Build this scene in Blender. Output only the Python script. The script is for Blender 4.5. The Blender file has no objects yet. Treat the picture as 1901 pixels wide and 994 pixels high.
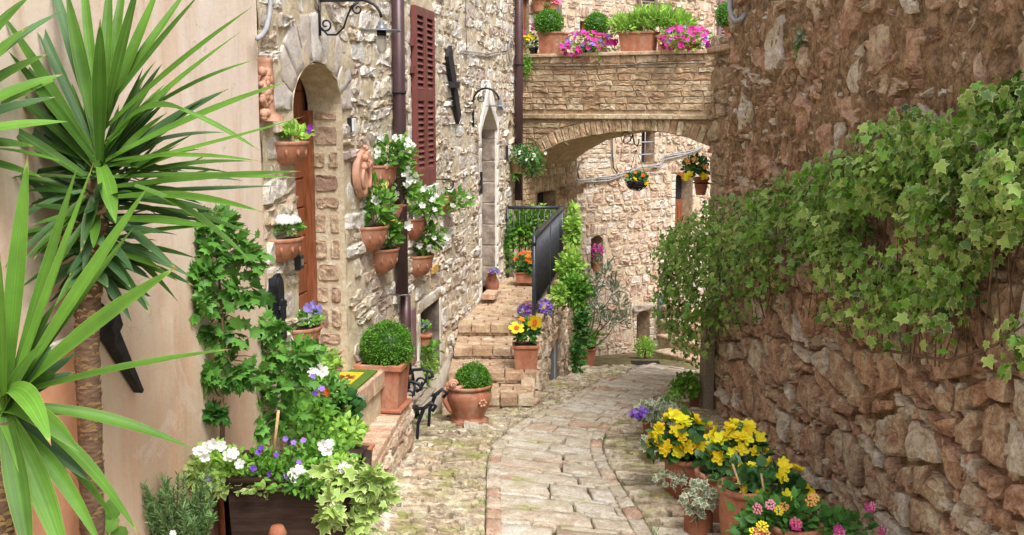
import bpy, math, random
import numpy as np
from mathutils import Vector, Matrix, noise
random.seed(7); rng = np.random.default_rng(7)
sc = bpy.context.scene
C = sc.collection
R = math.radians
# ------------------------------------------------------------------ camera, sky, sun, exposure
F, CX, CY, TH = 2000.0, 950.5, 497.0, math.atan(297 / 2000)
cam = bpy.data.objects.new('camera', bpy.data.cameras.new('camera')); C.objects.link(cam)
cam.data.lens = 36 * F / 1901; cam.data.sensor_width = 36; cam.data.clip_start = .05; cam.data.clip_end = 500
cam.location = (0, 0, 0); cam.rotation_euler = (math.pi / 2 - TH, 0, 0); sc.camera = cam
SUN_EL, SUN_AZ = 56, 154
w = bpy.data.worlds.new('World'); sc.world = w; w.use_nodes = True
nt = w.node_tree; bg = nt.nodes['Background']
sky = nt.nodes.new('ShaderNodeTexSky'); sky.sky_type = 'NISHITA'; sky.sun_disc = False
sky.sun_elevation = R(SUN_EL); sky.sun_rotation = R(SUN_AZ); sky.dust_density = 4; sky.ozone_density = .6
hs = nt.nodes.new('ShaderNodeHueSaturation'); hs.inputs['Saturation'].default_value = .3
nt.links.new(sky.outputs[0], hs.inputs['Color']); nt.links.new(hs.outputs[0], bg.inputs[0]); bg.inputs[1].default_value = .105
sl = bpy.data.lights.new('sun', 'SUN'); sl.energy = 1.5; sl.angle = R(22); sl.color = (1, .96, .9)
so = bpy.data.objects.new('sun', sl); C.objects.link(so)
sd = Vector((math.sin(R(SUN_AZ)) * math.cos(R(SUN_EL)), math.cos(R(SUN_AZ)) * math.cos(R(SUN_EL)), math.sin(R(SUN_EL))))
so.rotation_euler = sd.to_track_quat('Z', 'Y').to_euler(); so.location = (3, -3, 9)
sc.view_settings.view_transform = 'Standard'; sc.view_settings.look = 'None'
sc.view_settings.exposure = 1.15; sc.view_settings.gamma = 1
sc.cycles.max_bounces = 6; sc.cycles.diffuse_bounces = 4; sc.cycles.transparent_max_bounces = 4

# ------------------------------------------------------------------ geometry of the place
def ray(px, py):
    u = (px - CX) / F; v = (CY - py) / F
    return Vector((u, math.cos(TH) + v * math.sin(TH), -math.sin(TH) + v * math.cos(TH)))
def P(px, py, Y):
    d = ray(px, py); return d * (Y / d.y)
def proj(p):
    d = p[1] * math.cos(TH) - p[2] * math.sin(TH)
    if d < .1: return (-9e3, -9e3, d)
    up = p[1] * math.sin(TH) + p[2] * math.cos(TH)
    return (CX + F * p[0] / d, CY - F * up / d, d)
GY = [-5, 5, 7, 9, 9.75, 10.2, 12, 14.7, 18.5, 24, 60]
GZ = [-2.5, -2.55, -2.6, -2.75, -2.82, -2.9, -3.15, -3.72, -4.3, -5.0, -9]
def g(x, y):
    z = float(np.interp(y, GY, GZ))
    a = min(1, max(0, (-.76 - x) / .2)); b = min(1, max(0, (8.6 - y) / 1.6))
    return z + .2 * a * a * (3 - 2 * a) * b
def ghit(px, py):
    d = ray(px, py); Y = 8
    for _ in range(60):
        p = d * (Y / d.y); Y = .5 * Y + .5 * g(p.x, p.y) / d.z * d.y
    return d * (Y / d.y)
class Plane:
    def __init__(s, a, b, flip=False):
        s.o = Vector((a[0], a[1], 0)); s.d = Vector((b[0] - a[0], b[1] - a[1], 0)); s.L = s.d.length; s.d.normalize()
        s.n = Vector((s.d.y, -s.d.x, 0)) * (-1 if flip else 1)
    def hit(s, px, py, off=0):
        d = ray(px, py); t = ((s.o + s.n * off).dot(s.n)) / d.dot(s.n); p = d * t
        return (p - s.o).dot(s.d), p.z
    def pt(s, u, v, h=0): return s.o + s.d * u + s.n * h + Vector((0, 0, v))
    def at(s, px, py, off=0): return s.pt(*s.hit(px, py, off), off)
WL = Plane((-2.36, 0), (-2.36 + .154, 1))                 # left house front, faces +x
WR = Plane((2.555, 0), (2.555 - .07, 1), True)            # tall wall on the right, faces -x
WB = Plane((1.48, 18.5), (2.74, 19.5))                    # house behind the bridge
WG = Plane((.157, 15.7), (2.6, 14.45))                    # bridge face
for q in (WB, WG):
    if q.n.y > 0: q.n.negate()
ANG = math.atan2(-.154, 1)                                 # rotation that lines things up with the left wall

# ------------------------------------------------------------------ mesh helpers
class M:
    def __init__(s): s.v = []; s.f = []; s.t = []; s.r = []
    def add(s, vs, fs, tone=.5, rim=None):
        b = len(s.v); s.v.extend([tuple(p) for p in vs]); s.f.extend([tuple(i + b for i in f) for f in fs])
        s.t.extend(tone if isinstance(tone, list) else [tone] * len(vs)); s.r.extend(rim if rim else [0.] * len(vs)); return s
    def box(s, a, b, mat=None, tone=.5, bev=0):
        x0, y0, z0 = a; x1, y1, z1 = b
        if bev:
            vs = []; e = bev
            for z, k in ((z0, e), (z0 + e, 0), (z1 - e, 0), (z1, e)):
                vs += [(x0 + k + (e if not k else 0) * 0, y0 + k, z), (x1 - k, y0 + k, z), (x1 - k, y1 - k, z), (x0 + k, y1 - k, z)]
            fs = [(3, 2, 1, 0), (12, 13, 14, 15)]
            for r in range(3):
                for i in range(4): j = (i + 1) % 4; fs.append((r * 4 + i, r * 4 + j, r * 4 + 4 + j, r * 4 + 4 + i))
        else:
            vs = [(x0, y0, z0), (x1, y0, z0), (x1, y1, z0), (x0, y1, z0), (x0, y0, z1), (x1, y0, z1), (x1, y1, z1), (x0, y1, z1)]
            fs = [(3, 2, 1, 0), (4, 5, 6, 7), (0, 1, 5, 4), (1, 2, 6, 5), (2, 3, 7, 6), (3, 0, 4, 7)]
        if mat: vs = [mat @ Vector(p) for p in vs]
        return s.add(vs, fs, tone)
    def pbox(s, pl, u0, u1, v0, v1, h0, h1, tone=.5, bev=0):
        m = Matrix(((pl.d.x, -pl.n.x, 0, pl.o.x), (pl.d.y, -pl.n.y, 0, pl.o.y), (0, 0, 1, 0), (0, 0, 0, 1)))
        return s.box((u0, -h1, v0), (u1, -h0, v1), m, tone, bev)
    def tube(s, pts, r, n=8, tone=.5, cap=True):
        pts = [Vector(p) for p in pts]; rs = r if isinstance(r, (list, tuple)) else [r] * len(pts); vs = []; prev = None
        for i, p in enumerate(pts):
            t = (pts[min(i + 1, len(pts) - 1)] - pts[max(i - 1, 0)]).normalized()
            if prev is None: a = t.orthogonal().normalized()
            else:
                a = prev - t * prev.dot(t); a = a.normalized() if a.length > 1e-6 else t.orthogonal().normalized()
            prev = a; b = t.cross(a)
            for k in range(n):
                q = 2 * math.pi * k / n; vs.append(p + (a * math.cos(q) + b * math.sin(q)) * rs[i])
        fs = []
        for i in range(len(pts) - 1):
            for k in range(n): l = (k + 1) % n; fs.append((i * n + k, i * n + l, i * n + n + l, i * n + n + k))
        if cap: fs += [tuple(range(n))[::-1], tuple(range((len(pts) - 1) * n, len(pts) * n))]
        return s.add(vs, fs, tone)
    def lathe(s, prof, n=28, c=(0, 0, 0), half=None, sx=1, sy=1, wob=0, tone=.5):
        vs = []; fs = []; m = len(prof); full = half is None
        for k in range(n if full else n + 1):
            a = 2 * math.pi * k / n if full else half + math.pi * k / n
            wv = 1 + wob * math.sin(a * 3 + 1)
            for r_, z in prof: vs.append((c[0] + r_ * math.cos(a) * sx * wv, c[1] + r_ * math.sin(a) * sy * wv, c[2] + z))
        for k in range(n):
            l = (k + 1) % n if full else k + 1
            for i in range(m - 1): fs.append((k * m + i, l * m + i, l * m + i + 1, k * m + i + 1))
        if not full: fs += [tuple(range(m))[::-1], tuple(n * m + i for i in range(m))]
        return s.add(vs, fs, tone)
    def xf(s, mat): s.v = [tuple(mat @ Vector(p)) for p in s.v]; return s
    def build(s, name, mat, parent=None, smooth=True, world=True, kind=None):
        me = bpy.data.meshes.new(name)
        off = wloc(parent) if (parent and world) else Vector((0, 0, 0))
        vs = np.array(s.v, dtype=float).reshape(-1, 3) - np.array(off)
        o0 = Vector((0, 0, 0))
        if parent is None:
            o0 = Vector((float(vs[:, 0].mean()), float(vs[:, 1].mean()), float(vs[:, 2].min()))); vs = vs - np.array(o0)
        me.from_pydata(vs.tolist(), [], s.f)
        a = me.attributes.new('tone', 'FLOAT', 'POINT'); a.data.foreach_set('value', np.array(s.t, dtype=np.float32))
        if any(s.r): a = me.attributes.new('rim', 'FLOAT', 'POINT'); a.data.foreach_set('value', np.array(s.r, dtype=np.float32))
        me.materials.append(MAT[mat] if isinstance(mat, str) else mat)
        if smooth: me.shade_smooth()
        o = bpy.data.objects.new(name, me); C.objects.link(o)
        if parent: o.parent = parent
        else: o.location = o0
        if kind: o['kind'] = kind
        return o
def wloc(o):
    v = Vector((0, 0, 0))
    while o: v = v + o.location; o = o.parent
    return v
def tag(o, label, cat, group=None, kind=None):
    o['label'] = label; o['category'] = cat
    if group: o['group'] = group
    if kind: o['kind'] = kind
    return o
def thing(name, label, cat, loc, group=None):
    o = bpy.data.objects.new(name, None); C.objects.link(o); o.location = loc; o.empty_display_size = .1
    return tag(o, label, cat, group)

# ------------------------------------------------------------------ materials
MAT = {}
def nodes(name):
    m = bpy.data.materials.new(name); m.use_nodes = True; MAT[name] = m; t = m.node_tree
    return m, t, t.nodes['Principled BSDF'], t.nodes, t.links
def N(t, typ, **k):
    n = t.nodes.new(typ)
    for a, b in k.items():
        if a in n.inputs.keys() if isinstance(a, str) and a[0].isupper() else False: n.inputs[a].default_value = b
        else: setattr(n, a, b)
    return n
def ramp(t, fac, cols, interp='LINEAR'):
    r = t.nodes.new('ShaderNodeValToRGB'); r.color_ramp.interpolation = interp; e = r.color_ramp.elements
    for i, (p, c) in enumerate(cols):
        el = e[i] if i < 2 else e.new(p)
        el.position = p; el.color = (c[0], c[1], c[2], 1) if not isinstance(c, float) else (c, c, c, 1)
    t.links.new(fac, r.inputs[0]); return r.outputs[0]
def mix(t, fac, a, b, mode='MIX'):
    n = t.nodes.new('ShaderNodeMix'); n.data_type = 'RGBA'; n.blend_type = mode
    for i, x in ((0, fac), (6, a), (7, b)):
        if isinstance(x, (float, int)): n.inputs[i].default_value = x
        elif isinstance(x, tuple): n.inputs[i].default_value = (x[0], x[1], x[2], 1)
        else: t.links.new(x, n.inputs[i])
    return n.outputs[2]
def noi(t, co, scale, detail=6, rough=.6, dist=0):
    n = t.nodes.new('ShaderNodeTexNoise'); n.inputs['Scale'].default_value = scale; n.inputs['Detail'].default_value = detail
    n.inputs['Roughness'].default_value = rough; n.inputs['Distortion'].default_value = dist
    t.links.new(co, n.inputs['Vector']); return n.outputs[0]
def coord(t, scale=None):
    c = t.nodes.new('ShaderNodeTexCoord').outputs['Object']
    if scale:
        mp = t.nodes.new('ShaderNodeMapping'); mp.inputs['Scale'].default_value = scale; t.links.new(c, mp.inputs[0]); c = mp.outputs[0]
    return c
def attr(t, n):
    a = t.nodes.new('ShaderNodeAttribute'); a.attribute_name = n; return a.outputs['Fac']
def bump(t, h, s, dist=.02, nrm=None):
    b = t.nodes.new('ShaderNodeBump'); b.inputs['Strength'].default_value = s; b.inputs['Distance'].default_value = dist
    t.links.new(h, b.inputs['Height'])
    if nrm: t.links.new(nrm, b.inputs['Normal'])
    return b.outputs[0]
def stonemat(name, cols, var=.5, sc_=9, bmp=.7, moss=None, mossamt=.0, pale=None, paleamt=0, rough=.9, dark=(.25, .22, .19), crack=0, bd=.02):
    m, t, b, ns, ls = nodes(name); co = coord(t)
    n = len(cols); c = ramp(t, attr(t, 'tone'), [(i / max(1, n - 1), x) for i, x in enumerate(cols)])
    n1 = noi(t, co, sc_, 8, .65, .4); n2 = noi(t, co, sc_ * 5, 6, .7); n3 = noi(t, co, sc_ * .35, 4, .6)
    c = mix(t, min(1, var * 1.25), c, ramp(t, n1, [(.3, .18), (.5, .52), (.7, 1.)]), 'OVERLAY')
    c = mix(t, var * .9, c, ramp(t, n2, [(.36, dark), (.56, (1., 1., 1.))]), 'MULTIPLY'); c = mix(t, .35, c, ramp(t, noi(t, co, sc_ * 13, 4, .8), [(.3, .15), (.7, .85)]), 'OVERLAY')
    if pale: c = mix(t, ramp(t, n1, [(.62 - paleamt * .25, 0.), (.72 - paleamt * .2, 1.)]), c, pale)
    if moss: c = mix(t, ramp(t, n3, [(.66 - mossamt * .3, 0.), (.8 - mossamt * .25, .85)]), c, moss)
    ls.new(c, b.inputs['Base Color']); b.inputs['Roughness'].default_value = rough; b.inputs['Specular IOR Level'].default_value = .2
    vo = ns.new('ShaderNodeTexVoronoi'); vo.inputs['Scale'].default_value = sc_ * 2.2; vo.feature = 'F1'; ls.new(co, vo.inputs['Vector'])
    h = mix(t, .35, mix(t, .5, n1, n2), vo.outputs['Distance'])
    n4 = noi(t, co, sc_ * 13, 5, .75); ls.new(bump(t, n4, .75, .008, bump(t, h, bmp, bd)), b.inputs['Normal']); return m
def simple(name, col, rough=.6, metal=0, var=.25, sc_=20, bmp=.15, col2=None, spec=.4, stretch=None, trans=0):
    m, t, b, ns, ls = nodes(name); co = coord(t, stretch); n1 = noi(t, co, sc_, 6, .6)
    c = mix(t, ramp(t, n1, [(.35, 0.), (.65, 1.)]), tuple(x * (1 - var) for x in col), col2 or tuple(min(1, x * (1 + var)) for x in col))
    ls.new(c, b.inputs['Base Color']); b.inputs['Roughness'].default_value = rough; b.inputs['Metallic'].default_value = metal
    b.inputs['Specular IOR Level'].default_value = spec; b.inputs['Transmission Weight'].default_value = trans
    if bmp: ls.new(bump(t, n1, bmp, .01), b.inputs['Normal'])
    return m
def leafmat(name, dark, light, rim=None, rough=.45, trans=.3, spec=.35, var=.3):
    m, t, b, ns, ls = nodes(name); co = coord(t)
    c = ramp(t, attr(t, 'tone'), [(0., dark), (.6, light), (1., tuple(min(1, x * 1.35) for x in light))])
    c = mix(t, var, c, ramp(t, noi(t, co, 45, 4), [(.3, .35), (.7, .75)]), 'OVERLAY')
    if rim:
        rr = t.nodes.new('ShaderNodeMath'); rr.operation = 'ADD'; ls.new(attr(t, 'rim'), rr.inputs[0])
        mm = t.nodes.new('ShaderNodeMath'); mm.operation = 'MULTIPLY_ADD'; ls.new(noi(t, co, 60, 3), mm.inputs[0]); mm.inputs[1].default_value = .8; mm.inputs[2].default_value = -.4
        ls.new(mm.outputs[0], rr.inputs[1]); c = mix(t, ramp(t, rr.outputs[0], [(rim[1], 0.), (rim[1] + .2, 1.)]), c, rim[0])
    ls.new(c, b.inputs['Base Color']); b.inputs['Roughness'].default_value = rough; b.inputs['Specular IOR Level'].default_value = spec
    tr = ns.new('ShaderNodeBsdfTranslucent'); ls.new(c, tr.inputs[0]); mx = ns.new('ShaderNodeMixShader'); mx.inputs[0].default_value = trans
    ls.new(b.outputs[0], mx.inputs[1]); ls.new(tr.outputs[0], mx.inputs[2]); ls.new(mx.outputs[0], ns['Material Output'].inputs[0]); return m

def yuccamat(name, dark, light):
    m = leafmat(name, dark, light, None, .5, .25, .3, .0); t = m.node_tree; ns = t.nodes; b = ns['Principled BSDF']; ls = t.links
    c = b.inputs['Base Color'].links[0].from_socket
    cb = ns.new('ShaderNodeCombineXYZ'); a = ns.new('ShaderNodeMath'); a.operation = 'MULTIPLY'; a.inputs[1].default_value = 7; ls.new(attr(t, 'rim'), a.inputs[0])
    d = ns.new('ShaderNodeMath'); d.operation = 'MULTIPLY'; d.inputs[1].default_value = 61; ls.new(attr(t, 'tone'), d.inputs[0]); ls.new(a.outputs[0], cb.inputs[0]); ls.new(d.outputs[0], cb.inputs[1])
    st = noi(t, cb.outputs[0], 1.0, 3, .7); c = mix(t, .45, c, ramp(t, st, [(.3, .2), (.7, .85)]), 'OVERLAY')
    c = mix(t, .35, c, ramp(t, noi(t, coord(t), 7, 5, .6), [(.3, .2), (.7, .8)]), 'OVERLAY')
    c = mix(t, ramp(t, attr(t, 'rim'), [(.9, 0.), (1., .6)]), c, (.38, .48, .12))
    sb = ns.new('ShaderNodeMath'); sb.operation = 'SUBTRACT'; sb.inputs[1].default_value = 1.1; ls.new(attr(t, 'rim'), sb.inputs[0]); c = mix(t, ramp(t, sb.outputs[0], [(.1, 0.), (.9, 1.)]), c, (.30, .14, .06))
    ls.new(c, b.inputs['Base Color'])
    for l in list(t.links):
        if l.to_node.type == 'BSDF_TRANSLUCENT': t.links.remove(l)
    for n_ in ns:
        if n_.type == 'BSDF_TRANSLUCENT': ls.new(c, n_.inputs[0])
stonemat('house_stone', [(.62, .50, .36), (.74, .65, .52), (.80, .76, .69), (.55, .43, .37), (.68, .57, .43), (.83, .80, .75)], .55, 11, .9, pale=(.84, .81, .76), paleamt=.25)
stonemat('house_mortar', [(.66, .55, .38), (.70, .60, .44)], .3, 14, .6, pale=(.76, .70, .60), paleamt=.2, dark=(.6, .52, .42))
stonemat('arch_stone', [(.66, .58, .52), (.76, .71, .67), (.70, .62, .56)], .3, 22, .5, dark=(.55, .5, .48))
stonemat('jamb_stone', [(.50, .36, .24), (.58, .44, .31), (.42, .27, .21)], .5, 12, .8)
stonemat('back_stone', [(.60, .44, .32), (.68, .55, .43), (.52, .34, .26), (.74, .66, .57), (.56, .42, .33), (.70, .59, .50)], .5, 9, .9)
stonemat('back_mortar', [(.62, .48, .33), (.66, .52, .38)], .3, 12, .6, dark=(.6, .5, .42))
stonemat('bridge_brick', [(.45, .32, .19), (.54, .40, .26), (.40, .26, .16), (.58, .47, .33), (.48, .31, .19)], .5, 8, .7, moss=(.17, .15, .07), mossamt=.3)
stonemat('bridge_mortar', [(.42, .31, .20), (.46, .34, .22)], .4, 9, .6, moss=(.18, .16, .06), mossamt=.2)
stonemat('rubble', [(.58, .38, .27), (.54, .33, .23), (.63, .48, .35), (.76, .68, .57), (.58, .36, .25), (.50, .34, .25), (.62, .45, .32)], .65, 9, 1.0, bd=.03, dark=(.36, .28, .22), pale=(.60, .46, .34), paleamt=.12)
stonemat('rubble_mortar', [(.35, .23, .14), (.42, .28, .17)], .8, 11, 1.0, pale=(.48, .34, .21), paleamt=.2, bd=.04, dark=(.3, .25, .2))
stonemat('pier_stone', [(.44, .32, .21), (.52, .41, .29), (.40, .26, .17)], .6, 8, .9, moss=(.30, .27, .13), mossamt=.15)
stonemat('paving', [(.66, .59, .47), (.72, .66, .55), (.60, .51, .40), (.68, .60, .48), (.56, .38, .28)], .45, 10, .7, moss=(.46, .44, .20), mossamt=.3)
stonemat('paving_side', [(.60, .50, .36), (.44, .35, .24), (.68, .58, .43), (.50, .38, .27), (.70, .63, .50), (.40, .33, .24), (.62, .52, .38)], .5, 12, .8, moss=(.36, .37, .12), mossamt=.5)
stonemat('paving_bed', [(.17, .13, .08), (.22, .18, .10)], .6, 7, .8, moss=(.24, .26, .06), mossamt=.6)
stonemat('stair_brick', [(.55, .38, .25), (.62, .45, .31), (.48, .31, .20), (.66, .52, .38)], .45, 10, .6, moss=(.42, .37, .12), mossamt=.25)
stonemat('stair_wall_stone', [(.62, .47, .33), (.70, .56, .42), (.56, .38, .27), (.74, .62, .50)], .5, 10, .9)
stonemat('ledge_brick', [(.62, .45, .31), (.68, .50, .36), (.58, .36, .24), (.74, .60, .46)], .4, 12, .5)
def plaster():
    m, t, b, ns, ls = nodes('plaster'); co = coord(t); cs = coord(t, (1, 1, .25))
    n1 = noi(t, co, 1.3, 5, .6); n2 = noi(t, cs, 3.5, 7, .65, .6); n3 = noi(t, co, 45, 5, .7)
    sep = ns.new('ShaderNodeSeparateXYZ'); ls.new(ns.new('ShaderNodeNewGeometry').outputs['Position'], sep.inputs[0])
    mr = ns.new('ShaderNodeMapRange'); mr.inputs[1].default_value = -.2; mr.inputs[2].default_value = -1.5; ls.new(sep.outputs['Z'], mr.inputs[0])
    c = mix(t, ramp(t, n1, [(.3, 0.), (.7, 1.)]), (.74, .57, .45), (.80, .68, .58))
    low = mix(t, ramp(t, n2, [(.38, 0.), (.6, 1.)]), (.68, .39, .23), (.47, .31, .21))
    ad = ns.new('ShaderNodeMath'); ad.operation = 'MULTIPLY'; ls.new(mr.outputs[0], ad.inputs[0]); ls.new(ramp(t, n1, [(.25, .5), (.7, 1.)]), ad.inputs[1])
    c = mix(t, ad.outputs[0], c, low)
    c = mix(t, .6, c, ramp(t, n2, [(.3, .28), (.5, .55), (.7, .74)]), 'OVERLAY'); c = mix(t, ramp(t, noi(t, coord(t, (1, 1, .12)), 6, 6, .7), [(.52, 0.), (.7, .4)]), c, (.45, .30, .21)); c = mix(t, ramp(t, noi(t, co, 2.2, 7, .7, 1.), [(.54, 0.), (.6, .35)]), c, (.78, .68, .58))
    c = mix(t, ramp(t, noi(t, co, 5, 8, .75, 1.2), [(.66, 0.), (.70, .8)]), c, (.72, .67, .60))
    vo = ns.new('ShaderNodeTexVoronoi'); vo.feature = 'DISTANCE_TO_EDGE'; vo.inputs['Scale'].default_value = 1.6; wv = ns.new('ShaderNodeVectorMath'); wv.operation = 'ADD'; ls.new(co, wv.inputs[0]); nn = ns.new('ShaderNodeTexNoise'); nn.inputs['Scale'].default_value = 3; nn.inputs['Detail'].default_value = 6; ls.new(co, nn.inputs['Vector']); ls.new(nn.outputs['Color'], wv.inputs[1]); ls.new(wv.outputs[0], vo.inputs['Vector'])
    cm = ns.new('ShaderNodeMath'); cm.operation = 'MULTIPLY'; ls.new(ramp(t, vo.outputs['Distance'], [(.0, .7), (.006, 0.)]), cm.inputs[0]); ls.new(ramp(t, n1, [(.45, 0.), (.6, 1.)]), cm.inputs[1]); c = mix(t, cm.outputs[0], c, (.34, .25, .19))
    c = mix(t, .18, c, ramp(t, n3, [(.3, .4), (.7, .7)]), 'OVERLAY')
    ls.new(c, b.inputs['Base Color']); b.inputs['Roughness'].default_value = .92; b.inputs['Specular IOR Level'].default_value = .15
    ls.new(bump(t, mix(t, .5, n2, n3), .35, .015), b.inputs['Normal'])
plaster()
simple('orange_plaster', (.68, .33, .19), .9, var=.12, sc_=6, bmp=.2)
simple('white_plaster', (.78, .74, .66), .9, var=.08, sc_=12, bmp=.3)
simple('concrete_skirt', (.62, .56, .46), .95, var=.2, sc_=7, bmp=.5)
def terracotta(name, c1, c2, blotch):
    m, t, b, ns, ls = nodes(name); co = coord(t)
    c = mix(t, ramp(t, noi(t, co, 9, 6, .6), [(.3, 0.), (.7, 1.)]), c1, c2)
    c = mix(t, ramp(t, noi(t, co, 6, 8, .7, .8), [(.48, 0.), (.72, .6)]), c, blotch); c = mix(t, ramp(t, noi(t, coord(t, (1, 1, .5)), 13, 6, .7), [(.55, 0.), (.72, .6)]), c, tuple(x * .38 for x in c1))
    ls.new(c, b.inputs['Base Color']); b.inputs['Roughness'].default_value = .75; b.inputs['Specular IOR Level'].default_value = .3
    ls.new(bump(t, noi(t, co, 60, 5, .7), .25, .01), b.inputs['Normal'])
terracotta('terracotta', (.36, .13, .07), (.50, .22, .13), (.55, .40, .31))
terracotta('terracotta_dark', (.30, .105, .055), (.42, .16, .09), (.44, .30, .22))
terracotta('terracotta_pink', (.55, .27, .17), (.62, .34, .23), (.66, .46, .36))
simple('soil', (.06, .04, .025), .95, var=.4, sc_=60, bmp=.6)
simple('iron', (.03, .033, .04), .45, .6, .3, 30, .15)
simple('iron_old', (.035, .032, .034), .8, .3, .4, 25, .3)
simple('rail_metal', (.07, .075, .09), .4, .5, .2, 30, .05)
simple('pipe_brown', (.085, .045, .05), .4, .2, .15, 6, .03, spec=.5)
simple('conduit', (.36, .36, .38), .5, 0, .15, 8, .05)
simple('cable', (.34, .32, .31), .6, 0, .3, 12, 0)
simple('cable_dark', (.10, .09, .09), .6, 0, .3, 12, 0)
simple('shutter_paint', (.20, .06, .05), .5, 0, .2, 9, .08, stretch=(1, 1, .3))
simple('shutter_faded', (.24, .14, .15), .6, 0, .2, 9, .08)
simple('door_wood', (.26, .085, .035), .5, 0, .35, 14, .15, stretch=(3, 3, .35))
simple('dark_wood', (.045, .024, .018), .55, 0, .45, 12, .3, stretch=(.4, 2, 3), spec=.4)
simple('bench_wood', (.32, .26, .20), .7, 0, .25, 20, .2, stretch=(4, .5, 3))
simple('stake_wood', (.50, .33, .16), .7, 0, .2, 30, .2)
simple('bark', (.15, .09, .055), .9, 0, .4, 30, .6, stretch=(1, 1, 3))
simple('twig', (.16, .10, .06), .85, 0, .3, 30, .3)
simple('green_stem', (.16, .26, .06), .6, 0, .3, 30, .1)
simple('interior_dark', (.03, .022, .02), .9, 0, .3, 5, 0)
simple('window_glass', (.03, .035, .04), .08, 0, .2, 3, 0, spec=.6)
simple('lamp_enamel', (.20, .22, .25), .35, .4, .2, 10, .05)
simple('bulb_glass', (.85, .83, .78), .2, 0, .05, 10, 0, trans=.3)
simple('white_plastic', (.75, .76, .78), .4, 0, .05, 10, 0)
simple('black_plastic', (.02, .02, .022), .3, 0, .2, 10, 0)
simple('steel', (.55, .55, .54), .35, .8, .1, 40, .05)
simple('blue_grey_paint', (.13, .15, .19), .55, 0, .2, 10, .1)
simple('mat_yellow', (.62, .50, .03), .95, 0, .15, 200, .6)
simple('mat_green', (.10, .19, .02), .95, 0, .4, 200, .8)
simple('mat_red', (.30, .04, .02), .95, 0, .2, 200, .5)
simple('tile_orange', (.75, .35, .08), .4, 0, .4, 60, 0, col2=(.85, .6, .2))
simple('petal_white', (.86, .86, .82), .6, 0, .05, 60, .05)
leafmat('boxwood', (.035, .11, .012), (.12, .30, .03), trans=.25)
leafmat('leaf_deep', (.03, .10, .02), (.09, .25, .05), trans=.25)
leafmat('leaf_mid', (.06, .17, .025), (.17, .38, .05), trans=.3)
leafmat('leaf_light', (.16, .34, .04), (.34, .56, .10), trans=.35)
leafmat('leaf_grey', (.14, .20, .13), (.30, .38, .25), trans=.2)
leafmat('leaf_begonia', (.02, .085, .02), (.06, .17, .045), trans=.15, spec=.5)
leafmat('maple_leaf', (.03, .11, .02), (.12, .30, .05), trans=.3)
leafmat('shrub_leaf', (.07, .19, .03), (.16, .38, .07), trans=.3)
leafmat('rosemary_leaf', (.08, .20, .06), (.24, .40, .15), trans=.2)
leafmat('ivy_leaf', (.015, .06, .010), (.14, .31, .035), rim=((.50, .58, .24), .84), rough=.34, spec=.5, trans=.2)
leafmat('ivy_pale', (.10, .22, .04), (.32, .48, .11), rim=((.70, .73, .36), .76), trans=.3)
leafmat('ivy_white', (.14, .22, .12), (.26, .34, .2), rim=((.78, .78, .62), .6), trans=.25)
yuccamat('yucca_leaf', (.015, .06, .008), (.095, .22, .025))
yuccamat('yucca_grey', (.03, .08, .03), (.12, .24, .09))
for nm, a, b in (('yellow', (.80, .55, .01), (.92, .78, .04)), ('white', (.80, .80, .76), (.93, .93, .90)), ('magenta', (.42, .01, .20), (.72, .05, .38)),
                 ('violet', (.16, .05, .45), (.36, .20, .75)), ('orange', (.80, .12, .02), (.92, .30, .05)), ('peach', (.85, .35, .10), (.92, .60, .22)),
                 ('lilac', (.30, .22, .72), (.45, .36, .85)), ('red', (.55, .02, .02), (.75, .10, .05)), ('pink', (.75, .06, .22), (.90, .30, .45)), ('purple_dark', (.12, .01, .22), (.25, .03, .40))):
    leafmat('fl_' + nm, a, b, trans=.3, rough=.6, spec=.2, var=.15)

# ------------------------------------------------------------------ stones
def coursed(u0, u1, v0, v1, h, wd, hv=.35, wv=.45, wob=.25, seed=0):
    rnd = random.Random(seed); rows = [v0]; out = []
    while rows[-1] < v1: rows.append(rows[-1] + h * (1 + rnd.uniform(-hv, hv)))
    def line(i, u): return rows[i] + h * wob * noise.noise(Vector((u * 1.6, i * 7.3 + seed, 0))) * 1.6
    for i in range(len(rows) - 1):
        u = u0 - rnd.random() * wd; prevs = 0
        while u < u1:
            w_ = wd * (1 + rnd.uniform(-wv, wv)); e = u + w_; sl = rnd.uniform(-.22, .22) * h
            a, b, m = max(u, u0), min(e, u1), 0
            if b - a > .25 * wd:
                out.append([(a - prevs, line(i, a)), ((a + b) / 2, line(i, (a + b) / 2)), (b - sl, line(i, b)), (b + sl, line(i + 1, b)), ((a + b) / 2, line(i + 1, (a + b) / 2)), (a + prevs, line(i + 1, a))])
            prevs = sl; u = e
    return out
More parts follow.
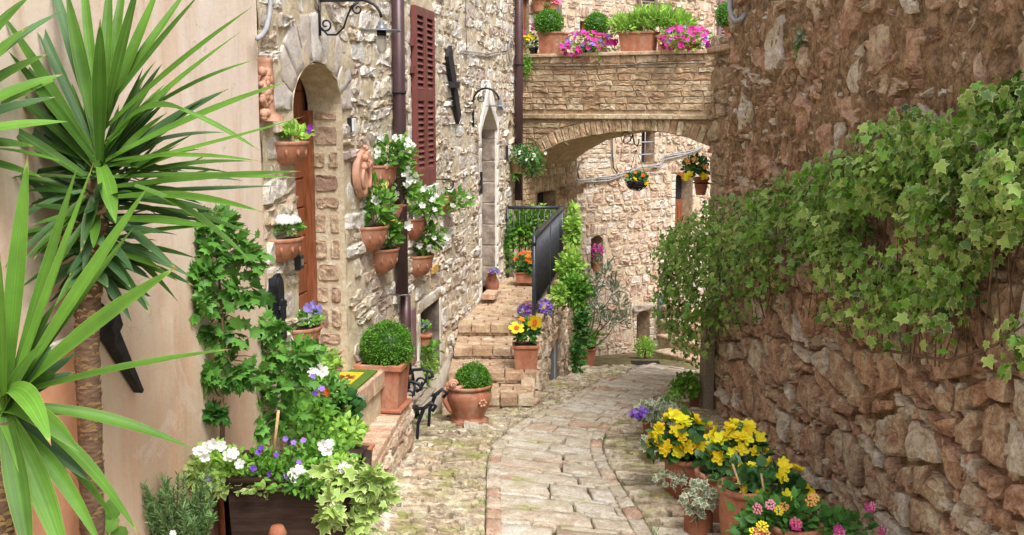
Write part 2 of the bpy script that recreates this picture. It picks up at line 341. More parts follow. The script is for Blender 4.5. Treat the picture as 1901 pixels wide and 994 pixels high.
def voronoi(u0, u1, v0, v1, h, wd, jit=.42, seed=0):
    rnd = random.Random(seed); ny = max(1, int((v1 - v0) / h)); nx = max(1, int((u1 - u0) / wd)); P_ = {}
    for j in range(-1, ny + 1):
        for i in range(-1, nx + 1):
            P_[i, j] = ((i + .5 + (j % 2) * .5 + rnd.uniform(-jit, jit)) * wd, (j + .5 + rnd.uniform(-jit, jit) * .8) * wd)
    out = []
    for (i, j), p in P_.items():
        if i < 0 or j < 0 or i >= nx or j >= ny: continue
        poly = [(p[0] - wd, p[1] - wd), (p[0] + wd, p[1] - wd), (p[0] + wd, p[1] + wd), (p[0] - wd, p[1] + wd)]
        for di in (-2, -1, 0, 1, 2):
            for dj in (-2, -1, 0, 1, 2):
                q = P_.get((i + di, j + dj))
                if not q or (di == 0 and dj == 0): continue
                mx, my = (p[0] + q[0]) / 2, (p[1] + q[1]) / 2; nx_, ny_ = q[0] - p[0], q[1] - p[1]; new = []
                for k in range(len(poly)):
                    a, b = poly[k - 1], poly[k]; da = (a[0] - mx) * nx_ + (a[1] - my) * ny_; db = (b[0] - mx) * nx_ + (b[1] - my) * ny_
                    if (da < 0) != (db < 0): s = da / (da - db); new.append((a[0] + (b[0] - a[0]) * s, a[1] + (b[1] - a[1]) * s))
                    if db < 0: new.append(b)
                poly = new
                if not poly: break
            if not poly: break
        if len(poly) > 2: out.append([(u0 + x, v0 + y * h / wd) for x, y in poly])
    return out
def cen(p): return (sum(q[0] for q in p) / len(p), sum(q[1] for q in p) / len(p))
def avoid(polys, inside):
    out = []
    for p in polys:
        c = cen(p)
        if inside(*c): continue
        q = []
        for a in p:
            if inside(*a):
                lo, hi = 0., 1.
                for _ in range(7):
                    m = (lo + hi) / 2; x = (c[0] + (a[0] - c[0]) * m, c[1] + (a[1] - c[1]) * m)
                    if inside(*x): hi = m
                    else: lo = m
                a = (c[0] + (a[0] - c[0]) * lo, c[1] + (a[1] - c[1]) * lo)
            q.append(a)
        xs = [a[0] for a in q]; ys = [a[1] for a in q]
        if max(xs) - min(xs) > .03 and max(ys) - min(ys) > .025: out.append(q)
    return out
def inframe(polys, mapf, m=110):
    out = []
    for p in polys:
        x, y, d = proj(mapf(*cen(p), 0))
        if -m < x < 1901 + m and -m < y < 994 + m: out.append(p)
    return out
def stone_geo(poly, H, gap, mapf, rough=.3, seed=0, n=12, small=False, flat=False, jag=1., embed=.03):
    c = cen(poly); pts = []; per = 0; L = len(poly)
    for k in range(L): per += math.hypot(poly[k][0] - poly[k - 1][0], poly[k][1] - poly[k - 1][1])
    step = per / n; acc = 0
    for k in range(L):
        a, b = poly[k - 1], poly[k]; l = math.hypot(b[0] - a[0], b[1] - a[1])
        if l < 1e-6: continue
        m = max(1, round(l / step))
        for s in range(m): pts.append((a[0] + (b[0] - a[0]) * s / m, a[1] + (b[1] - a[1]) * s / m))
    L = len(pts); sm = []
    kk = .16 if not flat else .03
    for k in range(L): a, b, d = pts[k - 1], pts[k], pts[(k + 1) % L]; sm.append((b[0] * (1 - 2 * kk) + (a[0] + d[0]) * kk, b[1] * (1 - 2 * kk) + (a[1] + d[1]) * kk))
    size = math.sqrt(max(1e-6, (max(p[0] for p in sm) - min(p[0] for p in sm)) * (max(p[1] for p in sm) - min(p[1] for p in sm))))
    def ins(p, am):
        d = math.hypot(p[0] - c[0], p[1] - c[1])
        if d < 1e-6: return p
        f = max(.25, 1 - am / d); return (c[0] + (p[0] - c[0]) * f, c[1] + (p[1] - c[1]) * f)
    nz = lambda p, f, s: noise.noise(Vector((p[0] * f, p[1] * f, seed * 3.17 + s)))
    out = [ins(p, gap + jag * size * .07 * (nz(p, 5 / size * .5, 0) + .3)) for p in sm]
    tilt = (noise.noise(Vector((seed * 1.3, 0, 5))) * .9, noise.noise(Vector((0, seed * 1.7, 9))) * .9)
    def hh(p, s, base): return base * (1 + (tilt[0] * (p[0] - c[0]) + tilt[1] * (p[1] - c[1])) / size * rough * 1.6) + H * rough * nz(p, 2.6 / size, s) * 1.6
    vs = [mapf(p[0], p[1], -embed) for p in out] + [mapf(p[0], p[1], hh(p, 1, H - min(.007, H * .3) if flat else H * .66)) for p in out]; rings = 2
    b1 = min(size * .1, .006 if flat else H * .5)
    r = [ins(p, b1) for p in out]; vs += [mapf(p[0], p[1], hh(p, 2, H * (1 if flat else .95))) for p in r]; rings = 3
    if not small: r2 = [(c[0] + (p[0] - c[0]) * .55, c[1] + (p[1] - c[1]) * .55) for p in r]; vs += [mapf(p[0], p[1], hh(p, 3, H * (1 if flat else 1.05))) for p in r2]; rings = 4
    vs.append(mapf(c[0], c[1], hh(c, 4, H * (1 if flat else 1.05)))); fs = []
    for k in range(rings - 1):
        for i in range(L): j = (i + 1) % L; fs.append((k * L + i, k * L + j, k * L + L + j, k * L + L + i))
    for i in range(L): fs.append(((rings - 1) * L + i, (rings - 1) * L + (i + 1) % L, rings * L))
    return vs, fs
def stones(parent, name, polys, mapf, H, gap, mat, stuffname, rough=.3, n=12, limit=300, minpx=9, smooth=False, toner=None, flat=False, jag=1., seed=0, Hv=.3, small=False):
    info = []
    for i, p in enumerate(polys):
        q = [proj(mapf(a[0], a[1], H)) for a in p]; xs = [a[0] for a in q]; ys = [a[1] for a in q]
        cx, cy = sum(xs) / len(q), sum(ys) / len(q)
        area = abs(sum(xs[k - 1] * ys[k] - xs[k] * ys[k - 1] for k in range(len(q)))) / 2
        vis = -5 < cx < 1906 and -5 < cy < 999 and q[0][2] > .5
        info.append((area if vis and max(max(xs) - min(xs), max(ys) - min(ys)) >= minpx else 0, i))
    info.sort(reverse=True); rnd = random.Random(seed + 5); st = M(); cnt = 0
    for a, i in info:
        hv = H * (1 + rnd.uniform(-Hv, Hv)); t = rnd.random() if toner is None else toner(cen(polys[i]), rnd)
        vs, fs = stone_geo(polys[i], hv, gap, mapf, rough, i + seed * 100, n if a > 60 else min(n, 9), small or a < 120, flat, jag)
        if a > 0 and cnt < limit: M().add(vs, fs, t).build(name, mat, parent, smooth); cnt += 1
        else: st.add(vs, fs, t)
    if st.v: st.build(stuffname, mat, parent, smooth, kind='stuff')
def sheet(parent, name, pl, u0, u1, v0, v1, res, mat, disp=.01, freq=6, hole=None, base=0., thick=.45, fine=0, hfun=None):
    """masonry backing: displaced front face with openings, solid edges and back"""
    nu = max(1, int((u1 - u0) / res)); nv = max(1, int((v1 - v0) / res)); m = M(); vs = []; idx = {}
    ins = hole or (lambda a, b: False)
    for j in range(nv + 1):
        for i in range(nu + 1):
            u = u0 + (u1 - u0) * i / nu; v = v0 + (v1 - v0) * j / nv
            h = base + disp * noise.noise(Vector((u * freq, v * freq, 3.3))) + disp * .5 * noise.noise(Vector((u * freq * 3.1, v * freq * 3.1, 9.1)))
            if hfun: h += hfun(u, v)
            if hole:
                # pull grid corners onto the edge of an opening
                here = ins(u, v)
                for du, dv in ((res, 0), (-res, 0), (0, res), (0, -res), (res, res), (-res, -res), (res, -res), (-res, res)):
                    if ins(u + du, v + dv) != here and here:
                        lo, hi = 0., 1.
                        for _ in range(6):
                            mm = (lo + hi) / 2
                            if ins(u + du * mm, v + dv * mm) == here: lo = mm
                            else: hi = mm
                        u, v = u + du * hi, v + dv * hi; break
            vs.append(pl.pt(u, v, h))
    fs = []
    for j in range(nv):
        for i in range(nu):
            if hole:
                u = u0 + (u1 - u0) * (i + .5) / nu; v = v0 + (v1 - v0) * (j + .5) / nv
                q = sum(ins(u0 + (u1 - u0) * (i + a) / nu, v0 + (v1 - v0) * (j + b) / nv) for a in (0, 1) for b in (0, 1))
                if q == 4: continue
            a = j * (nu + 1) + i; fs.append((a, a + 1, a + nu + 2, a + nu + 1))
    m.add(vs, fs, .5)
    e = [pl.pt(u0, v0, base), pl.pt(u1, v0, base), pl.pt(u1, v1, base), pl.pt(u0, v1, base)]
    k = [pl.pt(u0, v0, base - thick), pl.pt(u1, v0, base - thick), pl.pt(u1, v1, base - thick), pl.pt(u0, v1, base - thick)]
    m.add(e + k, [(4, 5, 6, 7)] + [(i, (i + 1) % 4, 4 + (i + 1) % 4, 4 + i) for i in range(4)], .5)
    return m.build(name, mat, parent, True)

# ================================================================== GROUND AND STREET
def grid_ground():
    m = M(); xs = np.concatenate([np.linspace(-40, -3, 8), np.arange(-2.6, 3.6, .1), np.linspace(4, 40, 8)]); ys = np.concatenate([np.linspace(-30, 3, 8), np.arange(3.5, 21, .1), np.linspace(22, 60, 8)])
    for y in ys:
        for x in xs:
            n_ = .012 * noise.noise(Vector((x * 5, y * 5, 0))) - .016 if 3 < y < 21 and -3 < x < 4 else 0
            m.v.append((x, y, g(x, y) + n_)); m.t.append(.5); m.r.append(0.)
    k = len(xs)
    for j in range(len(ys) - 1):
        for i in range(k - 1): m.f.append((j * k + i, j * k + i + 1, j * k + k + i + 1, j * k + k + i))
    o = m.build('street', 'paving_bed'); o['kind'] = 'structure'; return o
street = grid_ground()
Lpx = [(917, 989), (916, 854), (929, 825), (986, 786), (1072, 743), (1179, 690), (1216, 678)]
Rpx = [(1189, 989), (1129, 896), (1102, 839), (1111, 807), (1143, 782), (1197, 750), (1262, 715), (1300, 690)]
Lw = [ghit(*q) for q in Lpx]; Rw = [ghit(*q) for q in Rpx]
Lw = [Vector((-.06, 3.5, 0))] + Lw; Rw = [Vector((1.05, 3.5, 0))] + Rw
def curve(pts):
    d = [0]
    for i in range(1, len(pts)): d.append(d[-1] + (pts[i].xy - pts[i - 1].xy).length)
    def f(t):
        s = t * d[-1]
        return (float(np.interp(s, d, [p.x for p in pts])), float(np.interp(s, d, [p.y for p in pts])))
    return f, d[-1]
cl, ll = curve(Lw); cr, lr = curve(Rw)
# smooth the curb curves
def smc(f): return lambda t: tuple(sum(f(min(1, max(0, t + k * .02)))[i] * w_ for k, w_ in ((-2, .1), (-1, .2), (0, .4), (1, .2), (2, .1))) for i in (0, 1))
cl = smc(cl); cr = smc(cr); LEN = (ll + lr) / 2
def cmap(a, s, h):
    t = s / LEN; p, q = cl(t), cr(t); x = p[0] + (q[0] - p[0]) * a; y = p[1] + (q[1] - p[1]) * a
    return Vector((x, y, g(x, y) + h))
rnd = random.Random(3); polys = []; s = 0; i = 0
while s < LEN - .1:
    hgt = (.2 + rnd.random() * .1) if i % 2 == 0 else .055 + rnd.random() * .03
    u = 0; wd = .62 if i % 2 == 0 else .36
    cuts = [.015]
    while cuts[-1] < .985: cuts.append(min(.985, cuts[-1] + wd * rnd.uniform(.45, 1.25)))
    if len(cuts) > 2 and cuts[-1] - cuts[-2] < .08: cuts.pop(-2)
    wf = lambda a, s_: s_ + .025 * noise.noise(Vector((a * 3, s_ * 1.3, 0)))
    for a, b in zip(cuts, cuts[1:]):
        polys.append([(a, wf(a, s)), ((a + b) / 2, wf((a + b) / 2, s)), (b, wf(b, s)), (b, wf(b, s + hgt)), ((a + b) / 2, wf((a + b) / 2, s + hgt)), (a, wf(a, s + hgt))])
    s += hgt; i += 1
stones(street, 'paving_stone', polys, cmap, .022, .008, 'paving', 'small_paving_stones', .3, 18, 200, 10, True, flat=True, jag=.7, seed=1)
def curb(f, seed, parent):
    ps = []; s = 0; r = random.Random(seed)
    while s < LEN: l = r.uniform(.16, .3); ps.append([(0, s), (.5, s), (1, s), (1, s + l), (.5, s + l), (0, s + l)]); s += l
    def mp(a, s, h):
        t = min(1, s / LEN); p = f(t); q = f(min(1, t + .004)); q0 = f(max(0, t - .004)); d = Vector((q[0] - q0[0], q[1] - q0[1], 0)).normalized()
        x = p[0] + d.y * (a - .5) * .10; y = p[1] - d.x * (a - .5) * .10; return Vector((x, y, g(x, y) + h))
    stones(parent, 'border_brick', ps, mp, .037, .009, 'paving', 'small_border_bricks', .3, 12, 60, 7, True, flat=True, jag=.4, seed=seed, toner=lambda c, r: r.choice([.9, .8, .5, 1., .4]))
curb(cl, 5, street); curb(cr, 6, street)
def sidemap_l(a, y, h):   # a=0 at the curb, 1 at the houses ; y = along the street
    t = np.interp(y, TY, TT); c = cl(float(t)); xl = -2.3 + .154 * y
    if y < 8.35: xl = -.80 + .06 * (y - 8.3)
    if y > 9.2: xl = float(np.interp(y, [9.2, 9.75, 11.4, 14.7, 16.5], [-.85, .1, .25, .74, .95]))
    x = c[0] - .047 + (xl - c[0]) * a; yy = c[1] + a * .06 * math.sin(y * .8 + 1)
    return Vector((x, yy, g(x, yy) + h))
def sidemap_r(a, y, h):
    t = np.interp(y, TYR, TT); c = cr(float(t)); xl = 2.6 - .07 * y
    if y > 10: xl = 1.9 + (y - 10) * .28
    x = c[0] + .047 + (xl - c[0] - .047) * a; yy = c[1] - a * .12
    return Vector((x, yy, g(x, yy) + h))
TT = np.linspace(0, 1, 200); TY = [cl(float(t))[1] for t in TT]; TYR = [cr(float(t))[1] for t in TT]
def thinrows(y0, y1, seed, hh, wd):
    r = random.Random(seed); ps = []; y = y0
    while y < y1:
        h_ = hh * r.uniform(.6, 1.5) * (1 if y < 10.5 else 1.5); a = -r.random() * wd
        while a < 1:
            b = a + wd * r.uniform(.4, 1.6); p, q = max(a, .0), min(b, 1)
            k = lambda x, yy: yy + .03 * noise.noise(Vector((x * 2.1, yy * .5, seed))) + .014 * noise.noise(Vector((x * 9, yy * 9, seed)))
            if q - p > .04: ps.append([(p, k(p, y)), ((p + q) / 2, k((p + q) / 2, y)), (q, k(q, y)), (q, k(q, y + h_)), ((p + q) / 2, k((p + q) / 2, y + h_)), (p, k(p, y + h_))])
            a = b
        y += h_
    return ps
stones(street, 'cobble', thinrows(4, 15.9, 11, .058, .26), sidemap_l, .034, .008, 'paving_side', 'small_cobbles', .55, 14, 300, 9, False, flat=True, jag=1.0, seed=2, Hv=.4)
stones(street, 'cobble', thinrows(4, 16.5, 12, .062, .32), sidemap_r, .034, .008, 'paving_side', 'small_cobbles', .55, 14, 260, 9, False, flat=True, jag=1.0, seed=3, Hv=.4)
mk = M(); cols_ = 14
for i, y in enumerate(np.linspace(5.6, 8.5, 30)):
    for j in range(cols_):
        f = j / (cols_ - 1); xw = -.60 + .06 * (y - 8.3) - .5 * f; wz = .025 + .02 * noise.noise(Vector((xw * 5, y * 3, 2))) + .10 * max(0, f - .3); mk.v.append((xw - .04 * noise.noise(Vector((y * 2.5, 4, 0))) * (1 - f), y, g(xw, y) + wz - .03 * (j == 0)))
mk.t = [.5] * len(mk.v); mk.r = [0.] * len(mk.v); mk.f = [(i * cols_ + j, i * cols_ + j + 1, (i + 1) * cols_ + j + 1, (i + 1) * cols_ + j) for i in range(29) for j in range(cols_ - 1)]
simple('mortar_patch', (.60, .55, .46), .95, var=.3, sc_=8, bmp=.8)
mk.build('mortar_patch', 'mortar_patch', street)
# yellow brick line near the ledge
for a, b in (((800, 850), (786, 872)), ((786, 873), (775, 893)), ((813, 836), (801, 849))):
    p, q = ghit(*a), ghit(*b); d = (q - p).normalized(); n_ = Vector((-d.y, d.x, 0)) * .05; m = M()
    vs = []
    for z in (-.02, .035): vs += [p + n_ + Vector((0, 0, z)), p - n_ + Vector((0, 0, z)), q - n_ + Vector((0, 0, z)), q + n_ + Vector((0, 0, z))]
    m.add(vs, [(0, 1, 2, 3), (4, 5, 6, 7), (0, 1, 5, 4), (1, 2, 6, 5), (2, 3, 7, 6), (3, 0, 4, 7)], .15); m.build('border_brick', 'ledge_brick', street)

# ================================================================== LEFT HOUSE
house = thing('stone_house', 'long pale stone house on the left with arched doorway and tall brown shutters', 'house', WL.at(640, 700))
def arch(u0, u1, vb, vs, rise, pointed=False):
    um, hw = (u0 + u1) / 2, (u1 - u0) / 2
    def f(u, v):
        if not (u0 < u < u1) or v < vb: return False
        x = abs(u - um) / hw; return v < vs + rise * ((1 - x) ** .75 if pointed else math.sqrt(max(0, 1 - x * x)))
    return f
d0 = WL.hit(546, 400)[0]; d1 = WL.hit(637, 400)[0]; DT = -1.9
door_in = arch(d0, d1, DT, -.02, .31)
c0 = WL.hit(779, 640)[0]; c1 = WL.hit(814, 640)[0]; CT = WL.hit(779, 580)[1]
cell_in = lambda u, v: c0 < u < c1 and CT - .72 < v < CT
e0 = WL.hit(892, 400)[0]; e1 = WL.hit(921, 400)[0]; EB = -2.33
gate_in = arch(e0, e1, EB, WL.hit(905, 245)[1], .33, True)
a0 = WL.hit(941, 250)[0]; a1 = WL.hit(949, 250)[0]
slit_in = arch(a0, a1, WL.hit(945, 268)[1], WL.hit(945, 240)[1], .12)
holes = lambda u, v: door_in(u, v) or cell_in(u, v) or gate_in(u, v) or slit_in(u, v)
uh0 = WL.hit(487, 400)[0]; uh1 = WL.hit(958, 400)[0]
sheet(house, 'wall', WL, uh0, uh1, -4.4, 2.8, .04, 'house_mortar', .02, 6, holes, .006, .5)
w0 = WL.hit(761, 200)[0]; w1 = WL.hit(797, 200)[0]; wt = WL.hit(761, 10)[1]; wb = WL.hit(768, 348)[1]
def excl(u, v):
    um = (d0 + d1) / 2
    if d0 - .27 < u < d1 + .2 and v > -.1 and math.hypot((u - um) / 1.0, (v + .02) * 1.25) < (d1 - d0) / 2 + .3: return True
    if w0 - .1 < u < w1 + .12 and wb - .13 < v < wt + .1: return True
    if c0 - .12 < u < c1 + .1 and CT - .9 < v < CT + .13: return True
    if e0 - .16 < u < e1 + .12 and EB - .1 < v < WL.hit(905, 245)[1] + .62 - max(0, abs(u - (e0 + e1) / 2) - .1) * .9: return True
    return door_in(u, v) or slit_in(u, v)
polys = avoid(inframe(coursed(uh0 + .01, uh1 - .05, -4.1, 1.9, .115, .36, .4, .55, .35, 21), WL.pt, 160), excl)
stones(house, 'stone', polys, WL.pt, .018, .011, 'house_stone', 'small_wall_stones', .75, 14, 300, 10, False, jag=1.6, seed=4, Hv=.7)
# voussoirs round the door
um = (d0 + d1) / 2; hw = (d1 - d0) / 2; K = 9
for k in range(K):
    t0, t1 = math.pi * k / K + .012, math.pi * (k + 1) / K - .012
    e = lambda t, o: (um - math.cos(t) * (hw + o), -.02 + math.sin(t) * (.31 + o * 1.02))
    pl = [e(t0, .006), e((t0 + t1) / 2, .006), e(t1, .006), e(t1, .30), e((t0 + t1) / 2, .31), e(t0, .30)]
    vs, fs = stone_geo(pl, .012, .001, WL.pt, .5, 60 + k, 26, False, True, .45, .06); M().add(vs, fs, random.random()).build('arch_stone', 'arch_stone', house, True)
# the reveal (jamb) seen through the arch, stones on it, and the door
def reveal(parent, pl, outline, depth, mat, name='reveal', back=None):
    m = M(); n_ = len(outline); vs = []
    for h in (.012, -depth * .33, -depth * .66, -depth):
        vs += [pl.pt(u, v, h) + Vector((0, 0, .004 * noise.noise(Vector((u * 9, v * 9, h * 20))))) for u, v in outline]
    for r in range(3):
        for i in range(n_ - 1): m.f.append((r * n_ + i, r * n_ + i + 1, (r + 1) * n_ + i + 1, (r + 1) * n_ + i))
    m.v = [tuple(p) for p in vs]; m.t = [.5] * len(vs); m.r = [0.] * len(vs)
    o = m.build(name, mat, parent, False)
    return o
def arch_outline(u0, u1, vb, vs_, rise, pointed=False, n=22):
    um, hw = (u0 + u1) / 2, (u1 - u0) / 2; o = [(u0, vb), (u0, (vb + vs_) / 2), (u0, vs_)]
    for k in range(1, n):
        x = -math.cos(math.pi * k / n); o.append((um + hw * x, vs_ + rise * ((1 - abs(x)) ** .75 if pointed else math.sqrt(1 - x * x))))
    return o + [(u1, vs_), (u1, (vb + vs_) / 2), (u1, vb)]
DD = .235
reveal(house, WL, arch_outline(d0 + .005, d1 - .005, DT, -.02, .305), DD, 'house_mortar')
jp = WL.pt(d1 - .004, 0, 0); JP = Plane((jp.x, jp.y), tuple((jp - WL.n).xy)); 
if JP.n.y > 0: JP.n.negate()
pj = []; v = DT + .02; rnd = random.Random(5)
while v < -.05:
    h_ = rnd.choice([.1, .16, .07, .18, .12]); 
    if rnd.random() < .5: pj.append([(.02, v), (.2, v), (.2, v + h_ - .03), (.02, v + h_ - .03)])
    else: pj += [[(.02, v), (.1, v), (.1, v + h_ - .03), (.02, v + h_ - .03)], [(.115, v), (.215, v), (.215, v + h_ - .03), (.115, v + h_ - .03)]]
    v += h_
stones(house, 'jamb_stone', pj, JP.pt, .012, .008, 'jamb_stone', 'small_jamb_stones', .7, 12, 60, 8, False, seed=9)
def plank(parent, name, pl, u0, u1, v0, v1, h0, h1, mat, bev=.004, tone=.5): return M().pbox(pl, u0, u1, v0, v1, h0, h1, tone, bev).build(name, mat, parent, False)
door = M().pbox(WL, d0 - .02, d1 + .02, DT - .02, .35, -DD - .06, -DD - .03).build('door', 'door_wood', house, False)
nb = 11
for k in range(nb):
    v0 = DT + .02 + k * (2.2 / nb); plank(door, 'door_board', WL, d0 + .02, d1 - .1, v0, v0 + 2.2 / nb - .012, -DD - .03, -DD - .008, 'door_wood')
plank(house, 'door_frame', WL, d1 - .085, d1 - .006, DT, -.02, -DD - .03, -DD + .035, 'door_wood')
plank(house, 'door_frame', WL, d0 + .005, d0 + .05, DT, -.02, -DD - .03, -DD + .02, 'door_wood')
# cellar opening
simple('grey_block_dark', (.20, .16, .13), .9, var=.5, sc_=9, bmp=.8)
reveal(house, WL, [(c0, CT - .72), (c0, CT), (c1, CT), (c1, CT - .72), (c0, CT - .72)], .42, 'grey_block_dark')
M().pbox(WL, c0 - .05, c1 + .05, CT - .75, CT + .03, -.45, -.43).build('cellar_back', 'interior_dark', house, False)
for (a, b, c, d) in ((c0 - .1, c1 + .08, CT + .01, CT + .11), (c0 - .1, c0 - .005, CT - .72, CT), (c1 + .005, c1 + .09, CT - .72, CT)):
    vs, fs = stone_geo([(a, c), (b, c), (b, d), (a, d)], .012, .003, WL.pt, .3, int(a * 99), 20, False, True, .5); M().add(vs, fs, .3).build('cellar_surround', 'white_plaster', house, True)
# blocked gothic doorway
gv = WL.hit(905, 245)[1]
reveal(house, WL, arch_outline(e0 + .004, e1 - .004, EB, gv, .325, True), .3, 'white_plaster')
jp = WL.pt(e1 - .006, 0, 0); JP2 = Plane((jp.x, jp.y), tuple((jp - WL.n).xy))
if JP2.n.y > 0: JP2.n.negate()
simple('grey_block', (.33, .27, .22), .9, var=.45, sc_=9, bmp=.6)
v = EB
while v < gv: 
    vs, fs = stone_geo([(.005, v), (.29, v), (.29, v + .27), (.005, v + .27)], .012, .006, JP2.pt, .4, int(v * 50), 14, False, True, .3); M().add(vs, fs, .5).build('jamb_block', 'grey_block', house, False); v += .275
M().pbox(WL, e0 - .05, e1 + .05, EB - .05, gv + .4, -.33, -.30).build('door_infill', 'grey_block', house, False)
# pale surround of the gothic doorway, built as blocks
def block(a, b, c, d, mat='white_plaster', H=.022, par=house, nm='surround_stone', pl=WL, t=.5):
    vs, fs = stone_geo([(a, c), (b, c), (b, d), (a, d)], H, .004, pl.pt, .35, int(a * 77 + c * 31), 16, False, True, .4); return M().add(vs, fs, t).build(nm, mat, par, True)
v = EB
while v < gv - .05:
    h_ = random.uniform(.22, .34); block(e0 - random.uniform(.11, .2), e0 - .004, v, v + h_); block(e1 + .004, e1 + random.uniform(.09, .16), v, v + h_); v += h_
for sgn in (-1, 1):
    um2, hw2 = (e0 + e1) / 2, (e1 - e0) / 2; ar = [(um2 + sgn * hw2 * x, gv + .33 * (1 - x) ** .75) for x in (1, .8, .55, .3, 0)]
    outer = [(um2, gv + .62), (um2 + sgn * .3, gv + .42), (um2 + sgn * (hw2 + .14), gv + .05), (um2 + sgn * (hw2 + .13), gv - .03)]
    vs, fs = stone_geo(ar + outer, .022, .003, WL.pt, .2, 5, 26, False, True, .2); M().add(vs, fs, .5).build('arch_stone', 'white_plaster', house, True)
reveal(house, WL, arch_outline(a0, a1, WL.hit(945, 268)[1], WL.hit(945, 240)[1], .12), .25, 'back_mortar')
M().pbox(WL, a0 - .04, a1 + .04, WL.hit(945, 268)[1] - .04, .6, -.28, -.25).build('slit_back', 'interior_dark', house, False)
# shutters
plank(house, 'window_sill', WL, w0 - .06, w1 + .08, wb - .07, wb - .012, .0, .07, 'white_plaster', .006)
for (a, b, c, d) in ((w0 - .09, w0 - .004, wb, wt), (w1 + .004, w1 + .1, wb, wt)):
    v = c
    while v < d - .05: h_ = random.uniform(.15, .3); block(a, b, v, min(v + h_, d), 'arch_stone', .016, t=random.random()); v += h_
slat = None
wm = (w0 + w1) / 2
for a, b in ((w0, wm - .006), (wm + .006, w1)):
    sh = M()
    for (x0, x1, y0, y1) in ((a, a + .06, wb, wt), (b - .06, b, wb, wt), (a + .06, b - .06, wb, wb + .15), (a + .06, b - .06, wt - .08, wt), (a + .06, b - .06, wb + .76, wb + .86)):
        sh.pbox(WL, x0, x1, y0, y1, .02, .06, .5, .004)
    so_ = sh.build('shutter', 'shutter_paint', house, False)
    for (p, q) in ((wb + .15, wb + .76), (wb + .86, wt - .08)):
        ns_ = int((q - p) / .05)
        for k in range(ns_):
            v = p + (q - p) * (k + .5) / ns_; m = M(); lo, hi = .008, .05
            vs = [WL.pt(u, v + dv, h) for u in (a + .06, b - .06) for dv, h in ((-.024, hi + .006), (-.019, hi + .008), (.024, lo + .018), (.019, lo + .014))]
            m.add(vs, [(0, 1, 2, 3), (7, 6, 5, 4), (0, 4, 5, 1), (1, 5, 6, 2), (2, 6, 7, 3), (3, 7, 4, 0)], .5); m.build('slat', 'shutter_paint', so_, False)
M().pbox(WL, w0 + .02, w1 - .02, wb + .02, wt - .02, -.0, .012).build('dark_backing', 'interior_dark', house, False)  # dark sheet on the uncut wall, standing in for shade behind the slats
for v in (wt - .35, wb + .25, wb + 1.0):
    for u in (w0 - .045, w1 + .005): M().pbox(WL, u, u + .04, v, v + .06, .02, .05).build('hinge', 'shutter_paint', house, False)
# plaster skirting at the foot of the wall near the stairs, and a lower brown board by the cellar
sk = M(); us = [WL.hit(x, 700)[0] for x in (757, 770, 790, 812, 835)]; tops = [-2.25, -2.3, -2.55, -2.6, -2.5]
vs = []
for i, u in enumerate(us): vs += [WL.pt(u, tops[i], .03), WL.pt(u, -3.2, .16), WL.pt(u, tops[i] - .1, .06)]
fs = []
for i in range(4): a = i * 3; fs += [(a, a + 2, a + 5, a + 3), (a + 2, a + 1, a + 4, a + 5)]
sk.add(vs, fs).build('wall_skirt', 'concrete_skirt', house)
plank(house, 'cellar_door_board', WL, WL.hit(756, 620)[0], WL.hit(764, 620)[0], WL.hit(756, 680)[1], WL.hit(756, 575)[1], .02, .045, 'shutter_faded')
# iron pintles near the gothic door
for px, y0, y1 in ((887, 320, 360), (936, 270, 300)):
    u = WL.hit(px, y0)[0]; M().pbox(WL, u, u + .04, WL.hit(px, y1)[1], WL.hit(px, y0)[1], .02, .05).build('door_bracket', 'iron_old', house, False)

# ================================================================== PLASTER HOUSE (near left)
ph = thing('plaster_house', 'near house front in stained peach plaster behind the big yucca', 'house', WL.at(420, 950))
up1 = WL.hit(487, 400, .06)[0]
def scar(u, v):
    x = 0
    for cx, cy, r in SC_: x = max(x, 1 - ((u - cx) ** 2 + (v - cy) ** 2) / r / r)
    return -.016 * max(0, x) * (1 + noise.noise(Vector((u * 30, v * 30, 0))))
SC_ = [(*WL.hit(x, y, .06), r) for x, y, r in ((303, 575, .06), (322, 765, .05), (330, 790, .04), (283, 705, .03))]
sheet(ph, 'wall', WL, 1.2, up1, -3.0, 2.9, .06, 'plaster', .006, 1.6, None, .06, .5, hfun=scar)
uo0, uo1 = 2.0, WL.hit(150, 700, .06)[0]; vo1 = WL.hit(150, 625, .06)[1]
o_ = M(); o_.pbox(WL, uo0, uo1, -2.9, vo1, .07, .085, .5, .006).build('orange_panel', 'orange_plaster', ph, False)
plank(ph, 'panel_border', WL, uo1 + .003, uo1 + .022, -2.9, vo1 + .02, .065, .095, 'white_plaster')
plank(ph, 'panel_border', WL, uo0, uo1, vo1 + .003, vo1 + .022, .065, .095, 'white_plaster')

# ================================================================== RIGHT WALL
rw = thing('rubble_wall', 'tall rough reddish rubble wall along the right of the street, ivy hanging over it', 'wall', WR.at(1500, 960))
ur1 = WR.hit(1352, 400)[0]; ur0 = 3.2
def rough_h(u, v):
    k = min(1, max(0, (v + 1.3) / 1.2)); return -.014 * (1 - k) + .028 * k * (1 + 1.3 * noise.noise(Vector((u * 2.6, v * 2.6, 7)))) + .02 * noise.noise(Vector((u * 15, v * 11, 1))) + .014 * noise.noise(Vector((u * 34, v * 30, 1)))
sheet(rw, 'wall', WR, ur0, ur1, -3.4, 2.6, .026, 'rubble_mortar', .022, 7, None, .0, .5, hfun=rough_h)
def jumble(ps, a, seed):
    r = random.Random(seed); out = []
    for p in ps:
        c = cen(p); q = r.uniform(-a, a); ca, sa = math.cos(q), math.sin(q); k = r.uniform(.84, .96)
        out.append([(c[0] + ((x - c[0]) * ca - (y - c[1]) * sa) * k, c[1] + ((x - c[0]) * sa + (y - c[1]) * ca) * k) for x, y in p])
    return out
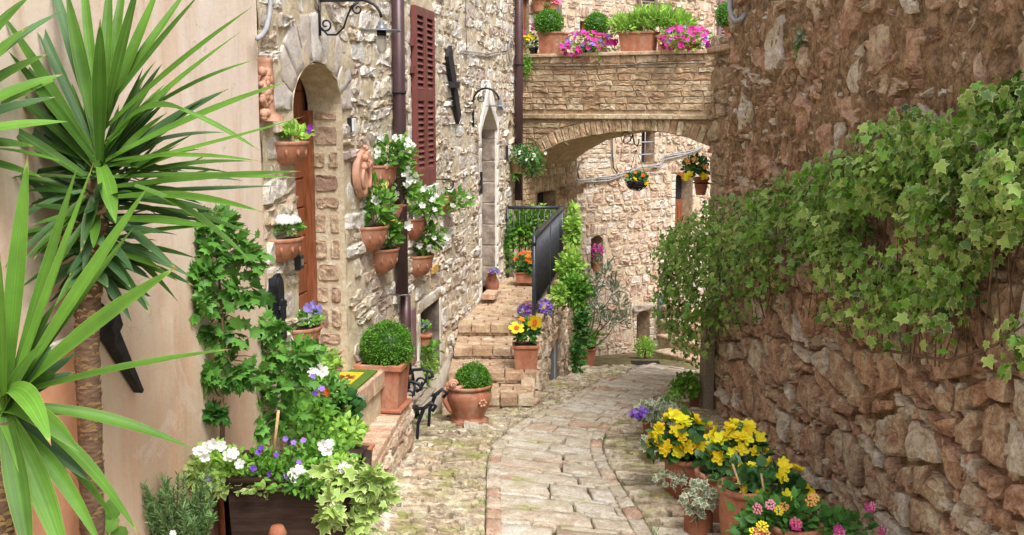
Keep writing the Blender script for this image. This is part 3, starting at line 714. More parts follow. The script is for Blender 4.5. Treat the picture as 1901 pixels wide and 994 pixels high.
lowp = jumble(coursed(ur0, ur1, -3.3, -.95, .165, .27, .45, .5, .9, 31), .14, 3); hip = jumble(coursed(ur0, ur1, -.95, 2.0, .18, .26, .5, .5, .9, 32), .25, 4)
rp = inframe(lowp + hip, WR.pt, 150)
def rtone(c, r):
    return r.choice([0, .02, .16, .30, .33, .66, .68, .83, .9, 1., .25]) if r.random() < .8 else r.choice([.48, .5, .42])
lowp = [p for p in rp if cen(p)[1] < -.95]; _r = random.Random(12); hip = [p for p in rp if cen(p)[1] >= -.95 and _r.random() < .72]
stones(rw, 'stone', lowp, WR.pt, .044, .008, 'rubble', 'small_wall_stones', .5, 20, 230, 10, False, rtone, jag=1.3, seed=6, Hv=.45)
stones(rw, 'stone', hip, WR.pt, .040, .016, 'rubble', 'small_wall_stones', .6, 18, 70, 10, False, rtone, jag=1.6, seed=7, Hv=.6)
fill = [p for p in inframe(voronoi(ur0, ur1, -3.2, 2.0, .075, .1, .45, 33), WR.pt, 60)]
random.Random(8).shuffle(fill)
stones(rw, 'x', fill[:1200], WR.pt, .03, .012, 'rubble', 'chinking_stones', .9, 9, 0, 99, False, rtone, jag=1.4, seed=8, Hv=.6)
# pier at the end of it with a coping of bricks
pier = thing('stone_pier', 'slim stone pier with a brick cap where the bridge meets the rubble wall', 'pier', WR.at(1330, 780))
up0, up1_, pt_ = ur1 + .004, WR.hit(1311, 400)[0], WR.hit(1335, 97)[1]
sheet(pier, 'pier_body', WR, up0, up1_, -3.4, pt_, .05, 'pier_stone', .012, 5, None, -.04, .5)
# street-facing end of the pier: a plane turned toward the camera side is the return wall
pp = avoid(coursed(up0, up1_, -3.2, pt_, .16, .3, .4, .4, .3, 41), lambda u, v: False)
stones(pier, 'stone', pp, lambda u, v, h: WR.pt(u, v, h - .04), .03, .01, 'pier_stone', 'small_pier_stones', .6, 12, 120, 8, False, jag=.9, seed=10)
for k in range(5):
    a = up0 + (up1_ - up0) * k / 5 - .01; b = up0 + (up1_ - up0) * (k + 1) / 5 - .02
    M().pbox(WR, a, b, pt_ + .003, pt_ + .05 + .006 * (k % 2), -.5, .04, random.random(), .008).build('cap_brick', 'ledge_brick', pier, False)
e_ = WR.pt(up1_, 0, -.04); RT = Plane((e_.x, e_.y), (2.66, 14.5))
if RT.n.x > 0: RT.n.negate()
rwall2 = thing('side_wall', 'shaded stone side wall running back from the pier under the bridge end', 'wall', RT.pt(1, -3))
sheet(rwall2, 'wall', RT, .0, 4.2, -4.4, pt_ - .1, .08, 'pier_stone', .02, 4, None, -.06, .4)
# rotten post board leaning at the wall foot
gp = thing('timber_post', 'weathered upright timber post at the foot of the pier under the ivy', 'post', WR.at(1322, 780))
M().pbox(WR, WR.hit(1326, 700)[0], WR.hit(1316, 700)[0], WR.hit(1322, 792)[1], WR.hit(1322, 560)[1], -.0, .09, .5, .01).build('post', 'bench_wood', gp, False)

# ================================================================== HOUSE BEHIND THE BRIDGE
bh = thing('rear_house', 'tall pinkish stone house closing the street behind the bridge', 'house', WB.at(1150, 670))
def rect_px(pl, x0, y0, x1, y1, xm=None):
    a = pl.hit(x0, (y0 + y1) / 2)[0]; b = pl.hit(x1, (y0 + y1) / 2)[0]; m = (x0 + x1) / 2
    return a, b, pl.hit(m, y1)[1], pl.hit(m, y0)[1]
OP = {'niche': rect_px(WB, 1096, 438, 1118, 503), 'cellar': rect_px(WB, 1181, 578, 1205, 640), 'door': rect_px(WB, 1253, 322, 1284, 425), 'win': rect_px(WB, 1190, 238, 1214, 303), 'smallwin': rect_px(WB, 1076, 33, 1089, 66), 'hanger': rect_px(WB, 990, -10, 1042, 28), 'dr2': rect_px(WB, 968, -10, 981, 100)}
bholes = lambda u, v: any(a < u < b and c < v < d for a, b, c, d in OP.values())
ub0 = WB.hit(955, 400)[0] - .25; ub1 = WB.hit(1400, 300)[0]
sheet(bh, 'wall', WB, ub0, ub1, -5.2, 3.6, .07, 'back_mortar', .014, 4, bholes, .0, .5)
surr = lambda u, v: any(a - .1 < u < b + .1 and c - .06 < v < d + .14 for a, b, c, d in OP.values())
wreg = lambda u, v: v > WB.hit(1100, 330)[1] and u < WB.hit(1135, 300)[0]
shq = rect_px(WB, 1219, 547, 1233, 603)
pb = avoid(inframe(coursed(ub0, ub1, -5, 2.6, .112, .19, .4, .55, .5, 51), WB.pt, 40), lambda u, v: surr(u, v) or wreg(u, v) or (shq[0] < u < shq[1] and shq[2] < v < shq[3]))
stones(bh, 'stone', pb, WB.pt, .024, .012, 'back_stone', 'small_wall_stones', .8, 10, 260, 9, False, jag=1.3, seed=11, Hv=.6)
pb = avoid(inframe(coursed(ub0, ub1, -2.2, 2.6, .095, .26, .25, .4, .2, 52), WB.pt, 40), lambda u, v: surr(u, v) or not wreg(u, v))
stones(bh, 'dressed_stone', pb, WB.pt, .018, .009, 'back_stone', 'small_dressed_stones', .5, 10, 120, 9, False, jag=.6, seed=12, toner=lambda c, r: r.choice([.2, .6, .8, 1]))
def opening(k, depth, back='interior_dark', lint=True, arc=0):
    a, b, c, d = OP[k]; reveal(bh, WB, [(a, c), (a, d), (b, d), (b, c), (a, c)], depth, 'jamb_stone')
    M().pbox(WB, a - .04, b + .04, c - .04, d + .04, -depth - .03, -depth).build('opening_back', back, bh, False)
    n_ = max(3, int((d - c) / .14))
    for s_ in (0, 1):
        for i in range(n_):
            v0 = c + (d - c) * i / n_; v1 = c + (d - c) * (i + 1) / n_; e2 = random.uniform(.05, .12)
            block(*((a - e2, a - .003) if s_ == 0 else (b + .003, b + e2)), v0, v1, 'bridge_mortar' if k == 'x' else 'back_stone', .02, bh, 'jamb_stone', WB, random.choice([.2, .6, .8]))
    if lint:
        n_ = max(3, int((b - a + .2) / .07))
        for i in range(n_):
            u0 = a - .1 + (b - a + .2) * i / n_; block(u0, a - .1 + (b - a + .2) * (i + 1) / n_, d + .003, d + .16 + .03 * math.sin(math.pi * (i + .5) / n_), 'back_stone', .022, bh, 'lintel_brick', WB, random.choice([0, .2, .4, .8]))
opening('niche', .35); opening('door', .3); opening('win', .2); opening('smallwin', .2); opening('hanger', .25, lint=False); opening('dr2', .2, lint=False)
opening('cellar', .4, lint=False); a, b, c, d = OP['cellar']; block(a - .12, b + .12, d + .004, d + .13, 'grey_block', .05, bh, 'lintel', WB)
a, b, c, d = OP['door']; dr = M().pbox(WB, a, b, c, d - .5, -.28, -.25).build('door', 'door_wood', bh, False)
for i in range(3): plank(dr, 'door_panel', WB, a + (b - a) * i / 3 + .03, a + (b - a) * (i + 1) / 3 - .03, c + .1, d - .6, -.25, -.235, 'door_wood')
M().pbox(WB, a, b, d - .49, d, -.28, -.26).build('door_glass', 'window_glass', bh, False)
a, b, c, d = OP['win']; wn = M().pbox(WB, a, a + (b - a) * .45, c, d, -.16, -.12).build('window_frame', 'door_wood', bh, False)
for i in (.25, .6): M().tube([WB.pt(a - .03, c + (d - c) * i, .02), WB.pt(b - .05, c + (d - c) * i, .02)], .012, 6).build('window_bar', 'conduit', bh)
M().tube([WB.pt(a + .1, c, .0), WB.pt(a + .1, d, .0)], .01, 6).build('window_bar', 'conduit', bh)
a, b, c, d = OP['smallwin']
for q in ((a, a + .06, c, d), (b - .06, b, c, d), (a, b, c, c + .06)): M().pbox(WB, q[0], q[1], q[2], q[3], -.1, -.06).build('window_frame', 'door_wood', bh, False)
a, b, c, d = OP['hanger']
for q in ((a, a + .07, c, d), (b - .07, b, c, d)): M().pbox(WB, q[0], q[1], q[2], q[3], -.12, -.06).build('window_frame', 'blue_grey_paint', bh, False)
a, b, c, d = OP['dr2']; M().pbox(WB, a + .05, b - .02, c, d, -.12, -.06).build('door_frame', 'door_wood', bh, False)
def back_shutter(x0, y0, x1, y1, mat):
    a, b, c, d = rect_px(WB, x0, y0, x1, y1); s_ = M()
    for q in ((a, a + .07, c, d), (b - .07, b, c, d), (a + .07, b - .07, c, c + .1), (a + .07, b - .07, d - .05, d)): s_.pbox(WB, *q, .02, .07, .5, .005)
    s_.pbox(WB, a + .06, b - .06, c, d, .0, .022); o = s_.build('shutter', mat, bh, False); k = int((d - c - .15) / .055)
    for i in range(k):
        v = c + .1 + (d - c - .15) * (i + .5) / k; vs = [WB.pt(u, v + dv, h) for u in (a + .07, b - .07) for dv, h in ((-.025, .065), (-.018, .068), (.024, .036), (.018, .03))]
        M().add(vs, [(0, 1, 2, 3), (7, 6, 5, 4), (0, 4, 5, 1), (1, 5, 6, 2), (2, 6, 7, 3), (3, 7, 4, 0)]).build('slat', mat, o, False)
back_shutter(1181, -30, 1216, 36, 'shutter_faded'); back_shutter(1330, -30, 1352, 78, 'shutter_faded')
a, b, c, d = rect_px(WB, 1220, 548, 1233, 602); ms = M().pbox(WB, a, b, c, d, .0, .05, .5, .006).build('cellar_shutter', 'blue_grey_paint', bh, False)
# ledge block at the passage corner
# far steps
fst = thing('far_steps', 'low worn stone steps climbing right beside the rear house wall', 'steps', ghit(1250, 672))
f0 = ghit(1214, 664); f1 = ghit(1296, 672); sd_ = (f1 - f0); sd_.z = 0; sl_ = sd_.length; sd_.normalize(); bk = Vector((-sd_.y, sd_.x, 0))
for k in range(4):
    z0 = f0.z - .05 + k * .18; m = M(); o = f0 + bk * (k * .32) - sd_ * (.30 * k)
    o.z = 0; mm = Matrix(((sd_.x, bk.x, 0, o.x), (sd_.y, bk.y, 0, o.y), (0, 0, 1, 0), (0, 0, 0, 1)))
    for j in range(4): M().box((sl_ * 1.6 * j / 4 + .005, .0, z0 + .12), (sl_ * 1.6 * (j + 1) / 4 - .005, .4, z0 + .18 + .003 * j), mm, random.random(), .015).build('step_slab', 'stair_brick', fst, False)
    m.box((.01, .03, z0 - .3), (sl_ * 1.6, .42, z0 + .118), mm, .3).build('riser', 'stair_wall_stone', fst, False)

# ================================================================== BRIDGE
br = thing('stone_bridge', 'small brick and stone arch bridge over the street carrying a row of flowerpots', 'bridge', WG.pt(1.4, -.4))
ip = [(966, 314), (985, 300), (1003, 287), (1041, 266), (1086, 255), (1142, 246.5), (1187, 244), (1232, 246), (1277, 256), (1303, 266), (1318, 273), (1375, 300)]
iu = [WG.hit(*p) for p in ip]; IU = [p[0] for p in iu]; IV = [p[1] for p in iu]
soff = lambda u: float(np.interp(u, IU, IV))
ug0, ug1 = WG.hit(962, 200)[0], WG.hit(1372, 200)[0]; gt = .70
RING = .2
under = lambda u, v: v < soff(u)
sheet(br, 'wall', WG, ug0, ug1, -1.2, gt, .05, 'bridge_mortar', .008, 6, under, .0, .25)
bk_ = br.children[0]
# remove the solid back of the sheet below the arch by replacing edges: body of the vault instead
me = bk_.data; vs = [v.co.copy() for v in me.vertices][:-8]; fs = [tuple(p.vertices) for p in me.polygons if max(p.vertices) < len(vs)]
bpy.data.objects.remove(bk_); m = M(); m.add([tuple(v + br.location) for v in vs], fs); m.build('wall', 'bridge_mortar', br)
DEP = 1.75
vl = M(); us = np.linspace(ug0, ug1, 40); nd = 8; q = []
for j in range(nd + 1):
    for u in us: q.append(WG.pt(float(u), soff(float(u)) + .01 * noise.noise(Vector((float(u) * 4, j, 0))), -DEP * j / nd))
vl.add(q, [(j * 40 + i, j * 40 + i + 1, (j + 1) * 40 + i + 1, (j + 1) * 40 + i) for j in range(nd) for i in range(39)])
vl.build('vault', 'bridge_mortar', br)
bb = M(); q = []
for u in us: q += [WG.pt(float(u), soff(float(u)), -DEP), WG.pt(float(u), gt - .02, -DEP)]
bb.add(q, [(2 * i, 2 * i + 2, 2 * i + 3, 2 * i + 1) for i in range(39)])
bb.pbox(WG, ug0, ug1, .35, .45, -DEP, -.05); bb.pbox(WG, ug0, ug1, .45, gt, -.3, -.02); bb.pbox(WG, ug0, ug1, .45, gt, -DEP, -DEP + .25)
bb.build('deck', 'bridge_mortar', br, False)
rv = WG.hit(1140, 219)[1]; rv0, rv1 = rv - .02, rv + .05
rowsb = coursed(ug0, ug1, -1.1, gt - .06, .082, .25, .2, .4, .15, 61)
def bex(u, v): return v < soff(u) + RING + .01 or rv0 - .04 < v < rv1 + .02
stones(br, 'brick', avoid(rowsb, bex), WG.pt, .016, .007, 'bridge_brick', 'small_bricks', .5, 12, 300, 8, False, jag=.6, seed=13, flat=True)
u = ug0; k = 0                                             # ring of voussoirs
while u < ug1:
    du = .075 + .03 * random.random(); sl1 = (soff(u + du) - soff(u)) / du; nx, ny = -sl1 / math.hypot(1, sl1), 1 / math.hypot(1, sl1)
    a, b = (u + .004, soff(u + .004) + .003), (u + du - .004, soff(u + du - .004) + .003)
    pl_ = [a, b, (b[0] + nx * RING, b[1] + ny * RING), (a[0] + nx * RING, a[1] + ny * RING)]
    vs, fs = stone_geo(pl_, .02, .003, WG.pt, .4, 700 + k, 12, False, True, .3); M().add(vs, fs, random.random()).build('arch_brick', 'bridge_brick', br, False); u += du; k += 1
u = ug0
while u < ug1: du = random.uniform(.3, .5); M().pbox(WG, u + .004, min(u + du, ug1) - .004, rv0, rv1 + random.uniform(-.006, .006), -.02, .05, random.choice([.2, .75, .8]), .01).build('string_course_stone', 'bridge_brick', br, False); u += du
u = ug0
while u < ug1: du = random.uniform(.28, .34); M().pbox(WG, u + .003, min(u + du, ug1) - .003, gt + .003, gt + .05 + random.uniform(0, .006), -.32, .045, random.random(), .008).build('coping_brick', 'stair_brick', br, False); u += du
# abutment: passage wall under the vault, with a dark grille window
PW = Plane((.12, 15.66), (1.0, 17.35))
if PW.n.x < 0: PW.n.negate()
pa = thing('passage_wall', 'brick side wall of the passage below the bridge with a small dark window', 'wall', PW.pt(.8, -3.9))
wpx = (PW.hit(996, 365)[0], PW.hit(1030, 365)[0], PW.hit(1010, 420)[1], PW.hit(1010, 356)[1])
pin = lambda u, v: wpx[0] < u < wpx[1] and wpx[2] < v < wpx[3]
pl_len = PW.L + .1
sheet(pa, 'wall', PW, 0, pl_len, -4.6, -.5, .06, 'bridge_mortar', .008, 5, pin, 0, .3)
reveal(pa, PW, [(wpx[0], wpx[2]), (wpx[0], wpx[3]), (wpx[1], wpx[3]), (wpx[1], wpx[2]), (wpx[0], wpx[2])], .2, 'bridge_mortar')
M().pbox(PW, wpx[0] - .03, wpx[1] + .03, wpx[2] - .03, wpx[3] + .03, -.24, -.2).build('window_back', 'interior_dark', pa, False)
stones(pa, 'brick', avoid(inframe(coursed(.02, pl_len, -4.4, -.62, .085, .24, .2, .4, .15, 71), PW.pt), lambda u, v: wpx[0] - .05 < u < wpx[1] + .05 and wpx[2] < v < wpx[3] + .22), PW.pt, .012, .007, 'bridge_brick', 'small_bricks', .5, 10, 150, 8, False, jag=.6, seed=14, flat=True)
for k in range(10):
    a = wpx[0] - .1 + (wpx[1] - wpx[0] + .2) * k / 10; block(a, a + .08, wpx[3] + .01, wpx[3] + .22, 'bridge_brick', .016, pa, 'lintel_brick', PW, random.random())
block(PW.hit(1038, 340)[0], pl_len + .05, PW.hit(1050, 362)[1], PW.hit(1050, 345)[1], 'bridge_brick', .1, pa, 'corbel', PW)

# ================================================================== STAIRCASE AND LANDING
st = thing('stone_staircase', 'brick-paved stone steps rising to a landing before the gothic doorway', 'staircase', (-.2, 10, g(-.2, 9.8) - .1))
SXR = lambda y: float(np.interp(y, [9.75, 11.4, 14.75], [.19, .30, .76])); SXL = lambda y: -2.36 + .154 * y + .0
ST = [(9.75, -2.67), (10.25, -2.555), (10.8, -2.44), (11.38, -2.315)]
SL = [-.66, -.625, -.6, -.57]
tops = []
for k, (y0, z) in enumerate(ST):
    y1 = ST[k + 1][0] + .1 if k < 3 else 14.7
    prev = ST[k - 1][1] if k else g(0, 9.7) - .1
    # riser body
    bx = []; ys_ = [y0 + .03, y1] if k < 3 else [y0 + .03, 12.5, 13.6, y1]
    m = M()
    for y in ys_:
        xl = SL[k] - .0 if y < 11 and k < 3 else SXL(y) - .02
        if k == 3 and y < 11.6: xl = SXL(y) - .02
        m.v += [(xl, y, prev - .25), (SXR(y) - .01, y, prev - .25), (SXR(y) - .01, y, z - .055), (xl, y, z - .055)]
    n_ = len(ys_); m.t = [.5] * len(m.v); m.r = [0.] * len(m.v)
    for i in range(n_ - 1):
        for a, b in ((0, 1), (1, 2), (2, 3), (3, 0)): m.f.append((i * 4 + a, i * 4 + b, i * 4 + 4 + b, i * 4 + 4 + a))
    m.f += [(3, 2, 1, 0), tuple(range(n_ * 4 - 4, n_ * 4))]
    m.build('riser', 'bridge_mortar', st, False)
    def hm(u, v, h, z=z): return Vector((u, v, z - .05 + h))
    xa = SL[k] if k < 3 else SXL(y0) + .02; xb = SXR(y0) + .02
    # nosing bricks, laid across
    x = xa; pn = []
    while x < xb - .03: dx = random.uniform(.15, .21); pn.append([(x, y0 - .015 + random.uniform(-.01, .01)), (min(x + dx, xb), y0 - .015 + random.uniform(-.01, .01)), (min(x + dx, xb), y0 + .15), (x, y0 + .15)]); x += dx
    stones(st, 'nosing_brick', pn, hm, .052, .005, 'stair_brick', 'small_nosings', .12, 14, 20, 5, False, flat=True, jag=.5, seed=20 + k, Hv=.06)
    # riser bricks
    RPn = Plane((xa, y0 + .03), (xb, y0 + .03))
    if RPn.n.y > 0: RPn.n.negate()
    pr = []; x = 0
    while x < RPn.L - .03: dx = random.uniform(.2, .34); pr.append([(x, prev - (.12 if k == 0 else 0)), (min(x + dx, RPn.L), prev - (.12 if k == 0 else 0)), (min(x + dx, RPn.L), z - .06), (x, z - .06)]); x += dx
    stones(st, 'riser_brick', pr, RPn.pt, .018, .006, 'stair_brick', 'small_risers', .3, 12, 20, 5, False, flat=True, jag=.5, seed=30 + k)
    # tread bricks
    yy = y0 + .15; pt2 = []; r_ = 0
    while yy < (y1 if k < 3 else 14.6):
        dy = .13 if k < 3 else .145; x = (xa if k < 3 else SXL(yy) + .01) - (.14 if r_ % 2 else 0); xe = SXR(yy) - .01 - (.0 if k < 3 else .11)
        while x < xe: dx = .27; a, b = max(x, (xa if k < 3 else SXL(yy) + .01)), min(x + dx, xe); (b - a > .04) and pt2.append([(a, yy), (b, yy), (b, min(yy + dy, y1)), (a, min(yy + dy, y1))]); x += dx
        yy += dy; r_ += 1
    stones(st, 'tread_brick', pt2, hm, .048, .006, 'stair_brick', 'small_treads', .1, 18, 200, 4, False, flat=True, jag=.4, seed=40 + k, Hv=.06)
for (qa, qb) in (((SXR(9.75), 9.76), (SXR(11.4), 11.4)), ((SXR(11.4), 11.4), (SXR(14.75), 14.75))):
    SPl = Plane(qa, qb)
    if SPl.n.x < 0: SPl.n.negate()
    top = lambda u: -2.30 if qa[1] > 11 else float(np.interp(u, [0, .5, .5001, 1.05, 1.0501, 1.6], [-2.70, -2.70, -2.58, -2.58, -2.46, -2.34]))
    mm = M(); us = np.linspace(0, SPl.L, 24)
    for u in us: mm.v += [tuple(SPl.pt(u, -4.3, .0)), tuple(SPl.pt(u, top(u), .0)), tuple(SPl.pt(u, top(u), -.13))]
    mm.t = [.5] * len(mm.v); mm.r = [0.] * len(mm.v); mm.f = [(i * 3 + a, i * 3 + 3 + a, i * 3 + 4 + a, i * 3 + 1 + a) for i in range(23) for a in (0, 1)]
    mm.build('side_wall', 'back_mortar', st, False)
    du0 = SPl.hit(1019, 680)[0]; du1 = SPl.hit(1032, 680)[0]; dz0, dz1 = SPl.hit(1025, 718)[1], SPl.hit(1025, 640)[1]
    isd = qa[1] > 11
    ps = [p for p in coursed(0, SPl.L, -4.2, -2.28, .13, .22, .35, .5, .4, 81)]
    ps = avoid(ps, lambda u, v: v > top(u) - .005 or u < 0 or u > SPl.L or (isd and du0 - .04 < u < du1 + .04 and v < dz1 + .1))
    stones(st, 'stone', ps, SPl.pt, .03, .009, 'stair_wall_stone', 'small_wall_stones', .7, 11, 110, 7, False, jag=.9, seed=50 + isd)
    if isd:
        M().pbox(SPl, du0, du1, dz0, dz1, -.01, .02, .5, .004).build('metal_door', 'blue_grey_paint', st, False)
        M().pbox(SPl, (du0 + du1) / 2 - .015, (du0 + du1) / 2 + .015, dz0 + .02, dz1 - .02, .02, .035).build('door_strip', 'conduit', st, False)
        block(du0 - .08, du1 + .08, dz1 + .006, dz1 + .16, 'stair_brick', .04, st, 'lintel', SPl)
        k = 0; u = 0
        while u < SPl.L - .05: M().pbox(SPl, u + .003, min(u + .27, SPl.L) - .003, -2.297, -2.24, -.14, .02, random.random(), .008).build('coping_brick', 'stair_brick', st, False); u += .27

# railing
rl = thing('metal_railing', 'dark metal balustrade round the stair landing, overgrown by jasmine', 'railing', (.3, 11.5, -2.3))
def rp(y): return Vector((SXR(y) - .06, y, 0))
ya, yb, zt, zb = 11.3, 14.62, -1.35, -2.14
zr = lambda y: -1.345
side = [rp(y) + Vector((0, 0, zr(y))) for y in np.linspace(ya, yb, 8)]
m = M()
m.tube([rp(ya) + Vector((0, 0, -1.44))] + side, .026, 8); m.build('handrail', 'rail_metal', rl)
m = M(); m.tube([p + Vector((0, 0, -.79)) for p in side], .015, 6); m.build('lower_rail', 'rail_metal', rl)
left_back = Vector((SXL(14.62) + .05, 14.62, zr(14.6)))
M().tube([side[-1], left_back], .022, 8).build('handrail', 'rail_metal', rl)
M().tube([side[-1] + Vector((0, 0, -.79)), left_back + Vector((0, 0, -.79))], .014, 6).build('lower_rail', 'rail_metal', rl)
for y in (ya, 12.9, yb): M().tube([rp(y) + Vector((0, 0, -2.6 if y == ya else -2.25)), rp(y) + Vector((0, 0, zr(y)))], .021, 8).build('post', 'rail_metal', rl)
M().tube([left_back, left_back + Vector((0, 0, -.97))], .02, 8).build('post', 'rail_metal', rl)
bal = M().tube([(0, 0, -.79), (0, 0, 0)], .009, 6)
for y in np.arange(ya + .1, yb, .105):
    b_ = M(); b_.tube([rp(y) + Vector((0, 0, zr(y) - .79)), rp(y) + Vector((0, 0, zr(y)))], .009, 6); b_.build('baluster', 'rail_metal', rl)
for t in np.linspace(.1, .9, 8):
    p = side[-1].lerp(left_back, float(t)); M().tube([p + Vector((0, 0, -.79)), p], .009, 6).build('baluster', 'rail_metal', rl)

# ================================================================== LEDGE AND DOORSTEP
LZ = -2.24
lg = thing('brick_ledge', 'low brick-topped stone bench wall under the arched door, box planter standing on it', 'ledge', (-.95, 7.5, -2.7))
def LP(a, y, h, z=LZ):   # a 0..1 from wall to edge
    xw = -2.36 + .154 * y; xe = float(np.interp(y, [5.9, 6.85, 8.25], [-.93, -.88, -.79])); return Vector((xw + (xe - xw) * a, y, z + h))
m = M()
for y in np.linspace(5.9, 8.25, 8): m.v += [tuple(LP(0, y, -.7)), tuple(LP(1, y, -.7)), tuple(LP(.985, y, -.04)), tuple(LP(0, y, -.04))]
m.t = [.5] * len(m.v); m.r = [0.] * len(m.v)
for i in range(7):
    for a, b in ((0, 1), (1, 2), (2, 3)): m.f.append((i * 4 + a, i * 4 + b, i * 4 + 4 + b, i * 4 + 4 + a))
m.f += [(0, 1, 2, 3), (28, 29, 30, 31)]; m.build('ledge_body', 'house_mortar', lg, False)
y = 5.92
while y < 8.22:
    dy = .068; cut = random.uniform(.4, .6)
    for a, b in ((.0, cut), (cut, 1.03)):
        stones(lg, 'brick', [[(a, y), (b, y), (b, min(y + dy, 8.26)), (a, min(y + dy, 8.26))]], lambda u, v, h: LP(u, v, h - .04), .042, .004, 'ledge_brick', 'x', .1, 12, 5, 0, False, flat=True, jag=.3, seed=int(y * 100), Hv=.08)
    y += dy + .004
LE = Plane((-.88, 6.85), (-.79, 8.25))
if LE.n.x < 0: LE.n.negate()
ps = [[(u, -2.45 + .12), (u + .064, -2.45 + .12), (u + .064, LZ - .045), (u, LZ - .045)] for u in np.arange(-.95, 1.36, .07)]
stones(lg, 'edge_brick', ps, LE.pt, .016, .004, 'ledge_brick', 'x', .2, 12, 60, 0, False, flat=True, jag=.4, seed=77)
stones(lg, 'stone', coursed(-.9, 1.4, -2.8, -2.34, .14, .26, .3, .5, .4, 91), LE.pt, .022, .008, 'stair_wall_stone', 'small_wall_stones', .7, 12, 60, 6, False, jag=.8, seed=78)
EP = Plane((LP(0, 8.25, 0).x, 8.25), (LP(1, 8.25, 0).x, 8.25))
ds = thing('doorstep', 'raised brick doorstep in front of the arched wooden door', 'doorstep', (-1.1, 7.1, LZ))
s0, s1 = WL.hit(546, 600)[0] - .12, WL.hit(655, 600)[0] + .0
M().pbox(WL, s0, s1, LZ - .1, DT - .05, -.22, .2).build('step_body', 'house_mortar', ds, False)
u = s0
while u < s1 - .03:
    M().pbox(WL, u + .003, u + .066, DT - .13, DT - .0, .14, .235 + random.uniform(-.004, .004), random.random(), .006).build('edge_brick', 'ledge_brick', ds, False)
    M().pbox(WL, u + .003, u + .066, DT - .05, DT - .004, -.21, .138, random.random(), .005).build('brick', 'ledge_brick', ds, False); u += .07
dm = thing('doormat', 'yellow and green doormat with a red flower lying on the doorstep', 'doormat', WL.pt(s0 + .5, DT, .05))
u0m, u1m = WL.hit(600, 640)[0] + .05, s1 - .1
M().pbox(WL, u0m, u1m, DT + .002, DT + .018, -.05, .21, .5, .004).build('mat_base', 'mat_green', dm, False)
M().pbox(WL, u0m + .1, u1m - .1, DT + .018, DT + .022, -.03, .14, .5).build('mat_centre', 'mat_yellow', dm, False)
mf = M()
for k in range(7):
    a = k * 2 * math.pi / 7; c = (u1m - .27 + .05 * math.cos(a), .055 + .045 * math.sin(a)); q = []
    for j in range(8): b = j * math.pi / 4; q.append(WL.pt(c[0] + .03 * math.cos(b) * math.cos(a) - .014 * math.sin(b) * math.sin(a), DT + .026, c[1] + .03 * math.cos(b) * math.sin(a) + .014 * math.sin(b) * math.cos(a)))
    mf.add(q, [tuple(range(8))])
mf.build('mat_flower', 'mat_red', dm, False)

# ================================================================== WALL FITTINGS
def pipe(name, label, px, y0, y1, r, off=.07, pl=WL, mat='pipe_brown', clamps=()):
    u = pl.hit(px, 300, off)[0]; z1 = pl.hit(px, y0, off)[1]; z0 = pl.hit(px, y1, off)[1]
    t = thing(name, label, 'drainpipe', pl.pt(u, z0, off))
    M().tube([pl.pt(u, z0, off), pl.pt(u, (z0 + z1) / 2, off), pl.pt(u, z1, off)], r, 16).build('pipe', mat, t)
    for y in clamps:
        z = pl.hit(px, y, off)[1]
        M().tube([pl.pt(u, z - .012, off), pl.pt(u, z + .012, off)], r + .008, 16).build('clamp', 'iron_old', t)
        M().tube([pl.pt(u, z, 0), pl.pt(u - .09, z, off)], .006, 5).build('clamp_arm', 'iron_old', t)
    return t
pipe('drainpipe', 'thick brown drainpipe beside the tall shutters on the pale wall', 743, -140, 548, .052, .075, clamps=(172,))
t = pipe('drainpipe', 'lower iron foot section of the brown drainpipe behind the box planter', 749, 552, 700, .044, .075)
pipe('drainpipe', 'slim brown drainpipe in the corner where the bridge meets the left house', 963, -160, 372, .058, .09, clamps=(120, 300))
def lamp(px, ytop, ybot, L, yarm, name_lbl, k=1., Yoff=0):
    u = WL.hit(px, ytop)[0]; zt_, zb_ = WL.hit(px, ytop)[1], WL.hit(px, ybot)[1]
    t = thing('wall_lamp', name_lbl, 'lamp', WL.pt(u, zb_))
    return t, u, zt_, zb_
t, u, z1, z0 = lamp(587, 2, 66, .42, 5, 'large wrought-iron wall lamp with scroll bracket above the arched door')
M().tube([WL.pt(u, z0, .02), WL.pt(u, z1 + .02, .02)], .009, 6).build('back_bar', 'iron', t)
ar = [WL.pt(u, z1, .02 + .3 * k / 6) for k in range(7)] + [WL.pt(u, z1 - .008 - .11 * (1 - math.cos(a)), .32 + .11 * math.sin(a)) for a in (.3, .6, .9, 1.2, 1.5)]
M().tube(ar, .009, 6).build('arm', 'iron', t)
sc1 = [(0.03, -.17), (.07, -.215), (.13, -.215), (.18, -.17), (.205, -.10), (.235, -.04), (.28, -.015)]
M().tube([WL.pt(u, z1 + b, a) for a, b in sc1], .007, 6).build('scroll', 'iron', t)
for cx_, cz_, r0, a0_ in ((.06, -.15, .045, 3.6), (.275, -.055, .04, 1.4)):
    M().tube([WL.pt(u, z1 + cz_ + math.sin(a0_ + q) * r0 * (1 - q / 10), cx_ + math.cos(a0_ + q) * r0 * (1 - q / 10)) for q in np.linspace(0, 8, 26)], .006, 6).build('curl', 'iron', t)
hp = WL.pt(u, z1 - .12, .43)
M().lathe([(.0, -.01), (.018, -.015), (.022, -.04), (.034, -.045), (.034, -.058), (.05, -.064), (.128, -.072), (.13, -.078), (.05, -.070), (.0, -.07)], 28, hp).build('shade', 'lamp_enamel', t)
M().lathe([(0, -.07), (.03, -.07), (.03, -.105), (0, -.105)], 16, hp).build('socket', 'iron', t)
M().lathe([(0, -.10), (.028, -.105), (.033, -.14), (.03, -.19), (.016, -.215), (0, -.22)], 18, hp).build('bulb', 'bulb_glass', t)
t, u, z1, z0 = lamp(875, 190, 236, .29, 5, 'small curved black wall lamp in front of the gothic doorway')
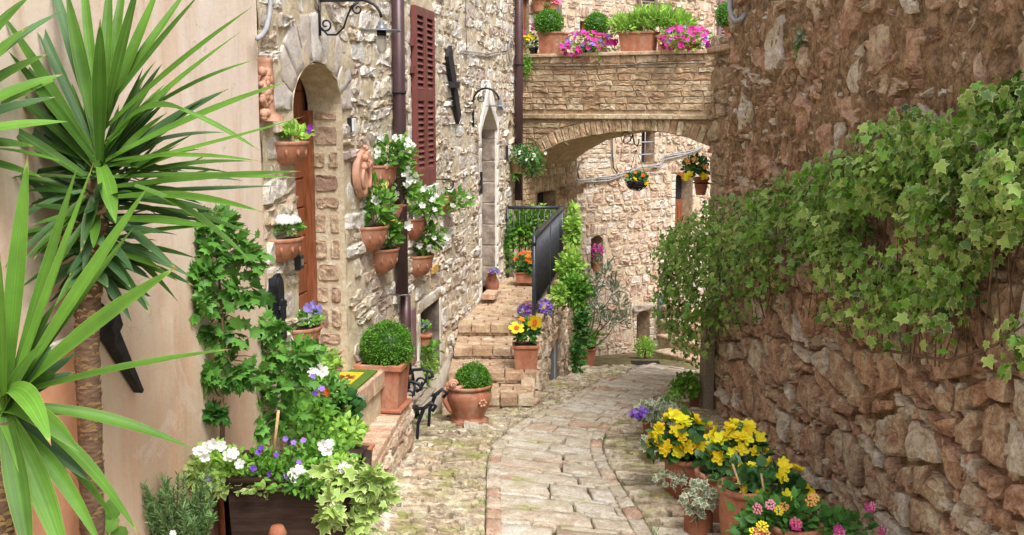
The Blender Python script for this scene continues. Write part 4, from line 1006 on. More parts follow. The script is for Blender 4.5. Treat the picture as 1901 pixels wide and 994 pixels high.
M().tube([WL.pt(u, z0, .02), WL.pt(u, z1, .02)] + [WL.pt(u, z1 + .14 * math.sin(a) * 1.1, .17 - .15 * math.cos(a)) for a in np.linspace(0.1, 3.0, 12)], .012, 6).build('arm', 'iron', t)
M().tube([WL.pt(u, z1 + .04 + math.sin(q) * .06 * (1 - q / 12), .12 + math.cos(q) * .06 * (1 - q / 12)) for q in np.linspace(2, 11, 26)], .006, 5).build('curl', 'iron', t)
hp = WL.pt(u, z1 + .0, .325)
M().lathe([(0, .03), (.02, .03), (.03, -.03), (.15, -.042), (.152, -.05), (.03, -.045), (0, -.045)], 24, hp).build('shade', 'lamp_enamel', t)
M().lathe([(0, -.045), (.03, -.05), (.045, -.11), (.03, -.15), (0, -.165)], 16, hp).build('bulb', 'bulb_glass', t)
# iron tie bars
ti = thing('wall_anchor', 'black iron wall anchor bar beside the tall shutters', 'wall anchor', WL.at(845, 160))
a = WL.at(832, 95, .04); b = WL.at(851, 222, .04); m = M()
def bar(m, a, b, w_, d_, pl=WL):
    ax = (b - a).normalized(); s_ = ax.cross(pl.n).normalized(); m.add([a + s_ * w_ - pl.n * d_, a - s_ * w_ - pl.n * d_, a - s_ * w_ + pl.n * d_, a + s_ * w_ + pl.n * d_, b + s_ * w_ * .8 - pl.n * d_, b - s_ * w_ * .8 - pl.n * d_, b - s_ * w_ * .8 + pl.n * d_, b + s_ * w_ * .8 + pl.n * d_], [(0, 1, 2, 3), (7, 6, 5, 4), (0, 4, 5, 1), (1, 5, 6, 2), (2, 6, 7, 3), (3, 7, 4, 0)])
bar(m, a, b, .10, .02); m.build('bar', 'iron_old', ti, False)
c = WL.at(843, 158, .07); M().box((-.03, -.14, -.03), (.03, .14, .03), Matrix.Translation(c) @ Matrix.Rotation(ANG, 4, 'Z')).build('eye_plate', 'iron_old', ti, False)
ti = thing('wall_anchor', 'long black iron wall anchor slanting across the peach plaster', 'wall anchor', WL.at(220, 650, .08))
m = M(); a = WL.at(178, 575, .1); mid = WL.at(205, 618, .1); b = WL.at(258, 727, .09)
for p, q, w1, w2 in ((a, mid, .03, .034), (mid, b, .034, .008)):
    ax = (q - p).normalized(); s_ = ax.cross(WL.n).normalized()
    m.add([p + s_ * w1 - WL.n * .03, p - s_ * w1 - WL.n * .03, p - s_ * w1 + WL.n * .02, p + s_ * w1 + WL.n * .02, q + s_ * w2 - WL.n * .02, q - s_ * w2 - WL.n * .02, q - s_ * w2 + WL.n * .02, q + s_ * w2 + WL.n * .02], [(0, 1, 2, 3), (7, 6, 5, 4), (0, 4, 5, 1), (1, 5, 6, 2), (2, 6, 7, 3), (3, 7, 4, 0)])
m.build('bar', 'iron_old', ti, False)
M().box((-.035, -.05, -.035), (.035, .05, .035), Matrix.Translation(WL.at(202, 606, .13)) @ Matrix.Rotation(.5, 4, 'X')).build('wedge', 'iron_old', ti, False)
# terracotta ornaments
def relief(m, c, pl, n, R_, r, seed):
    rr = random.Random(seed)
    for i in range(n):
        a = rr.random() * 6.28; q = R_ * math.sqrt(rr.random()); p = c + pl.d * (q * math.cos(a)) + Vector((0, 0, q * math.sin(a))); s_ = r * rr.uniform(.6, 1.3)
        m.lathe([(0, -s_), (s_ * .7, -s_ * .7), (s_, 0), (s_ * .7, s_ * .7), (0, s_)], 8, p)
t = thing('terracotta_ornament', 'tall terracotta wall ornament with fruit cluster at the corner of the plaster', 'wall ornament', WL.at(490, 225))
uo = WL.hit(487, 160)[0]; zo0, zo1 = WL.hit(492, 225)[1], WL.hit(487, 108)[1]
m = M(); pr = []
for k in range(15):
    v = zo0 + (zo1 - zo0) * k / 14; w_ = .075 + .015 * math.sin(k * .9); h_ = .05 + (.05 if k < 2 else 0); pr.append((v, w_, h_))
for i, (v, w_, h_) in enumerate(pr): m.v += [tuple(WL.pt(uo - w_, v, .0)), tuple(WL.pt(uo - w_ * .7, v, h_)), tuple(WL.pt(uo + w_ * .7, v, h_)), tuple(WL.pt(uo + w_, v, 0))]
m.t = [.5] * 60; m.r = [0.] * 60
for i in range(14):
    for a in range(3): m.f.append((i * 4 + a, i * 4 + a + 1, i * 4 + 5 + a, i * 4 + 4 + a))
m.f += [(0, 1, 2, 3), (56, 57, 58, 59)]; m.build('plaque', 'terracotta_pink', t)
for nm, y_, n_, R_ in (('fruit_cluster', 150, 26, .07), ('fruit_cluster', 178, 14, .05), ('curl', 215, 5, .02)):
    m = M(); relief(m, WL.at(492, y_, .07), WL, n_, R_, .026, y_); m.build(nm, 'terracotta_pink', t)
t = thing('terracotta_plaque', 'round terracotta relief plaque beside the white mandevilla pots', 'wall plaque', WL.at(672, 365))
pc = WL.at(668, 322, .02); ob = M()
for k in range(28): a = 2 * math.pi * k / 28; ob.v.append(tuple(pc + WL.d * .19 * math.cos(a) + Vector((0, 0, .175 * math.sin(a)))))
for k in range(28): a = 2 * math.pi * k / 28; ob.v.append(tuple(pc + WL.n * .05 + WL.d * .19 * math.cos(a) + Vector((0, 0, .175 * math.sin(a)))))
for k in range(28): a = 2 * math.pi * k / 28; ob.v.append(tuple(pc + WL.n * .04 + WL.d * .15 * math.cos(a) + Vector((0, 0, .14 * math.sin(a)))))
ob.t = [.5] * 84; ob.r = [0.] * 84
for k in range(28): l = (k + 1) % 28; ob.f += [(k, l, 28 + l, 28 + k), (28 + k, 28 + l, 56 + l, 56 + k)]
ob.f += [tuple(range(56, 84))]; ob.build('disc', 'terracotta_pink', t)
m = M(); relief(m, pc + WL.n * .05 + Vector((0, 0, .11)), WL, 16, .1, .024, 4)
m.build('face_relief', 'terracotta_pink', t)
m = M()
for s_ in (-1, 1): m.tube([pc + WL.n * .05 + WL.d * s_ * .1 * math.sin(q * .8) + Vector((0, 0, .1 - q * .07)) for q in np.linspace(0, 3, 10)], .014, 6)
m.build('relief_scroll', 'terracotta_pink', t)
# doorbell, intercom, mailbox, tile, hook
t = thing('intercom', 'small white intercom box with black side right of the arched door', 'intercom', WL.at(647, 245))
u = WL.hit(644, 232)[0]; z0, z1 = WL.hit(644, 246)[1], WL.hit(644, 219)[1]
M().pbox(WL, u, u + .07, z0, z1, 0, .035, .5, .005).build('housing', 'black_plastic', t, False); M().pbox(WL, u + .004, u + .066, z0 + .004, z1 - .004, .0355, .05, .5, .003).build('face_plate', 'white_plastic', t, False)
t = thing('doorbell', 'steel doorbell panel with black camera under the white-flowered pot', 'doorbell', WL.at(541, 508))
u = WL.hit(532, 490)[0]; z0, z1 = WL.hit(540, 508)[1], WL.hit(540, 472)[1]
M().pbox(WL, u, u + .11, z0, z1, 0, .03, .5, .005).build('plate', 'steel', t, False); M().pbox(WL, u + .05, u + .11, z0 + .02, z1 + .0, .031, .07, .5, .008).build('camera_housing', 'black_plastic', t, False)
M().pbox(WL, u + .062, u + .098, z0 + .05, z1 - .03, .0705, .074).build('lens', 'steel', t, False)
t = thing('mailbox', 'ornate black iron mailbox with rounded top on the pale wall', 'mailbox', WL.at(508, 640))
u0, u1 = WL.hit(497, 580)[0], WL.hit(521, 580, .03)[0]; z0, z1 = WL.hit(508, 640)[1], WL.hit(508, 530)[1]; um = (u0 + u1) / 2; hw_ = (u1 - u0) / 2
def plate(m, s_, h0, h1):
    o = [(um - hw_ * s_, z0 + (1 - s_) * .1), (um + hw_ * s_, z0 + (1 - s_) * .1)] + [(um + hw_ * s_ * math.cos(a), z1 - .02 + .1 * s_ * math.sin(a)) for a in np.linspace(0, math.pi, 12)]
    n_ = len(o); m.add([WL.pt(a, b, h0) for a, b in o] + [WL.pt(a, b, h1) for a, b in o], [tuple(range(n_)), tuple(range(n_, 2 * n_))] + [(i, (i + 1) % n_, n_ + (i + 1) % n_, n_ + i) for i in range(n_)])
m = M(); plate(m, 1, 0, .05); m.build('body', 'iron', t, False); m = M(); plate(m, .8, .05, .062); m.build('front_plate', 'iron', t, False)
for v0, v1 in ((z0 + .03, z0 + .12), (z0 + .15, z0 + .27)):
    M().pbox(WL, um - hw_ * .6, um + hw_ * .6, v0, v1, .062, .075, .5, .006).build('panel', 'iron', t, False)
m = M(); relief(m, WL.pt(um, (z0 + z1) / 2 + .05, .065), WL, 20, .05, .012, 12); m.build('relief', 'iron', t)
M().tube([WL.pt(u1 + .01, z0 + .0, .03), WL.pt(u1 + .01, z1, .03)], .012, 6).build('side_bead', 'iron', t)
t = tag(M().pbox(WL, WL.hit(797, 500)[0], WL.hit(806, 500)[0] + .02, WL.hit(802, 506)[1], WL.hit(802, 492)[1], .02, .04, .5, .003).build('house_number_tile', 'tile_orange', None, False), 'tiny orange and blue glazed number tile beside the lowest mandevilla pot', 'tile')
t = thing('iron_hook', 'empty curled iron hook jutting from the wall beyond the shutters', 'hook', WL.at(805, 335))
hk = [WL.pt(WL.hit(803, 333)[0], WL.hit(803, 333)[1], h) for h in (0, .08, .16)] ; hb = hk[-1]
M().tube(hk + [hb + WL.n * (.045 * math.sin(a)) + Vector((0, 0, -.05 + .05 * math.cos(a))) for a in np.linspace(.4, 4.2, 10)], .006, 6).build('hook', 'iron', t)
# cables and conduits
def cable(name, label, pts, r, mat, cat='cable'): return tag(M().tube(pts, r, 6).build(name, mat, None), label, cat)
cable('conduit', 'grey conduit curving out of the top left corner of the stone house', [WL.at(x, y, .03 + o) for x, y, o in ((502, -80, 0), (502, 0, 0), (500, 30, 0), (494, 55, .02), (484, 68, .06), (478, 72, .1))], .016, 'conduit', 'conduit')
cable('conduit', 'dark grey pipe stub hooking out of the top of the rubble wall', [WR.at(x, y, o) for x, y, o in ((1357, -60, .05), (1355, 15, .06), (1358, 32, .08), (1366, 40, .09), (1376, 36, .08), (1384, 26, .03))], .022, 'conduit', 'conduit')
for i, (dy, lb) in enumerate(((0, 'upper grey cable looping along the left house below the roofline'), (5, 'lower grey cable sagging along the left house beside the slim drainpipe'))):
    cable('cable', lb, [WL.at(x, y + dy, .03) for x, y in ((862, 94), (880, 97), (905, 100), (925, 96), (940, 94), (948, 80), (946, 60), (950, 50))], .007, 'cable')
cable('cable_coil', 'coil of grey cable hung by the slim drainpipe', [WL.at(949 + 5 * math.cos(a), 92 + 20 * math.sin(a) + a * .3, .05) for a in np.linspace(0, 18, 60)], .007, 'cable')
cable('cable', 'thin vertical wire running down the wall beside the first drainpipe', [WL.at(x, y, .03) for x, y in ((729, -40), (729, 100), (731, 170), (730, 235))], .005, 'cable_dark')
cable('cable', 'vertical wire above the black wall anchor', [WL.at(x, y, .03) for x, y in ((864, -40), (865, 40), (866, 95))], .005, 'cable_dark')
cable('cable', 'thin wire strung under the coping of the bridge', [WG.at(x, y, .03) for x, y in ((970, 122), (1050, 124), (1130, 122), (1220, 119), (1310, 117))], .007, 'cable_dark')
for i, dy in enumerate((0, 4, 8)):
    cable('cable', ('top', 'middle', 'bottom')[i] + ' strand of the pale cable bundle crossing the rear house', [WB.at(x, y + dy * (.5 + .5 * math.sin(x * .05 + i)), .05) for x, y in ((1070, 333), (1085, 335), (1110, 330), (1130, 328), (1150, 324), (1170, 318), (1190, 310), (1210, 308), (1225, 305), (1232, 290), (1250, 285), (1270, 282), (1290, 278), (1305, 272))], .014, 'cable')
cable('cable', 'dark cable dropping down the rear house seen through the arch', [WB.at(x, y, .04) for x, y in ((1136, 240), (1137, 290), (1139, 312), (1146, 322))], .014, 'cable_dark')
cable('cable', 'dark looped cable at the left edge of the arch opening', [WB.at(x, y, .04) for x, y in ((1082, 295), (1075, 305), (1072, 320), (1076, 335))], .014, 'cable_dark')
# drain grate and loose stone
gg = ghit(1200, 678); t = thing('drain_grate', 'dark iron drain grate in the paving at the far bend', 'drain grate', gg)
for k in range(7): M().box((-.2, -.2 + k * .06, .005), (.2, -.165 + k * .06, .022)).build('bar', 'iron_old', t, False, world=False)
for a in (-.22, .2): M().box((a, -.22, .0), (a + .02, .22, .024)).build('frame', 'iron_old', t, False, world=False)
gs = ghit(1066, 712); vs, fs = stone_geo([(gs.x - .09, gs.y - .1), (gs.x + .09, gs.y - .12), (gs.x + .1, gs.y + .1), (gs.x - .07, gs.y + .12)], .1, .0, lambda u, v, h: Vector((u, v, gs.z + h)), .4, 4, 14)
tag(M().add(vs, fs).build('loose_stone', 'paving', None), 'loose grey stone at the foot of the stair wall', 'stone')
# bench
bn = thing('bench', 'short black cast-iron bench with wooden slats against the wall past the ledge', 'bench', (-.85, 8.7, g(-.85, 8.7)))
zs = -2.40
def bx(h): return WL.pt(0, 0, h)
ub_ = 8.55 * 1.0118; 
for uu in (ub_, ub_ + .42):
    m = M(); m.tube([WL.pt(uu, zs - .4 if uu == ub_ else zs - .4, .3), WL.pt(uu, zs - .3, .27), WL.pt(uu, zs - .15, .28), WL.pt(uu, zs - .02, .33), WL.pt(uu, zs + .0, .36)], [.026, .014, .014, .018, .018], 6)
    m.build('leg', 'iron', bn)
    m = M(); m.tube([WL.pt(uu, zs - .02, .07), WL.pt(uu, zs - .03, .2), WL.pt(uu, zs - .02, .33), WL.pt(uu, zs + .03, .39), WL.pt(uu, zs + .0, .43), WL.pt(uu, zs - .04, .40)], .017, 6); m.build('seat_support', 'iron', bn)
    m = M(); m.tube([WL.pt(uu, zs + .02, .10), WL.pt(uu, zs + .14, .09), WL.pt(uu, zs + .19, .14), WL.pt(uu, zs + .2, .22), WL.pt(uu, zs + .185, .29), WL.pt(uu, zs + .14, .31), WL.pt(uu, zs + .12, .27)], .015, 6)
    m.tube([WL.pt(uu, zs + .08 + .05 * math.sin(q) * (1 - q / 9), .2 + .05 * math.cos(q) * (1 - q / 9)) for q in np.linspace(0, 7, 22)], .01, 6)
    m.tube([WL.pt(uu, zs, .16), WL.pt(uu, zs + .03, .2), WL.pt(uu, zs + .1, .25), WL.pt(uu, zs + .19, .26)], .01, 6); m.build('arm', 'iron', bn)
for h in (.1, .18, .26): M().pbox(WL, ub_ - .0, ub_ + .5, zs, zs + .025, h, h + .06, .5, .005).build('seat_slat', 'bench_wood', bn, False)

# ================================================================== PLANTS: templates
def fan(outline, c=(0, .4, .05), tipdrop=.06):
    vs = [(x, y, -tipdrop * (x * x + max(0, y - .5) ** 2) * 3) for x, y in outline] + [c]; n = len(outline)
    return np.array(vs, float), [(i, (i + 1) % n, n) for i in range(n)], [1.] * n + [0.]
OVAL = (np.array([(0, 0, 0), (-.27, .3, .05), (.27, .3, .05), (-.24, .66, .03), (.24, .66, .03), (0, 1, -.1), (0, .33, 0), (0, .68, -.02)], float), [(0, 6, 1), (0, 2, 6), (6, 7, 3, 1), (6, 2, 4, 7), (7, 5, 3), (7, 4, 5)], [1, 1, 1, 1, 1, 1, 0, 0])
def scx(T, k): v = T[0].copy(); v[:, 0] *= k; return (v, T[1], T[2])
NARROW = scx(OVAL, .42); ROUND = scx(OVAL, 1.45)
TINY = (np.array([(0, 0, 0), (-.36, .5, .05), (0, 1, 0), (.36, .5, .05)], float), [(0, 3, 2, 1)], [0, 0, 0, 0])
NEEDLE = (np.array([(-.07, 0, 0), (.07, 0, 0), (.05, .7, .03), (0, 1, 0), (-.05, .7, .03)], float), [(0, 1, 2, 3, 4)], [0] * 5)
IVY = fan([(0, 0), (.26, -.14), (.52, .06), (.36, .28), (.60, .58), (.24, .58), (0, 1.02), (-.24, .58), (-.60, .58), (-.36, .28), (-.52, .06), (-.26, -.14)])
MAPLE = fan([(0, 0), (.22, .02), (.45, .0), (.38, .18), (.62, .34), (.42, .44), (.5, .72), (.22, .64), (.12, .8), (0, 1.05), (-.12, .8), (-.22, .64), (-.5, .72), (-.42, .44), (-.62, .34), (-.38, .18), (-.45, .0), (-.22, .02)])
def petals(n, layers=1, cup=.25, w_=.5, tube=0.):
    vs = []; fs = []; rim = []
    for l in range(layers):
        k = 1 - .32 * l
        for i in range(n):
            a = 2 * math.pi * (i + l * .5) / n; ca, sa = math.cos(a), math.sin(a); b = len(vs)
            for r_, t_, z in ((.05, 0, -tube), (.5, -w_ * .7, cup * .35), (.5, w_ * .7, cup * .35), (.92, -w_ * .6, cup), (.92, w_ * .6, cup), (1.05, 0, cup * .8), (.55, 0, cup * .1)):
                r_ *= k; vs.append((ca * r_ - sa * t_ * k, sa * r_ + ca * t_ * k, z * k + l * .14)); rim.append(1. if r_ > .3 else 0.)
            fs += [(b, b + 2, b + 6), (b, b + 6, b + 1), (b + 6, b + 2, b + 4, b + 5), (b + 6, b + 5, b + 3, b + 1)]
    return np.array(vs, float), fs, rim
F5 = petals(5, 1, .16, .62, .2); FTRUMP = petals(5, 1, .5, .58, .9); FBEG = petals(5, 3, .35, .45); FROUND = petals(5, 1, .06, .6, .1)
cl_v = []; cl_f = []
for i in range(16):
    a = i * 2.4; z = 1 - (i + .5) / 16; r_ = math.sqrt(1 - z * z); c = np.array([r_ * math.cos(a), r_ * math.sin(a), z * .7]) ; b = len(cl_v)
    for k in range(4): q = k * math.pi / 2 + a; cl_v.append(tuple(c + .3 * np.array([math.cos(q), math.sin(q), .0 - .1 * (k % 2)])))
    cl_f.append((b, b + 1, b + 2, b + 3))
CLUST = (np.array(cl_v), cl_f, [0] * len(cl_v))
def norm(a): return a / np.maximum(1e-9, np.linalg.norm(a, axis=1))[:, None]
def placed(T, pos, d, n, size):
    y = norm(d); x = norm(np.cross(y, n)); z = np.cross(x, y); V = T[0]; s = size[:, None, None]
    return pos[:, None, :] + s * (V[None, :, 0, None] * x[:, None, :] + V[None, :, 1, None] * y[:, None, :] + V[None, :, 2, None] * z[:, None, :])
def foliage(parent, name, T, pos, d, n, size, tone, mat, split=0, stuffname=None, minpx=7, curl=0):
    pos = np.asarray(pos, float); N_ = len(pos)
    if N_ == 0: return
    size = np.broadcast_to(size, N_); V = placed(T, pos, np.asarray(d, float), np.asarray(n, float), size); k = len(T[0]); rest = np.ones(N_, bool)
    if split:
        depth = np.maximum(.3, pos[:, 1]); sx = CX + F * pos[:, 0] / depth; sz = 200 - F * pos[:, 2] / depth
        big = size / depth * F; vis = (sx > 0) & (sx < 1901) & (sz > 0) & (sz < 994) & (big > minpx)
        order = np.argsort(-(big * vis - depth * .001))
        for i in order[:split]:
            if not vis[i]: break
            m = M(); m.add(V[i].tolist(), T[1], float(tone[i]), [float(x) for x in T[2]]); m.build(name, mat, parent, True); rest[i] = False
    V = V[rest]; tone = np.asarray(tone)[rest]
    if len(V):
        m = M(); m.v = V.reshape(-1, 3).tolist(); m.t = np.repeat(tone, k).tolist(); m.r = np.tile(np.array(T[2], float), len(V)).tolist()
        m.f = [tuple(i * k + q for q in f) for i in range(len(V)) for f in T[1]]
        m.build((stuffname or 'foliage') if split else name, mat, parent, True, kind='stuff' if (split or len(V) > 1) else None)
def rdir(n): return norm(rng.normal(size=(n, 3)))
def mound(parent, c, rad, n, T, size, mat, shell=.55, up=.35, name='foliage', split=0, tone=(.1, 1.), clump=6, lower=-.6, droop=0, thin=0):
    c = np.array(c); rad = np.array(rad); q = rdir(n * 2); q = q[q[:, 2] > lower][:n]; N_ = len(q)
    r_ = shell + (1 - shell) * rng.random(N_) ** .7
    bump_ = np.array([1 + .28 * noise.noise(Vector(tuple(v * 1.9 + c))) + .14 * noise.noise(Vector(tuple(v * 5 + c))) for v in q])
    pos = c + q * rad * (r_ * bump_)[:, None]
    d = norm(q + rng.normal(size=(N_, 3)) * .55 + np.array([0, 0, up - droop])); nr = norm(q * .6 + rng.normal(size=(N_, 3)) * .5 + np.array([0, -.1, .8]))
    cn = np.array([noise.noise(Vector(tuple(p * clump))) for p in pos])
    tn = np.clip(tone[0] + (tone[1] - tone[0]) * (rng.random(N_) * .6 + .2 + cn * .5), 0, 1)
    foliage(parent, name if not split else 'leaf', T, pos, d, nr, size * (.7 + .6 * rng.random(N_)), tn, mat, split, name)
def blooms(parent, c, rad, n, T, size, mat, name='flower', parts=False, face=(0, -.6, .7), lo=-.2, spread=.5, shell=.95, tone=(0, 1)):
    c = np.array(c); rad = np.array(rad); q = rdir(n * 14); q = q[(q[:, 2] > lo) & (q[:, 1] < .45)][:n]; N_ = len(q)
    pos = c + q * rad * (shell + .12 * rng.random(N_))[:, None]; nr = norm(q * .6 + np.array(face) + rng.normal(size=(N_, 3)) * spread); d = norm(np.cross(nr, rdir(N_)))
    foliage(parent, name, T, pos, d, nr, size * (.75 + .5 * rng.random(N_)), tone[0] + (tone[1] - tone[0]) * rng.random(N_), mat, N_ if parts else 0, name, 3)
def flowers_at(parent, pts, T, size, mat, name='flower', face=(0, -.8, .5)):
    pts = np.array([tuple(p) for p in pts]); n = len(pts); nr = norm(np.array(face) + rng.normal(size=(n, 3)) * .3)
    foliage(parent, name, T, pts, norm(np.cross(nr, rdir(n))), nr, size * (.85 + .3 * rng.random(n)), rng.random(n), mat, n, name, 2)
def stems(parent, base, tips, r0, mat='green_stem', name='stem', r1=None, bend=.06, parts=False):
    m = M()
    for tp in tips:
        b, tp = Vector(base) + Vector((random.uniform(-1, 1), random.uniform(-1, 1), 0)) * bend * .4, Vector(tp)
        pts = [b.lerp(tp, k / 5) + Vector((random.uniform(-1, 1), random.uniform(-1, 1), 0)) * bend * .25 * math.sin(k / 5 * 3.1) for k in range(6)]
        if parts: M().tube(pts, [r0 + (r0 * .3 - r0) * k / 5 for k in range(6)], 6).build(name, mat, parent)
        else: m.tube(pts, [r0 + ((r1 or r0 * .3) - r0) * k / 5 for k in range(6)], 5)
    if not parts: m.build(name, mat, parent)
# ---- pots
def round_pot(parent, b, h, rt, rb, mat='terracotta', belly=None, rim=.02, n=32):
    b = Vector(b); bl = belly or (rt * .55 + rb * .45)
    M().lathe([(0, 0), (rb, 0), (rb * 1.02, h * .04), (bl, h * .5), (rt - rim * .6, h - rim * 1.8), (rt - rim * .5, h - rim * 1.6)], n, b).build('pot_body', mat, parent)
    M().lathe([(rt - rim * .8, h - rim * 2), (rt, h - rim * 1.8), (rt + .003, h - .005), (rt - .006, h), (rt - rim, h), (rt - rim - .004, h - .03)], n, b).build('rim', mat, parent)
    M().lathe([(0, h - rim * 1.6), (rt - rim * .9, h - rim * 1.8)], 20, b).build('soil', 'soil', parent)
def square_pot(parent, b, w_, d_, h, rz=ANG, mat='terracotta', taper=.9, rim=.02, foot=False):
    T = Matrix.Translation(Vector(b)) @ Matrix.Rotation(rz, 4, 'Z'); m = M(); a, c = w_ / 2, d_ / 2
    vs = []
    for z, k in ((0, taper), (h - rim * 2, 1)):
        vs += [(-a * k, -c * k, z), (a * k, -c * k, z), (a * k, c * k, z), (-a * k, c * k, z)]
    m.add([T @ Vector(v) for v in vs], [(3, 2, 1, 0), (0, 1, 5, 4), (1, 2, 6, 5), (2, 3, 7, 6), (3, 0, 4, 7)]); m.build('pot_body', mat, parent, False)
    m = M(); o = rim
    for (x0, x1, y0, y1) in ((-a - o, a + o, -c - o, -c + .012), (-a - o, a + o, c - .012, c + o), (-a - o, -a + .012, -c + .012, c - .012), (a - .012, a + o, -c + .012, c - .012)): m.box((x0, y0, h - rim * 2), (x1, y1, h), T, .5, .006)
    m.build('rim', mat, parent, False)
    M().box((-a + .005, -c + .005, h - rim * 2), (a - .005, c - .005, h - rim), T).build('soil', 'soil', parent, False)
    if foot: M().box((-a * 1.08, -c * 1.08, -.035), (a * 1.08, c * 1.08, -.001), T, .5, .01).build('saucer', 'terracotta_dark', parent, False)
def wall_pot(x0, x1, yt, yb, lbl, mat='terracotta', name='wall_pot', group=None):
    r_ = .12
    for _ in range(8):
        cx_ = x0 + 10; Y = None
        u = WL.hit((x0 + (x1 - x0) * .25), (yt + yb) / 2)[0]; Y = WL.pt(u, 0).y; kl = 4720 / Y ** 2; k = F / Y; r_ = (x1 - x0) / (k + kl) ; c = x0 + kl * r_
    u = WL.hit(c, (yt + yb) / 2)[0]; zt = WL.hit(c, yt)[1]; zb = WL.hit(c, yb)[1]; zb -= .03; h = zt - zb
    t = thing(name, lbl, 'flowerpot', WL.pt(u, zb), group); b = WL.pt(u, zb, .002); na = math.atan2(WL.n.y, WL.n.x)
    M().lathe([(0, 0), (r_ * .42, .004), (r_ * .68, h * .16), (r_ * .84, h * .4), (r_ * .93, h * .7), (r_ * .97, h - .022)], 18, b, na - math.pi / 2).build('pot_body', mat, t)
    M().lathe([(0, h - .024), (r_ * .97, h - .024), (r_ * 1.01, h - .019), (r_ * 1.015, h - .004), (r_, h), (r_ * .9, h), (r_ * .88, h - .012), (0, h - .012)], 18, b, na - math.pi / 2).build('rim', mat, t)
    M().lathe([(0, h - .011), (r_ * .88, h - .011)], 14, b, na - math.pi / 2).build('soil', 'soil', t, False)
    m = M()
    for a in np.linspace(-1.1, 1.1, 5): p = b + Vector((math.cos(na + a), math.sin(na + a), 0)) * r_ * .88 + Vector((0, 0, h * .55)); m.tube([p + Vector((0, 0, -.03)), p, p + Vector((0, 0, .03))], [.004, .011, .004], 5)
    m.build('relief', mat, t)
    return t, WL.pt(u, zb + h, r_ * .5), r_
def hp(px, py, pos): return P(px, py, pos.y)
def rad_(pos, rx, rz, ry=None): k = F / pos.y; return (rx / k, (ry or rx) / k, rz / k)

# ================================================================== LEFT WALL POTS
t, c, r_ = wall_pot(508, 574, 262, 297, 'half-round wall pot with bright green pansy plant by the arched door')
p = hp(545, 250, c); mound(t, p, rad_(p, 26, 15), 170, OVAL, .045, 'leaf_light', up=.8, split=60)
flowers_at(t, [hp(576, 238, c), hp(571, 244, c)], F5, .022, 'fl_purple_dark')
t, c, r_ = wall_pot(500, 563, 440, 476, 'half-round wall pot of white alyssum above the doorbell')
p = hp(534, 423, c); mound(t, p, rad_(p, 28, 14), 420, OVAL, .026, 'leaf_mid', up=.7)
blooms(t, hp(528, 411, c), rad_(p, 27, 9), 150, CLUST, .011, 'fl_white', 'blossom')
t, c, r_ = wall_pot(537, 598, 605, 640, 'half-round wall pot with white and lilac petunias beside the door')
p = hp(572, 592, c); mound(t, p, rad_(p, 24, 15), 190, OVAL, .035, 'leaf_mid', up=.5, split=20)
flowers_at(t, [hp(555, 593, c), hp(568, 590, c), hp(560, 586, c), hp(580, 596, c), hp(586, 588, c)], F5, .04, 'fl_white')
flowers_at(t, [hp(572, 572, c), hp(582, 566, c), hp(592, 574, c), hp(586, 578, c)], F5, .034, 'fl_lilac')
MP = [((688, 738, 306, 350), (728, 285, 42, 30), 'topmost mandevilla pot, against the round terracotta plaque', 16, [(700, 287), (692, 262), (735, 258), (742, 262), (745, 285), (735, 295)]),
      ((667, 722, 418, 458), (700, 378, 32, 42), 'mandevilla pot lowest left of the wall group, near the door corner', 4, [(672, 378), (700, 372)]),
      ((691, 742, 460, 500), (722, 432, 26, 24), 'mandevilla pot tucked directly left of the drainpipe foot', 2, [(757, 418)]),
      ((722, 758, 378, 408), (752, 345, 26, 44), 'mandevilla pot half hidden behind the brown drainpipe', 12, [(740, 362), (757, 318), (770, 330), (750, 365), (738, 340)]),
      ((752, 791, 404, 440), (790, 380, 34, 26), 'dark mandevilla pot just right of the brown drainpipe', 12, [(775, 372), (790, 350), (798, 355), (775, 402)]),
      ((760, 806, 472, 508), (795, 440, 32, 30), 'lowest mandevilla pot right of the drainpipe over the number tile', 9, [(820, 437), (832, 440), (808, 402)]),
      ((818, 848, 362, 386), (838, 372, 38, 20), 'farthest mandevilla pot beside the iron hook', 6, [(870, 362), (828, 380), (812, 352)])]
for (x0, x1, yt, yb), (fx, fy, rx, rz), lbl, nb, fl in MP:
    t, c, r_ = wall_pot(x0, x1, yt, yb, 'terracotta ' + lbl, 'terracotta_dark' if 'dark' in lbl else 'terracotta', 'mandevilla_pot', 'white mandevilla pots on the wall')
    p = hp(fx, fy, c); mound(t, p, rad_(p, rx, rz, rx * .8), 190, OVAL, .065, 'leaf_mid', shell=.25, up=.3, split=38, lower=-.9, tone=(0, 1))
    stems(t, c, [p + Vector((random.uniform(-.1, .1), random.uniform(-.06, .06), random.uniform(-.02, .12))) for _ in range(6)], .004)
    flowers_at(t, [hp(a, b, c) + Vector((0, -.05, 0)) for a, b in fl], FTRUMP, .036, 'fl_white', 'flower', (.2, -.8, .1))
    blooms(t, p, rad_(p, rx, rz), nb, FTRUMP, .030, 'fl_white', 'flower', True, lo=-.8)
    bs = [p + Vector((random.uniform(-1, 1) * rx, random.uniform(-.5, .5) * rx, random.uniform(.5, 1.2) * rz)) * 1. / (F / p.y) if False else p + Vector((random.uniform(-1, 1) * rx / (F / p.y), -.05, random.uniform(.6, 1.25) * rz / (F / p.y))) for _ in range(5)]
    flowers_at(t, bs, scx(OVAL, .5), .035, 'fl_peach', 'bud', (.3, -.5, .3))
